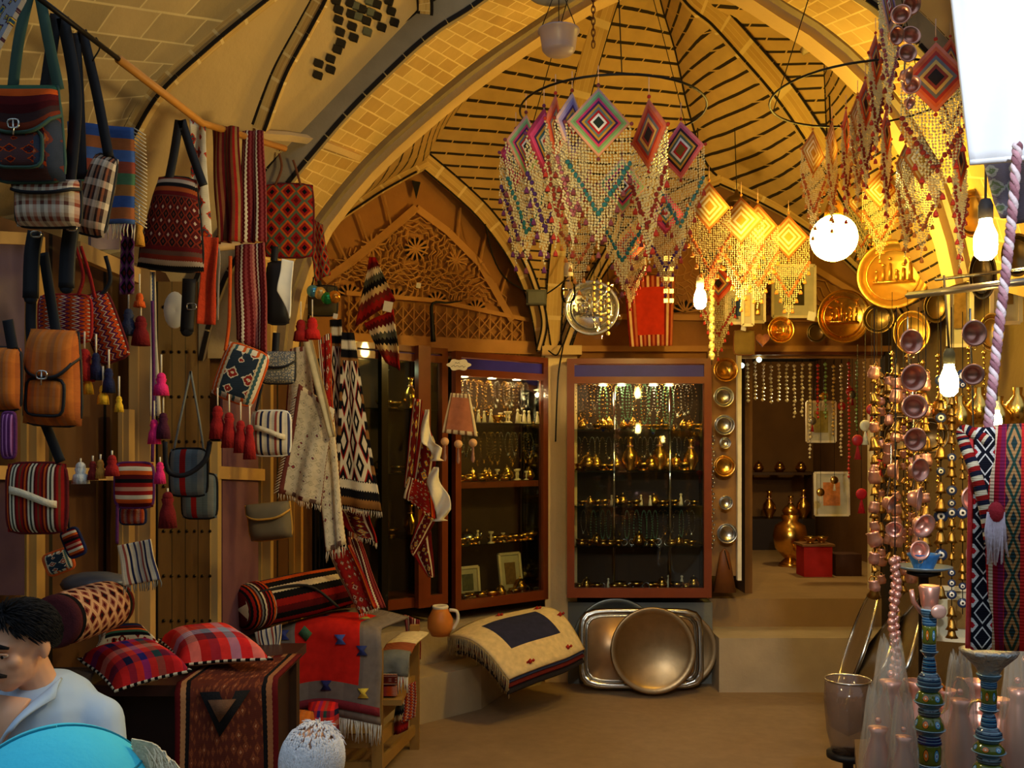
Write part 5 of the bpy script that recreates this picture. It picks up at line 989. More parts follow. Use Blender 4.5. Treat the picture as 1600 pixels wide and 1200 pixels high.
# ================================================================ LAMPS
def bulb(label, x, y, h, Y, st, cord_to, sock=(200, 190, 160), lit=True):
    s = Y/F; c = P(x, y, Y); r = h*.27*s; H = h*s; t = thing('pendant_bulb', label, 'lamp', c+V((0, 0, H/2)))
    MB().lathe([(0, -H*.5), (r*.5, -H*.48), (r*.9, -H*.36), (r, -H*.15), (r*.95, H*.1), (r*.6, H*.34), (r*.5, H*.5)], 20, c).build('glass_bulb', emit((255, 214, 120), st) if lit else glass('bulb_glass'), t)
    MB().lathe([(0, H*.95), (r*.4, H*.95), (r*.62, H*.8), (r*.62, H*.48), (0, H*.48)], 16, c).build('socket', plain(sock, .6), t); MB().tube([c+V((0, 0, H*.9)), P(x+cord_to[0], cord_to[1], Y)], .004, 5).build('cord', plain((60, 50, 40), .6), t); return c
bulb('lit pendant bulb hanging in front of the middle tympanum', 1094, 465, 36, 5.6, 450, (-4, 200)); bulb('lit bulb hanging upper right before the brass plates', 1540, 374, 66, 3.0, 120, (2, 60), (50, 44, 44)); bulb('lit bulb hanging among the copper pans', 1483, 594, 52, 3.2, 120, (-8, 430), (60, 60, 50)); bulb('unlit glass bulb in a white socket beside the wrapped plate', 888, 452, 44, 5.7, 1, (-2, 380), (220, 200, 160), lit=False)
bulb('small lit bulb behind the pink rope above the striped saddle bag', 1557, 655, 30, 3.4, 80, (0, 600)) 
c = P(1303, 372, 5.2); t = thing('floodlight', 'very bright round floodlight hanging at right above the doorway', 'lamp', c+V((0, 0, .16))); MB().ball(c, .125, 24, 16).build('glowing_globe', emit((255, 214, 84), FLOOD), t); MB().lathe([(0, .2), (.03, .2), (.05, .15), (.05, .1), (0, .1)], 16, c).build('socket', M_brass, t); MB().tube([c+V((0, 0, .2)), P(1296, 150, 5.2)], .005, 5).build('cord', M_iron, t)
for i, (x, y) in enumerate(((1186, 562), (1159, 571))):
    m = MB(); m.ball(P(x, y, 7.5), .02, 10, 6); tag(m.build('spot_lamp', emit((220, 255, 235), 12)), ('tiny cool white lamp under the lintel near the heart', 'tiny cool white lamp under the lintel near the board')[i], 'lamp')
t = thing('projector_lamp', 'dark security lamp on a bracket high on the right vault', 'lamp', P(1258, 60, 5.6)); MB().ball(P(1258, 58, 5.6), (.06, .06, .045), 14, 8).build('lamp_head', plain((60, 34, 24), .4), t); MB().box(P(1268, 72, 5.62), (.12, .05, .04), (0, -.5, 0)).build('bracket', plain((180, 160, 120), .6), t)
t = thing('plastic_basket', 'translucent lilac plastic basin hanging from strings high in the middle', 'basket', P(873, 48, 4.3)); c = P(873, 66, 4.3); s = 4.3/F
mp = NT('lilac_plastic', .35); mp.b.inputs['Alpha'].default_value = .75; m = MB(); m.lathe([(0, -17*s), (22*s, -17*s), (26*s, -12*s), (30*s, 15*s), (33*s, 16*s), (33*s, 18*s), (29*s, 17*s), (25*s, -11*s), (0, -15*s)], 24, c); m.build('basin', mp.out(lin((170, 150, 160))), t)
m = MB()
for dx in (-28, 0, 28): m.tube([c+V((dx*s, -.02, 17*s)), P(873+dx*.1, -20, 4.3)], .002, 4)
m.build('strings', M_iron, t)
t = thing('brass_pendant', 'domed brass pendant hanging before the right of the middle tympanum', 'ornament', P(1151, 290, 6.4)); c = P(1151, 318, 6.4); MB().lathe([(0, .1), (.01, .09), (.02, .06), (.06, .04), (.09, 0), (.085, -.005), (.02, .02), (.01, -.05), (.03, -.08), (.02, -.11), (0, -.14)], 24, c).build('dome', M_chd, t); MB().tube([c+V((0, 0, .1)), P(1148, 200, 6.4)], .003, 4).build('chain', M_iron, t)
# ================================================================ GOD'S EYE HANGINGS
eyes = [('green and magenta', [(40, 50, 44), (40, 50, 44), (226, 220, 220), (180, 36, 40), (96, 116, 120), (190, 140, 50), (70, 40, 90), (200, 60, 110), (130, 160, 110), (150, 190, 130), (226, 160, 140)], (40, 96, 100), (110, 50, 60)),
 ('lavender and orange', [(120, 60, 40), (226, 220, 220), (190, 50, 40), (110, 110, 120), (200, 150, 60), (80, 50, 100), (150, 130, 180), (170, 150, 190), (226, 180, 170)], (150, 84, 96), (120, 40, 30)),
 ('pink and teal', [(190, 50, 50), (226, 220, 220), (60, 110, 120), (200, 150, 60), (70, 50, 90), (210, 70, 120), (226, 80, 130), (180, 60, 90)], (70, 40, 100), PUR),
 ('olive and rose', [(110, 90, 40), (110, 90, 40), (180, 40, 40), (220, 214, 214), (80, 100, 90), (200, 150, 60), (60, 40, 50), (210, 90, 110), (226, 120, 130)], (60, 110, 120), (150, 50, 40)),
 ('orange and grey', [(50, 40, 40), (50, 40, 40), (150, 60, 50), (226, 170, 90), (120, 110, 110), (190, 60, 50), (230, 100, 60), (230, 120, 90)], (130, 44, 36), (170, 50, 40)),
 ('gold and white', [(200, 150, 60), (200, 150, 60), (240, 226, 190), (200, 150, 60), (240, 226, 190), (196, 140, 60), (220, 190, 130), (200, 120, 60)], (170, 90, 50), (200, 120, 50))]
beadm = NT('cream_beads', .35, coat=.2); beadm.b.inputs['Emission Strength'].default_value = 0; M_bead = beadm.out(lin((206, 190, 146)))
def eye_proto(nm, cols, trim, trim2, w=.125, L=.36, ns=21):
    r = thing('gods_eye_hanging', 'x', 'wall hanging'); m = MB(); h = w*1.08
    m.poly([(0, 0, 0), (w, 0, -h), (0, 0, -2*h), (-w, 0, -h)], [(0, 3, 2, 1)], [(0, 0), (1, 0), (1, 1), (0, 1)])
    e = m.build('yarn_diamond', cloth_mat(eye(cols), weave=220), r, sol=.008); m = MB(); m.tube([(0, 0, .02), (0, 0, -2*h-.01)], .003, 5); m.tube([(-w-.012, .003, -h), (w+.012, .003, -h)], .003, 5); m.build('crossed_sticks', plain((190, 150, 100), .7), r)
    [MB().ball(q, .008, 8, 6).build('end_bead', wool(trim2), r) for q in ((0, 0, .012), (w+.008, 0, -h), (-w-.008, 0, -h), (0, 0, -2*h-.008))]; m = MB(); m.tube([(0, 0, .01), (0, 0, .09)], .002, 4); m.build('hanging_loop', wool((226, 180, 150)), r)
    m = MB(); tr = MB(); tips = []
    for i in range(ns):
        x = -w+2*w*i/(ns-1); z0 = -2*h+h*abs(x)/w; z1 = -2*h-L+abs(x)/w*(h+L*.45); z = z0-.01
        while z > z1:
            m.octa((x+random.uniform(-.002, .002), random.uniform(-.004, .004), z), .0056); z -= .0125
        zt = z1+.12+.0*abs(x)
        if i % 2 == 0:
            m.octa((x, 0, z-.01), .008)
            tips.append(MB().lathe([(.002, z+.0), (.009, z-.012), (.011, z-.026), (.002, z-.024)], 7, (x, 0, 0)))
    k = 22
    for i in range(k+1):
        x = -w+2*w*i/k; z = -2*h-L*.62+abs(x)/w*(h*.9+L*.22); 
        tr.ball((x+random.uniform(-.003, .003), -.006+random.uniform(-.006, .006), z+random.uniform(-.004, .004)), (random.uniform(.008, .013), .009, random.uniform(.008, .013)), 6, 4)
    tag(m.build('bead_fringe', M_bead, r, smooth=False), kind='stuff'); tr.build('pompom_trim', wool(trim), r); [q.build('tassel_tip', wool(trim2), r) for q in tips]; return proto(r)
EP = [eye_proto(*e) for e in eyes]
def hang(x, y, Y, yaw, k, label, sc=1, group=None): EP[k].put(P(x, y, Y), (0, 0, yaw), sc, label, group)
hang(935, 138, 3.85, .1, 0, 'green and magenta yarn diamond hanging facing the camera at the front of the hoop', 1.02)
hang(1014, 156, 4.1, -1.15, 4, 'narrow orange edged yarn diamond seen side on at the right of the hoop', 1.1); hang(1064, 190, 4.3, -.75, 3, 'rose edged yarn diamond with olive centre at the right end of the hoop', .95)
hang(894, 146, 3.9, .95, 1, 'lavender edged yarn diamond turned away left of the front one on the hoop', 1.0); hang(868, 150, 4.0, 1.2, 4, 'orange yarn diamond seen edge on third from the front at the hoop left', 1.0)
hang(850, 170, 4.1, .95, 2, 'pink edged yarn diamond turned away at the left of the hoop', 1.05); hang(822, 180, 4.25, .85, 0, 'green edged yarn diamond at the far left of the hoop', 1.05)
hang(806, 205, 4.35, .95, 2, 'pink yarn diamond lowest at the left end of the hoop', .95)
hang(972, 246, 4.6, .25, 0, 'teal trimmed yarn diamond hanging at the back of the hoop', 1.0); hang(905, 265, 4.6, -.4, 5, 'gold yarn diamond half hidden at the back left of the hoop', .9); hang(1040, 300, 4.9, .2, 2, 'dark yarn diamond low behind the right side of the hoop', .8)
hang(985, 358, 5.5, .1, 4, 'small yarn diamond low behind the hoop near the red rug', .7)
for x, y, Y, k, yaw, lb in ((1108, 285, 5.4, 5, .2, 'gold yarn diamond first of the hazy row right of the hoop'), (1158, 308, 5.6, 5, -.3, 'gold yarn diamond second of the hazy row right of the hoop'), (1184, 318, 5.8, 5, .1, 'gold and white yarn diamond third of the hazy row right of the hoop'), (1232, 336, 5.9, 5, 0, 'gold and white yarn diamond just left of the floodlight'), (1122, 412, 6.6, 4, .2, 'small orange yarn diamond behind the lit pendant bulb'), (1270, 205, 4.6, 5, .7, 'yellow yarn diamond at the left end of the right hoop'), (1300, 190, 4.5, 5, 1.0, 'yellow yarn diamond second at the left of the right hoop'), (1322, 172, 4.4, 4, 1.05, 'orange yarn diamond third at the left of the right hoop'), (1340, 150, 4.3, 5, .9, 'gold yarn diamond fourth on the right hoop'), (1352, 125, 4.2, 4, .9, 'small orange yarn diamond above the right hoop'),
   (1368, 55, 4.0, .95, 4, ''), (1388, -40, 3.4, .9, 1, ''), (1462, 66, 3.5, -.15, 4, ''), (1385, 170, 4.3, 1.0, 4, ''), (1415, 225, 4.3, .8, 5, ''), (1375, 268, 5.6, 0, 5, ''), (1345, 290, 6.2, .1, 5, ''), (1500, 205, 3.6, .9, 4, ''), (1440, 210, 4.0, .4, 5, ''), (1485, 60, 4.3, .5, 4, '')):
    if lb == '':
        yaw, k = k, yaw; yaw, k = yaw, int(k) if isinstance(k, int) else k
        lb = {1368: 'tall orange grey yarn diamond turned away by the copper chain', 1388: 'lavender yarn diamond at the top edge beside the copper chain', 1462: 'large orange and grey yarn diamond facing the camera beside the white cloth', 1385: 'orange yarn diamond partly behind the copper chain', 1415: 'gold yarn diamond under the copper chain', 1375: 'hazy gold yarn diamond right of the floodlight', 1345: 'pale gold yarn diamond directly behind the floodlight', 1500: 'orange yarn diamond at the hem of the white cloth', 1440: 'gold yarn diamond between the copper chain and the white cloth', 1485: 'orange yarn diamond behind the large one beside the white cloth'}[x]
        a, b = (yaw, k)
        if isinstance(a, int) and not isinstance(b, int): a, b = b, a
        hang(x, y, Y, float(a), int(b), lb, .95 if x == 1462 else .8)
    else: hang(x, y, Y, yaw, k, lb, .78 if x > 1262 and Y < 5 else 1.0)
def hoop(label, c, r, top):
    t = thing('wire_hoop', label, 'hoop', c+V((0, 0, .0))); MB().tube([c+V((r*cos(a), r*sin(a), .0)) for a in [2*pi*k/48 for k in range(48)]], .005, 6, closed=True).build('ring', M_iron, t); m = MB()
    for a in (.5, 2.6, 4.7): m.tube([c+V((r*cos(a), r*sin(a), 0)), top], .0025, 4)
    m.build('suspension_cords', M_iron, t)
c = V(((957-800)/F*4.25, 4.25, P(0, 116, 3.84).z)); hoop('wire hoop carrying the yarn diamonds in the middle', c, .41, c+V((0, 0, 1.2)))
c = V(((1350-800)/F*4.2, 4.2, P(0, 150, 4.2).z)); hoop('wire hoop carrying the yarn diamonds at upper right', c, .4, c+V((0, 0, 1.2)))
t = thing('hanging_chain', 'rusty link chain hanging from the vault above the hoop', 'chain', P(927, -30, 4.3)); m = MB()
for k in range(12):
    q = P(927, -30+k*9, 4.3); m.tube([q+V(((.008*cos(a), 0, .019*sin(a)) if k % 2 else (0, .008*cos(a), .019*sin(a)))) for a in [2*pi*j/10 for j in range(10)]], .0025, 4, closed=True)
m.build('links', plain((90, 44, 24), .6, .6), t)
# ================================================================ RIGHT WALL GOODS
plt = [('large brass plate with figures and twisted border on the right wall', 1395, 430, 54, 6.0, M_chb, 1), ('tall oval dark plate right of the large brass plate', 1468, 425, 40, 6.0, M_chd, .5), ('olive plate with bright studs below the large brass plate', 1372, 498, 24, 6.1, M_chd, 1), ('engraved gold plate below the large brass plate', 1424, 520, 34, 5.9, M_chb, .8), ('oval plate behind the lit bulb', 1534, 430, 40, 4.5, M_chd, .5), ('pale hammered plate at the top right of the wall', 1520, 335, 38, 4.9, M_chb, .7), ('wide dark brass tray behind the pans at shoulder height', 1405, 680, 30, 5.6, M_chd, 1), ('dark copper tray right of the pans', 1452, 680, 28, 5.4, M_chd, 1), ('small oval plate low under the metal rod', 1462, 480, 26, 5.7, M_chd, .7), ('oval tray at the right edge under the metal rod', 1548, 520, 30, 4.8, M_chb, .6), ('brown round plate at the far right below the rod', 1588, 400, 34, 4.6, M_chd, .7)]
for lb, x, y, r, Y, mt, sx in plt: (scene_plate if r > 50 else plate_p)(lb, x, y, r, Y, mt, (0, -.3), sx=sx)
for lb, x, y, w_, h, Y in (('gilt framed panel at the right edge of the display wall', 1572, 440, 40, 130, 4.9), ('narrow gilt framed panel behind the tall oval plate', 1500, 480, 34, 120, 5.3), ('small gilt frame right of the pans', 1540, 760, 30, 60, 4.6), ('gilt framed tile low behind the hookahs', 1500, 960, 70, 80, 4.2)):
    p = P(x, y+h/2, Y); picture(lb, p, w_*Y/F, h*Y/F, Euler((0, 0, -.4)).to_matrix(), (130, 96, 44), 0, name='gilt_frame')
t = thing('metal_rod', 'pale square metal rod pointing in from the right edge', 'rod', P(1420, 460, 3.3)); MB().tube([P(1418, 462, 3.3), P(1680, 430, 2.6)], .012, 4).build('square_tube', plain((150, 140, 130), .3, .8), t)
t = thing('metal_rod', 'thin round rod above the square one at the right edge', 'rod', P(1460, 438, 3.4)); MB().tube([P(1462, 437, 3.4), P(1680, 410, 2.8)], .006, 6).build('round_rod', M_steel, t)
# copper pans
pan = thing('copper_pan', 'x', 'pan'); MB().lathe([(0, .012), (.03, .012), (.034, .0), (.048, -.03), (.056, -.03), (.056, -.034), (.05, -.036), (.036, -.002), (.03, .016), (0, .016)], 28).build('pan_body', M_copper, pan); MB().tube([V((.056*cos(a), .056*sin(a), -.032)) for a in [2*pi*k/28 for k in range(28)]], .0025, 5, closed=True).build('rolled_rim', M_copper, pan); MB().tube([V((.012*cos(a), .064+.01*sin(a), -.032)) for a in [2*pi*k/12 for k in range(12)]], .002, 4, closed=True).build('hanging_ring', M_brass, pan)
pan = proto(pan)
ORD = ['topmost', 'second', 'third', 'fourth', 'fifth', 'sixth', 'seventh', 'eighth', 'ninth', 'tenth', 'eleventh', 'twelfth']
def pans(lst, where, Y0, grp):
    for i, (x, y, r, yaw, pit) in enumerate(lst):
        Y = Y0+random.uniform(-.04, .04); sc_ = r*Y/F/.056; pan.put(P(x, y, Y), (-pi/2+pit, 0, yaw), sc_, '%s copper pan of the %s' % (ORD[i], where), grp)
    x0, y0 = lst[0][:2]; t = thing('pan_chain', 'thin chain holding the copper pans of the %s' % where, 'chain', P(x0, y0-40, Y0+.07)); m = MB(); L = [P(x0, y0-40, Y0+.07)]+[P(x, y, Y0+.07) for x, y, *_ in lst]; m.tube(L, .003, 4); m.build('links', M_steel, t)
pans([(1418, 535, 19, .2, 0), (1422, 590, 21, .1, .1), (1427, 637, 19, -.2, -.1), (1425, 686, 18, .1, .1), (1430, 734, 18, .4, 0), (1425, 778, 19, 1.0, .1), (1437, 818, 19, .3, .3), (1434, 860, 15, 0, -.1)], 'long left string', 3.0, 'copper pans on the long left string')
pans([(1516, 522, 20, .1, 0), (1519, 585, 16, -.3, .1), (1522, 730, 20, .3, 0), (1515, 778, 20, .1, 0), (1522, 820, 17, .2, 0), (1522, 862, 17, 0, .1), (1524, 905, 15, .1, 0)], 'right string beside the saddle bag', 2.7, 'copper pans on the right string')
pans([(1420, 8, 15, .2, .3), (1408, 26, 15, -.4, 0), (1396, 56, 14, .4, .3), (1420, 60, 15, 0, -.2), (1415, 86, 14, 0, 0), (1412, 118, 14, .9, .3), (1425, 135, 14, -.5, 0), (1418, 160, 10, .6, .5)], 'upper string by the white cloth', 2.9, 'copper pans on the upper string')
pans([(1392, 735, 16, 1.1, 0), (1385, 785, 15, .8, .3), (1398, 825, 13, -.4, .3)], 'short string left of the long one', 3.3, 'copper pans on the short string')
# small trinkets on the right wall : brass bells and evil eye beads
bell = thing('brass_bell', 'x', 'bell'); MB().lathe([(0, .03), (.006, .028), (.012, .015), (.016, -.005), (.024, -.018), (.021, -.018), (0, .01)], 14).build('bell_body', M_gold2, bell); MB().ball((0, 0, -.018), .006, 6, 4).build('clapper', M_iron, bell); bell = proto(bell)
jug = thing('copper_jug', 'x', 'jug'); MB().lathe([(0, 0), (.03, 0), (.025, .01), (.05, .05), (.045, .085), (.02, .11), (.018, .14), (.03, .16), (.024, .16), (0, .12)], 18).build('jug_body', M_copper, jug); MB().tube(crv([V((.02, 0, .15)), V((.06, 0, .15)), V((.07, 0, .1)), V((.045, 0, .07))], 10), .005, 5).build('handle', M_brass, jug); jug = proto(jug)
eyeb = thing('eye_bead', 'x', 'ornament'); MB().ball((0, 0, 0), (.024, .007, .024), 14, 8).build('blue_disc', plain((40, 50, 80), .2), eyeb); MB().ball((0, -.006, 0), (.013, .004, .013), 12, 6).build('white_ring', M_white, eyeb); MB().ball((0, -.009, 0), (.006, .003, .006), 8, 6).build('pupil', M_iron, eyeb); eyeb = proto(eyeb)
tiny = thing('small_copper_pot', 'x', 'pot'); MB().lathe([(0, -.03), (.02, -.03), (.026, -.01), (.02, .012), (.024, .02), (0, .02)], 14).build('pot_body', M_copper, tiny); MB().tube([V((.02*cos(a), 0, .02+.02*sin(a))) for a in [pi*k/8 for k in range(9)]], .002, 4).build('bail_handle', M_brass, tiny); tiny = proto(tiny)
for i in range(11):
    left = i < 8; x = (1366+i*11.5) if left else 1470+(i-8)*17; Y = 3.5+.22*((i*5) % 7) if left else 3.6+.2*(i % 4); yt = 570+7*(i % 3); yb = 930-23*(i % 4) if left else 990-30*(i % 3)
    t = thing('trinket_string', 'thin dark string carrying %s' % ('bells and small pots behind the long pan string' if left else 'bells and eye beads between the two pan strings'), 'string', P(x, yt, Y), 'strings on the display wall %s' % ('left' if left else 'right')); MB().tube([P(x, yt-90, Y), P(x, yb, Y)], .002, 4).build('string', M_iron, t)
    y = yt+10; k = 0
    while y < yb:
        p = P(x, y, Y); k += 1; ch = random.random(); s_ = random.uniform(.55, 1.1)
        if left: (bell if ch < .5 else tiny).put(p, (random.uniform(-.3, .3), random.uniform(-.3, .3), random.uniform(0, 3)), s_, 'small brass bell in the glittering cluster behind the copper pans' if ch < .5 else 'tiny copper pot in the glittering cluster behind the copper pans', 'brass bells behind the copper pans' if ch < .5 else 'tiny copper pots behind the copper pans')
        else: (bell if ch < .6 else eyeb).put(p, (0, 0, -.3), s_, 'small brass bell hanging between the two pan strings' if ch < .6 else 'blue and white eye bead hanging between the two pan strings', 'bells between the pan strings' if ch < .6 else 'eye beads between the pan strings')
        y += random.uniform(10, 30)
for i in range(8):
    x = 1370+i*24; Y = random.uniform(4.2, 4.8); m = MB(); q = P(x, 560+random.uniform(-20, 20), Y); t = thing('bead_strand', 'string of small gilt beads hanging down the right display wall', 'bead strand', q, 'gilt bead strings on the right wall')
    for k in range(40): m.octa(q-V((0, 0, k*.024)), .009 if k % 4 else .014)
    m.build('bead_row', M_gold, t); MB().tube([q+V((0, 0, .3)), q-V((0, 0, .96))], .0015, 4).build('cord', M_iron, t)
for i, (x, y, c) in enumerate(((1340, 688, RED), (1352, 665, (210, 200, 150)), (1346, 772, (190, 30, 40)), (1376, 725, (210, 50, 30)), (1362, 640, RED))):
    Y = 5.0; p = P(x, y, Y); t = thing('hanging_trinket', '%s beaded trinket with tassel by the right door frame, %s' % (('red', 'pale green', 'crimson', 'orange red', 'bright red')[i], ('at elbow height', 'upper', 'lowest', 'nearest the pans', 'topmost')[i]), 'trinket', p); MB().ball(p, (.03, .01, .03), 12, 8).build('medallion', plain(c, .4), t); MB().lathe([(.004, -.03), (.02, -.1), (.004, -.1)], 10, p).build('tassel', wool(c), t); MB().tube([p, p+V((0, 0, .5))], .0015, 4).build('cord', M_iron, t)
for i, x in enumerate((1475, 1500, 1530, 1560, 1590)):
    m = MB(); Y = 3.9; c = P(x, 640+(i % 2)*14, Y); tag(m.lathe([(0, .09), (.02, .09), (.016, .06), (.05, .02), (.045, -.03), (.02, -.06), (0, -.06)], 18, c) and m.build('brass_lantern', M_gold), 'hanging brass pot on the right wall, %s from the left in the upper row' % ORD[i].replace('topmost', 'first'), 'pot')
# display counter at lower right
t = thing('display_counter', 'low cloth covered counter carrying the copper ware at lower right', 'counter', (1.5, 2.9, 0)); zc = P(0, 1225, 2.6).z
def wedge(nm, z0, z1, c, e=0):
    pts = [(.77+e, 2.1+e), (1.07+e, 3.0-e), (1.95-e, 3.0-e), (1.95-e, 2.1+e)]; m = MB(); q = [V((x, y, z0)) for x, y in pts]+[V((x, y, z1)) for x, y in pts]
    m.poly(q, [(3, 2, 1, 0), (4, 5, 6, 7)]+[(i, (i+1) % 4, 4+(i+1) % 4, 4+i) for i in range(4)]); m.build(nm, plain(c, .75), t, smooth=False)
wedge('counter_top', zc-.04, zc, (90, 60, 36)); wedge('counter_body', 0, zc-.04, (70, 44, 28), .04)
def hookah(label, x, ytop, Y, wid, bands):
    s = Y/F; base = V((P(x, 0, Y).x, Y, zc)); top = P(x, ytop, Y).z; H = top-zc; t = thing('enamel_hookah', label, 'hookah', base)
    pr = []; 
    W = wid*s/2
    def en(c1, k): 
        if ('en', c1, k) not in _mc:
            n = NT('enamel', .15, coat=.6); u, v = n.uv(); 
            if k: # flower dots
                a = n.mth('SUBTRACT', n.mth('FRACT', n.mth('MULTIPLY', u, 7)), .5); b = n.mth('SUBTRACT', v, .5); d = n.mth('SQRT', n.mth('ADD', n.mth('MULTIPLY', a, a), n.mth('MULTIPLY', b, n.mth('MULTIPLY', b, .7))))
                od = n.mth('GREATER_THAN', n.mth('FRACT', n.mth('MULTIPLY', u, 3.5)), .5); fl = n.mix(od, n.ramp(d, [(210, 190, 160), (190, 96, 20), (200, 110, 30), (30, 24, 20), c1, c1], [0, .07, .12, .22, .26, .6]), n.ramp(d, [(50, 60, 140), (190, 200, 200), (80, 140, 170), (20, 30, 60), c1, c1], [0, .07, .12, .22, .26, .6])); _mc[('en', c1, k)] = n.out(fl)
            else: _mc[('en', c1, k)] = n.out(n.ramp(n.mth('FRACT', n.mth('MULTIPLY', v, 3)), [c1, (14, 22, 56), c1, (20, 30, 60), (150, 180, 190)], [0, .25, .5, .75, .9]))
        return _mc[('en', c1, k)]
    for i, (f0, f1, rb, rt, bulge, c1, k) in enumerate(bands):
        z0, z1 = H*f0, H*f1; L = [(W*lerp(rb, rt, q/8)+W*bulge*sin(pi*q/8), lerp(z0, z1, q/8)) for q in range(9)]
        m = MB(); m.lathe([(0, z0)]+L+[(0, z1)], 28, base); m.build(('flower_band' if k else 'enamel_band') if i else 'base', en(c1, k), t)
    return t, base, H
GB = (84, 92, 24); BB = (50, 104, 140)
bands = [(0, .1, 1.0, .9, .2, GB, 1), (.1, .2, .75, .8, .02, BB, 0), (.2, .3, .8, .82, .05, GB, 1), (.3, .34, .9, .75, .0, (30, 40, 90), 0), (.34, .37, .75, 1.15, 0, BB, 0), (.37, .43, 1.05, .75, .1, GB, 1), (.43, .47, .7, .7, .1, (60, 70, 60), 0), (.47, .5, .7, 1.1, .0, BB, 0), (.5, .55, 1.0, .7, .1, GB, 1), (.55, .58, .6, .95, 0, BB, 0), (.58, .64, .8, .55, .15, (60, 90, 110), 0), (.64, .72, .5, .35, .06, BB, 0), (.72, .745, .35, .65, 0, (30, 60, 90), 0), (.745, .78, .5, .48, 0, BB, 0), (.78, .87, .48, .48, .04, GB, 1), (.87, .91, .5, .5, .02, BB, 0), (.91, .95, .5, .8, .05, (60, 110, 130), 0)]
t, b, H = hookah('tall blue and green enamelled hookah at the left of the pair', 1452, 935, 2.45, 42, bands)
p = b+V((0, 0, H*.95)); s = 2.45/F
MB().tube([p+V((-.02, 0, -.01)), p+V((-.045, -.01, .02)), p+V((-.05, -.01, .05))], .006, 6).build('side_spout', M_copper, t); MB().ball(p+V((.004, -.045, 0)), (.02, .008, .018), 14, 8).build('rosette', plain((220, 170, 150), .3, .5), t); MB().lathe([(.016, 0), (.02, .01), (.026, .055), (.022, .06), (0, .05)], 16, p).build('top_cup', M_copper, t)
t, b, H = hookah('blue and green enamelled hookah under the striped saddle bag at right', 1545, 1040, 2.25, 46, bands)
MB().lathe([(.02, 0), (.03, .02), (.06, .05), (.065, .06), (.05, .065), (0, .05)], 20, b+V((0, 0, H*.94))).build('foil_wrapped_bowl', plain((170, 166, 160), .3, .8, bump=.8, sc=30), t)
t = thing('enamel_bowl', 'blue enamel bowl with saucer between the pans and the hookah', 'bowl', P(1443, 900, 3.0)); c = P(1443, 890, 3.0); MB().lathe([(0, 0), (.03, 0), (.03, .006), (.045, .04), (.05, .05), (.045, .05), (.03, .02), (0, .012)], 22, c).build('bowl_body', plain((50, 100, 150), .2, var=.5, sc=50), t); MB().lathe([(0, -.004), (.05, -.004), (.085, .008), (.085, .012), (.05, .002), (0, .002)], 26, c).build('saucer', plain((120, 140, 150), .3, .5), t)
MB().lathe([(0, 0), (.05, 0), (.05, -.01), (.015, -.02), (.015, c.z*-1+zc), (0, c.z*-1+zc)], 12, c-V((0, 0, .004))).build('stand', M_iron, t)
# wrapped copper pots and jugs
def wrapped(label, x, y, w, h, Y, pots):
    s = Y/F; z = P(0, y+h/2, Y).z; z = max(z, zc) if abs(z-zc) < .12 else z; z = zc; c = V((P(x, 0, Y).x, Y, z)); root = thing('wrapped_pot', label, 'pot', c); H = (P(0, y-h/2, Y).z-z); r = w*s/2
    MB().lathe([(0, 0), (r*.6, 0), (r*.55, H*.04), (r*.85, H*.2), (r*.8, H*.4), (r*.45, H*.55), (r*.4, H*.6), (r*.6, H*.66), (0, H*.66)], 22, c).build('copper_body', M_copper, root); MB().ball(c+V((0, 0, H*.72)), r*.2).build('lid_knob', M_copper, root)
    m = MB(); m.grid(lambda u, v: c+V((r*(1.08-.6*v**2.2)*cos(2*pi*u)*(1+.12*sin(13*u*2*pi/1+v*7)*v+.06*sin(23*2*pi*u)), r*(1.08-.6*v**2.2)*sin(2*pi*u)*(1+.12*sin(11*u*2*pi+v*9)*v), H*v*(1+.05*sin(7*2*pi*u)))), 56, 18); m.build('plastic_wrap', M_wrap, root)
M_wrap = bpy.data.materials.new('crinkled_plastic'); M_wrap.use_nodes = True; tt = M_wrap.node_tree; bb = tt.nodes['Principled BSDF']; bb.inputs['Base Color'].default_value = (.6, .52, .4, 1); bb.inputs['Roughness'].default_value = .12; bb.inputs['Alpha'].default_value = .3; nn = tt.nodes.new('ShaderNodeTexNoise'); nn.inputs['Scale'].default_value = 28; bu = tt.nodes.new('ShaderNodeBump'); bu.inputs['Strength'].default_value = .9; tt.links.new(nn.outputs[0], bu.inputs['Height']); tt.links.new(bu.outputs[0], bb.inputs['Normal'])
wrapped('plastic wrapped copper pot left front at the lower right', 1372, 1140, 52, 130, 2.45, 1); wrapped('plastic wrapped copper pot right of the first wrapped pot', 1412, 1150, 44, 120, 2.4, 1); wrapped('tall plastic wrapped copper pot behind the first two', 1392, 1085, 58, 170, 2.8, 1); wrapped('plastic wrapped pot between the two hookahs', 1500, 1120, 52, 190, 2.6, 1); wrapped('plastic wrapped pot right of the rightmost hookah', 1590, 1100, 50, 200, 2.6, 1)
for i, (x, Y, k) in enumerate(((1432, 2.9, 1.3), (1478, 2.92, 1.1), (1528, 2.9, 1.3), (1560, 2.75, 1.2))): jug.put(V((P(x, 0, Y).x, Y, zc)), (0, 0, i), k, 'copper jug standing at the back of the counter, %s' % ('leftmost', 'second from the left', 'third from the left', 'rightmost')[i])
t = thing('copper_boiler', 'large dented copper vessel cut by the right edge behind the hookah', 'vessel', P(1700, 1100, 2.7)); c = V((P(1700, 0, 2.7).x, 2.7, zc)); MB().lathe([(0, 0), (.16, 0), (.17, .1), (.165, .3), (.12, .38), (0, .38)], 28, c).build('vessel_body', plain((150, 90, 66), .3, .9), t); MB().tube([c+V((.16*cos(a), .16*sin(a), .3)) for a in [2*pi*k/30 for k in range(30)]], .006, 5, closed=True).build('rim_band', M_copper, t)
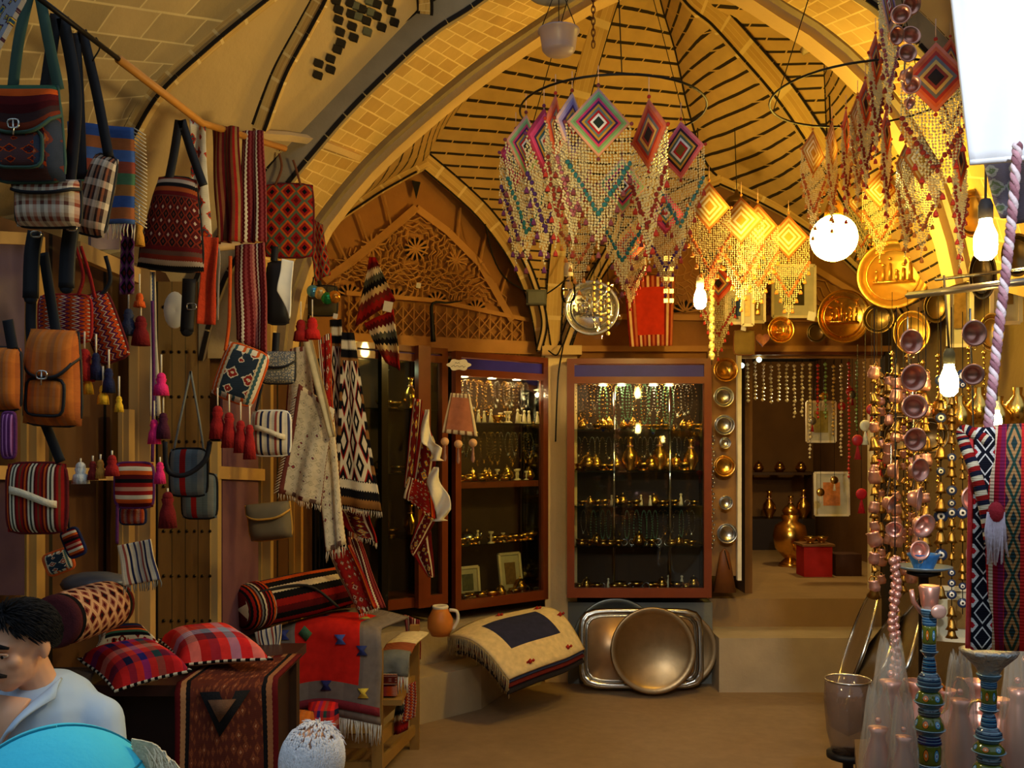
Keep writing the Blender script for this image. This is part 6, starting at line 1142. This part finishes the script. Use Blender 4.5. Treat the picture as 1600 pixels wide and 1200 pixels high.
# trays leaning by the steps
def leaning(label, x0, y0, x1, y1, Y, w, mat, name='tray', rnd=True):
    a, b = P(x0, y0, Y), P(x1, y1, Y-.35); b.z = max(b.z, .0); ax = (a-b); L = ax.length; ax.normalize(); side = V((.25, .95, 0)).normalized(); nn = ax.cross(side).normalized(); side = nn.cross(ax); c = (a+b)/2; t = thing(name, label, 'tray', b)
    o = outline(w, L, 40, 2.2 if rnd else 8); m = MB(); m.prism(o, .008, c, side, ax, nn); m.build('tray_base', mat, t, smooth=False); m = MB(); m.tube([c+side*p+ax*q+nn*.01 for p, q in o], .009, 6, closed=True); m.build('rim', M_steel, t)
leaning('round copper tray leaning edge on against the display beside the steps', 1362, 930, 1322, 1085, 5.0, .5, M_tray); leaning('rectangular framed tray leaning right of the round copper one', 1378, 990, 1352, 1085, 4.6, .4, plain((110, 90, 60), .4, .6), rnd=False); leaning('large dark tray leaning farthest right beside the hookah', 1420, 960, 1385, 1090, 4.4, .45, M_chd, rnd=False)
t = thing('glass_jar', 'wide lidless dark glass jar on a stand at the foot of the leaning trays', 'jar', V((P(1322, 0, 3.7).x, 3.7, 0))); c = V((P(1325, 0, 3.7).x, 3.7, P(0, 1155, 3.7).z))
mj = NT('smoky_glass', .08, coat=.5); mj.b.inputs['Alpha'].default_value = .55; mj = mj.out(lin((120, 90, 70)))
MB().lathe([(0, -.05), (.06, -.05), (.08, .03), (.09, .15), (.085, .23), (.08, .23), (.083, .15), (.07, .05), (0, .01)], 30, c).build('jar_body', mj, t); MB().tube([c+V((.085*cos(a), .085*sin(a), .23)) for a in [2*pi*k/30 for k in range(30)]], .004, 5, closed=True).build('rim', M_steel, t); MB().lathe([(0, -.05), (.08, -.05), (.08, -.07), (.02, -.09), (.02, -c.z+.02), (.1, -c.z+.001), (0, -c.z)], 16, c).build('stand', M_iron, t)
# pole of small chain ware at x~1400
t = thing('trinket_chain', 'long string of tiny copper trinkets hanging left of the tall hookah', 'chain', P(1400, 860, 2.9)); m = MB()
for k in range(60): m.ball(P(1398+5*sin(k*1.9), 870+k*3.5, 2.9), (.006+.004*(k % 3)), 6, 4)
m.build('copper_trinkets', M_copper, t); MB().tube([P(1399, 560, 2.9), P(1398, 1082, 2.9)], .002, 4).build('cord', M_iron, t)
# ================================================================ NEAR RIGHT : white cloth, rope, saddle bag
Yn = 1.55
def wc(u, v):
    x = lerp(lerp(1478, 1515, v**1.0), lerp(1720, 1730, v), u); y = lerp(-90, lerp(254, 236, u), v); return P(x, y, Yn+.03*sin(u*7+v*2)+.05*u)
t = thing('white_canvas', 'bright white canvas sheet hanging in the top right corner', 'cloth', wc(.5, 0)); m = MB(); m.grid(wc, 20, 20); m.build('sheet', plain((240, 240, 244), .9, var=.04, bump=.15, sc=8), t, sol=.006); m = MB(); m.tube([wc(i/20, 1) for i in range(21)], .005, 6); m.build('hem', plain((240, 240, 244), .9, var=.05), t)
cloth('printed_cloth', 'pale green and lilac printed cloth hanging behind the rope at right', 'cloth', [(1528, 240), (1680, 225), (1680, 360), (1560, 345)], 1.9, cloth_mat(floral([(200, 206, 200), (150, 170, 130), (214, 216, 214), (150, 140, 160)], 5, 4)), .02, 3)
t = thing('twisted_rope', 'pink and white twisted rope hanging from the canvas to the striped saddle bag', 'rope', P(1588, 240, 1.5)); pts = crv([P(1590, 225, 1.5), P(1582, 330, 1.5), P(1572, 420, 1.5), P(1560, 520, 1.5), P(1550, 610, 1.5), P(1542, 690, 1.5)], 160)
for k in range(3): MB().tube([p+V((.004*cos(i*.55+k*2.1), .004*sin(i*.55+k*2.1), 0)) for i, p in enumerate(pts)], .0042, 6).build('rope_strand', wool(((200, 150, 160), (230, 210, 214), (150, 100, 110))[k]), t)
# striped saddle bag
sb = thing('striped_saddle_bag', 'large red and purple striped woven saddle bag at the right edge', 'bag', P(1600, 665, 1.55)); nS = NT('saddle_weave', .95, spec=.1); u, v = nS.uv()
col = stripes([(190, 30, 34), (206, 40, 36), (206, 40, 36), (224, 196, 160), (150, 24, 40), (120, 30, 70), (196, 36, 40), (220, 200, 180), (130, 30, 60)], 3.6, 0)(nS, u, v)
dm = diam([(40, 60, 60), (180, 130, 80), (40, 70, 60), (170, 120, 80), (60, 40, 60)], 1, 6)(nS, nS.mth('MULTIPLY', nS.mth('SUBTRACT', u, .19), 8), v); inb = nS.mth('LESS_THAN', nS.mth('ABSOLUTE', nS.mth('SUBTRACT', u, .25)), .06)
col = nS.mix(inb, col, dm); o, _ = nS.obj(); w_ = nS.n.new('ShaderNodeTexWave'); w_.inputs['Scale'].default_value = 60; w_.bands_direction = 'Z'; nS.t.links.new(o, w_.inputs[0]); nS.bump(w_.outputs[1], .5, .004); M_sb = nS.out(nS.vary(col, 40, .75, 1.15, o))
def sbf(u, v): x = lerp(lerp(1532, 1526, v), 1740, u); y = lerp(lerp(668, 660, u), lerp(1012, 1016, u), v); return P(x, y, 1.5-.05*sin(pi*v)**.6*min(1, u*6)+.01*sin(9*u))
m = MB(); m.grid(sbf, 26, 30); m.build('front_panel', M_sb, sb, sol=.01); m = MB(); m.grid(lambda u, v: sbf(.12+.88*u, v)+V((.02, .06*(1-abs(2*v-1)**4)+.02, 0)), 16, 16); m.build('back_panel', wool((110, 26, 44)), sb, sol=.01)
zz_ = cloth_mat(diam([(24, 24, 34), (24, 24, 34), (236, 230, 224), (24, 24, 34), (236, 230, 224), (200, 30, 40)], 1, 9, 12)); m = MB(); m.grid(lambda u, v: sbf(0, v)+V(((u-.5)*.03, -.014, 0)), 4, 30); m.build('zigzag_border', zz_, sb, sol=.006)
m = MB(); L = [sbf(0, i/30)+V((-.016, -.004, 0)) for i in range(31)]; m.tube(L, .004, 5); m.build('cord_piping', wool((210, 60, 60)), sb); m = MB(); m.tube(crv([P(1545, 690, 1.48), P(1508, 672, 1.5), P(1506, 690, 1.5), P(1525, 740, 1.48), P(1540, 800, 1.47), P(1548, 850, 1.46)], 30), .009, 7); m.build('looped_braid', cloth_mat(stripes([(30, 30, 50), CRM, RED], 14, 1)), sb)
m = MB(); q = P(1556, 800, 1.45); fringe([q+V((random.uniform(-.012, .012), 0, 0)) for _ in range(50)], .07, m, r=.002, jit=.4); m.build('tassel', wool((220, 200, 210)), sb); m = MB(); m.ball(q, (.012, .01, .016), 10, 6); m.build('tassel_knot', wool((170, 40, 50)), sb)
# ================================================================ PEOPLE
M_skin = NT('skin', .5, spec=.35); o, _ = M_skin.obj(); M_skin.b.inputs['Subsurface Weight'].default_value = .08; M_skin = M_skin.out(M_skin.vary(lin((226, 168, 132)), 20, .9, 1.08, o))
def remesh(o, vox, sm=6, deci=None):
    m = o.modifiers.new('remesh', 'REMESH'); m.mode = 'VOXEL'; m.voxel_size = vox; m.use_smooth_shade = True; m = o.modifiers.new('smooth', 'SMOOTH'); m.iterations = sm; m.factor = .5
def cap(mb, a, b, ra, rb, n=14):
    a, b = V(a), V(b); k = 8; mb.tube([lerp(a, b, i/k) for i in range(k+1)], [lerp(ra, rb, i/k) for i in range(k+1)], n); mb.ball(a, ra, n, 8); mb.ball(b, rb, n, 8)
def head_mb(M, O, s=1, body=True):   # local: x right, y forward(-Y faces), z up; O head centre
    mb = MB(); T = lambda x, y, z: O+M@(V((x, y, z))*s)
    def bl(x, y, z, rx, ry, rz, n=16): mb.ball(T(x, y, z), (rx*s, ry*s, rz*s), n, 12, M)
    bl(0, .012, .03, .076, .098, .088, 24); bl(0, -.022, -.03, .058, .07, .075, 20); bl(0, -.05, -.085, .03, .03, .024)       # cranium, face, chin
    bl(0, -.04, -.07, .045, .045, .03); bl(.036, -.062, -.018, .024, .02, .02); bl(-.036, -.062, -.018, .024, .02, .02)   # jaw, cheeks
    bl(0, -.082, .026, .05, .014, .012)                                                              # brow
    mb.tube([T(0, -.088, .02), T(0, -.104, -.005), T(0, -.116, -.024)], [.008*s, .010*s, .013*s], 10); bl(.011, -.1, -.027, .009, .01, .007); bl(-.011, -.1, -.027, .009, .01, .007); bl(0, -.113, -.025, .011, .01, .009)
    bl(0, -.088, -.052, .024, .011, .006); bl(0, -.087, -.062, .02, .011, .006)                  # lips
    for e in (-1, 1):
        bl(e*.078, .012, 0, .008, .018, .03); bl(e*.074, .006, -.022, .007, .01, .012)
    return mb, T
def eyes_etc(T, M, root, s, brow, mous, down=.0):
    for e in (-1, 1):
        MB().ball(T(e*.031, -.081, .006), (.011*s, .009*s, .006*s), 12, 8, M).build('eye', plain((210, 200, 190), .2), root); MB().ball(T(e*.031, -.0895, .004), (.005*s, .003*s, .005*s), 10, 6, M).build('iris', plain((30, 20, 14), .1), root)
        MB().tube([T(e*.018, -.088, .012), T(e*.031, -.094, .0145), T(e*.045, -.084, .01)], .003*s, 6).build('eyelid', M_skin, root)
        MB().tube([T(e*.012, -.094, .028), T(e*.03, -.096, .036), T(e*.052, -.082, .028)], [.005*s, .0075*s, .0035*s], 6).build('eyebrow', wool(brow), root)
    if mous: MB().tube([T(-.036, -.086, -.05), T(-.016, -.104, -.042), T(0, -.107, -.041), T(.016, -.104, -.042), T(.036, -.086, -.05)], [.004*s, .009*s, .009*s, .009*s, .004*s], 8).build('moustache', wool(mous), root)
def hair(T, M, s, root, col, shape, nm='hair', n=1400, L=.03):
    m = MB(); rnd = random.Random(3); cnt = 0
    while cnt < n:
        a = rnd.uniform(0, 2*pi); z = rnd.uniform(-.6, 1); r = (1-z*z)**.5; d = V((r*cos(a), r*sin(a), z))
        if not shape(d): continue
        cnt += 1; p = V((d.x*.08, .012+d.y*.102, .03+d.z*.094)); t = (V((d.x*.3, .5+.3*d.y, -.55))-d*V((d.x*.3, .5, -.55)).dot(d)).normalized(); l = L*rnd.uniform(.6, 1.2)
        q = [T(*p), T(*(p+d*.004+t*l*.5)), T(*(p-d*.001+t*l))]; m.tube(q, [.0028*s, .003*s, .0006*s], 4, cap=False)
    return m.build(nm, wool(col), root)
def rotZ(yaw, pitch=0, roll=0): return Euler((pitch, roll, yaw), 'XYZ').to_matrix()
# --- seated man with moustache
O = P(31, 1010, 2.7); M = rotZ(-.33, .16); s = 1.02
man = thing('person', 'dark haired man with a moustache in a pale blue shirt, sitting at lower left', 'person', (O.x, O.y+.02, 0))
mb, T = head_mb(M, O, s); nb = O+V((.035, .06, -.15)); cap(mb, T(0, .025, -.06), nb, .05, .055); hips = V((O.x+.02, O.y+.12, .56))
cap(mb, nb+V((0, .02, -.1)), hips+V((0, 0, .3)), .1, .13); cap(mb, hips+V((0, 0, .3)), hips, .13, .15)
for e in (-1, 1):
    sh = nb+V((e*.15, .03, -.08)); cap(mb, nb+V((e*.05, .02, -.07)), sh, .045, .05); cap(mb, sh, sh+V((e*.06, -.06, -.3)), .052, .042); cap(mb, sh+V((e*.06, -.06, -.3)), sh+V((-e*.06, -.3, -.34)), .04, .028); hnd = sh+V((-e*.07, -.33, -.34)); mb.ball(hnd, (.04, .045, .018), 12, 8)
    for f in range(4): cap(mb, hnd+V((-.027+.018*f, -.03, 0)), hnd+V((-.029+.019*f, -.085-.01*(f in (1, 2)), -.012)), .009, .007, 8)
    cap(mb, hnd+V((-e*.03, 0, 0)), hnd+V((-e*.06, -.04, -.005)), .011, .008, 8)
    cap(mb, hips+V((e*.09, 0, -.02)), hips+V((e*.12, -.42, -.02)), .085, .06); cap(mb, hips+V((e*.12, -.42, -.02)), V((hips.x+e*.12, hips.y-.4, .06)), .058, .04); cap(mb, V((hips.x+e*.12, hips.y-.4, .045)), V((hips.x+e*.13, hips.y-.58, .035)), .04, .03)
bd = mb.build('body', M_skin, man); remesh(bd, .0055, 5)
eyes_etc(T, M, man, s, (20, 16, 16), (34, 28, 26))
hair(T, M, s, man, (14, 12, 16), lambda d: (d.z > .38 and d.y > -.75) or (d.y > .1 and d.z > -.35) or (d.z > .12 and abs(d.x) > .6 and d.y > -.45), n=2600, L=.04)
m = MB(); m.ball(T(0, .018, .04), (.083*s, .1*s, .085*s), 24, 14, M); k = MB(); k.grid(lambda u, v: T(.0805*sin(pi*(1.0*v))*cos(2*pi*u)*1.03, .018+.103*sin(pi*v)*sin(2*pi*u), .036+.093*cos(pi*v)+max(0, -sin(2*pi*u))*.0) , 28, 8) if False else None
def capf(u, v):
    a = 2*pi*u; lim = 1.05+.62*max(0, sin(a))**.7-.1*max(0, -sin(a)); th = v*lim; return T(.0815*sin(th)*cos(a), .014+.105*sin(th)*sin(a), .032+.1*cos(th))
m = MB(); m.grid(capf, 36, 14); m.build('hair_cap', wool((16, 14, 18)), man)
for e in (): MB().ball(T(e*.0735, -.018, .004), (.004*s, .010*s, .022*s), 10, 8, M).build('sideburn', wool((60, 58, 58)), man)
M_shirt = plain((186, 206, 228), .85, var=.06, sc=6, bump=.1)
sh = MB(); cap(sh, nb+V((0, .035, -.09)), hips+V((0, 0, .28)), .155, .17); cap(sh, hips+V((0, 0, .28)), hips+V((0, 0, .02)), .17, .18)
for e in (-1, 1):
    q = nb+V((e*.148, .03, -.085)); cap(sh, nb+V((e*.035, .03, -.012)), q, .06, .07); cap(sh, q, q+V((e*.06, -.06, -.3)), .072, .066)
so = sh.build('shirt', M_shirt, man); remesh(so, .008, 8)
# open collar: two flaps and V of skin
fx = V((-.35, -.93, 0)); rt = V((.93, -.35, 0)); cb = nb+V((0, .0, .0))
m = MB(); m.poly([cb+fx*.095+V((0, 0, .015))-rt*.055, cb+fx*.138+V((0, 0, -.025))-rt*.05, cb+fx*.166+V((0, 0, -.13)), cb+fx*.138+V((0, 0, -.025))+rt*.05, cb+fx*.095+V((0, 0, .015))+rt*.055], [(0, 1, 2, 3, 4)]); vs = m.build('open_neck', M_skin, man, sol=.012)
for e in (-1, 1):
    m = MB(); A, B = cb+rt*e*.062-fx*.01+V((0, 0, .05)), cb+fx*.168+rt*e*.004+V((0, 0, -.12)); C_, D = cb+rt*e*.1+fx*.05+V((0, 0, .01)), cb+fx*.168+rt*e*.07+V((0, 0, -.05))
    m.grid(lambda u, v: lerp(lerp(A, B, u), lerp(C_, D, u), v)+V((0, 0, .012*sin(pi*v)))+fx*(.03*sin(pi*u)), 10, 4); m.build('collar', M_shirt, man, sol=.007)
for k in range(3): MB().ball(cb+fx*(.17)+V((0, 0, -.16-.08*k)), .006, 8, 6).build('shirt_button', M_white, man)
m = MB(); pc = cb+fx*.168+rt*.085+V((0, 0, -.16)); m.box(pc, (.095, .008, .012), rotZ(-.36)); m.build('pocket_edge', M_shirt, man, smooth=False)
tr = MB()
for e in (-1, 1): cap(tr, hips+V((e*.08, 0, -.01)), hips+V((e*.12, -.42, -.01)), .11, .08); cap(tr, hips+V((e*.12, -.42, -.01)), V((hips.x+e*.12, hips.y-.4, .12)), .078, .065)
remesh(tr.build('trousers', wool((50, 50, 60)), man), .012, 4)
def stool(label, c, z):
    t = thing('low_stool', label, 'stool', (c.x, c.y, 0)); MB().box((c.x, c.y, z-.02), (.36, .34, .04)).build('seat', plain((90, 60, 36), .6), t, smooth=False)
    for a in (-.14, .14):
        for b in (-.13, .13): MB().box((c.x+a, c.y+b, (z-.04)/2), (.04, .04, z-.04)).build('leg', plain((90, 60, 36), .6), t, smooth=False)
stool('low wooden stool under the man with the moustache', hips, hips.z-.185)
# --- person in turquoise sun hat (seen from behind)
def sitter(label, O, s, yaw, shirt, extra):
    M = rotZ(yaw, 0); r = thing('person', label, 'person', (O.x, O.y, 0)); mb, T = head_mb(M, O, s); nb = O+V((0, .0, -.2*s)); cap(mb, T(0, .02, -.06), nb, .05, .055); zt = max(.45, O.z-.72); hips = V((O.x, O.y, zt))
    for e in (-1, 1):
        cap(mb, nb+V((e*.04, 0, -.05)), nb+V((e*.16, 0, -.08)), .05, .05)
        a = nb+V((e*.17, 0, -.09)); cap(mb, a, a+V((e*.03, 0, -.28)), .045, .038); cap(mb, a+V((e*.03, 0, -.28)), a+V((e*.0, .22, -.32)), .036, .026); h = a+V((0, .25, -.32)); mb.ball(h, (.036, .04, .016), 10, 6)
        for f in range(4): cap(mb, h+V((-.024+.016*f, .03, 0)), h+V((-.026+.017*f, .078, -.01)), .008, .006, 8)
        cap(mb, h-V((e*.03, 0, 0)), h+V((-e*.05, .035, 0)), .009, .007, 8)
        cap(mb, hips+V((e*.09, 0, 0)), hips+V((e*.11, .4, 0)), .08, .06); cap(mb, hips+V((e*.11, .4, 0)), V((hips.x+e*.11, hips.y+.42, .05)), .055, .038); cap(mb, V((hips.x+e*.11, hips.y+.42, .04)), V((hips.x+e*.12, hips.y+.58, .035)), .036, .03)
    cap(mb, nb+V((0, 0, -.1)), hips, .12, .14); remesh(mb.build('body', M_skin, r), .007, 5)
    g = MB(); cap(g, nb+V((0, 0, -.13)), hips, .15, .165)
    for e in (-1, 1): cap(g, nb+V((e*.05, 0, -.07)), nb+V((e*.17, 0, -.1)), .066, .07); cap(g, nb+V((e*.17, 0, -.1)), nb+V((e*.2, 0, -.3)), .068, .06); cap(g, hips+V((e*.09, 0, 0)), hips+V((e*.11, .4, 0)), .1, .075)
    remesh(g.build('clothing', wool(shirt), r), .012, 6); eyes_etc(T, M, r, s, extra[0], None); stool('low stool under the '+extra[1], hips, hips.z-.165); return r, T, M
O = P(98, 1303, 1.66); r, T, M = sitter('person seen from behind in a turquoise sun hat with blond hair', O, 1.12, pi*.92, (200, 200, 190), ((170, 130, 80), 'person in the turquoise hat'))
M_hat = plain((76, 214, 240), .85, var=.05, sc=30, bump=.15)
def hatf(u, v):
    a = 2*pi*u; th = v*1.62; return T(.142*sin(th)*cos(a), .012+.145*sin(th)*sin(a), .035+.132*cos(th))
m = MB(); m.grid(hatf, 44, 18); m.build('hat_crown', M_hat, r, sol=.004); m = MB(); m.grid(lambda u, v: T((.142+.04*v)*cos(2*pi*u), .012+(.145+.045*v)*sin(2*pi*u), .03-.025*v), 44, 5); m.build('hat_brim', M_hat, r, sol=.004)
m = MB(); m.tube([hatf(.12+0*i, i/20)+V((0, -.003, .003)) for i in range(20)]+[], .0025, 5); m.tube([hatf(.62, i/20)+V((0, 0, .003)) for i in range(20)], .0025, 5); m.tube([hatf(i/40, .62)+(hatf(i/40, .62)-O).normalized()*.002 for i in range(41)], .0022, 5); m.build('hat_seam', plain((30, 130, 150), .9), r)
m = MB(); rn = random.Random(5)
for i in range(120):
    a = rn.uniform(-.9, .3); p = O+V((.11*cos(a), .02+.07*sin(a), rn.uniform(.0, .07))); 
    q = p+V((.05*cos(a)+rn.uniform(-.01, .02), -.02+rn.uniform(-.02, .02), -.03)); e_ = q+V((.03*cos(a)+rn.uniform(-.02, .03), rn.uniform(-.02, .02), -rn.uniform(.08, .16))); m.tube([p, q, e_], [.002, .002, .0006], 3, cap=False)
for i in range(0): p = P(180+rn.uniform(-10, 40), 1160+rn.uniform(-6, 6), 1.72); m.tube(crv([p-V((.04, 0, .03)), p+V((0, 0, .02)), p+V((rn.uniform(.02, .07), 0, rn.uniform(-.02, .04))), p+V((rn.uniform(.05, .09), 0, -.05))], 8), .0007, 3, cap=False)
for i in range(800):
    x0 = rn.uniform(205, 238); p = P(x0, 1160+(x0-205)*.9+rn.uniform(-6, 20), 1.68); m.tube(crv([p, p+V((rn.uniform(.02, .045), 0, -.01)), p+V((rn.uniform(.035, .065), rn.uniform(-.02, .02), -.06)), p+V((rn.uniform(.03, .06), 0, -.16))], 7), [.0016]*7+[.0005], 3, cap=False)
m.build('hair', wool((226, 208, 172)), r)
# --- bald man with white hair, seen from behind
O = P(490, 1202, 2.5); r, T, M = sitter('balding white haired man seen at the bottom edge below the red kilim', O, .95, pi*.95, (90, 90, 100), ((200, 196, 190), 'balding white haired man'))
hair(T, M, .95, r, (216, 212, 214), lambda d: d.z > -.5 and d.y > -.6 and random.random() < (1 if d.z < .62 else .3 if d.z < .85 else .12), n=5200, L=.016)
hair(T, M, .95, r, (200, 196, 200), lambda d: d.z > .3 and d.y < -.1 and abs(d.x) < .75, nm='thin_fringe_hair', n=130, L=.03)
for p_ in protos: p_.done()
# ================================================================ LIGHTS
lamp('vault_fill_light', P(700, 60, 3.0)+V((.3, 0, -.6)), 38, (1, .78, .36), .1)  # unseen fill lamp, no fixture, added to warm and brighten the front vault
d_ = P(1580, 160, 1.6)-V((.1, -1.2, 3.4)); lamp('canvas_fill_spot', (.1, -1.2, 3.4), 420, (.9, .95, 1), .05, 'SPOT', d_.to_track_quat('-Z', 'Y').to_euler(), spot_size=R(26), spot_blend=.5)  # added spot behind the camera, stands in for sun on the white canvas
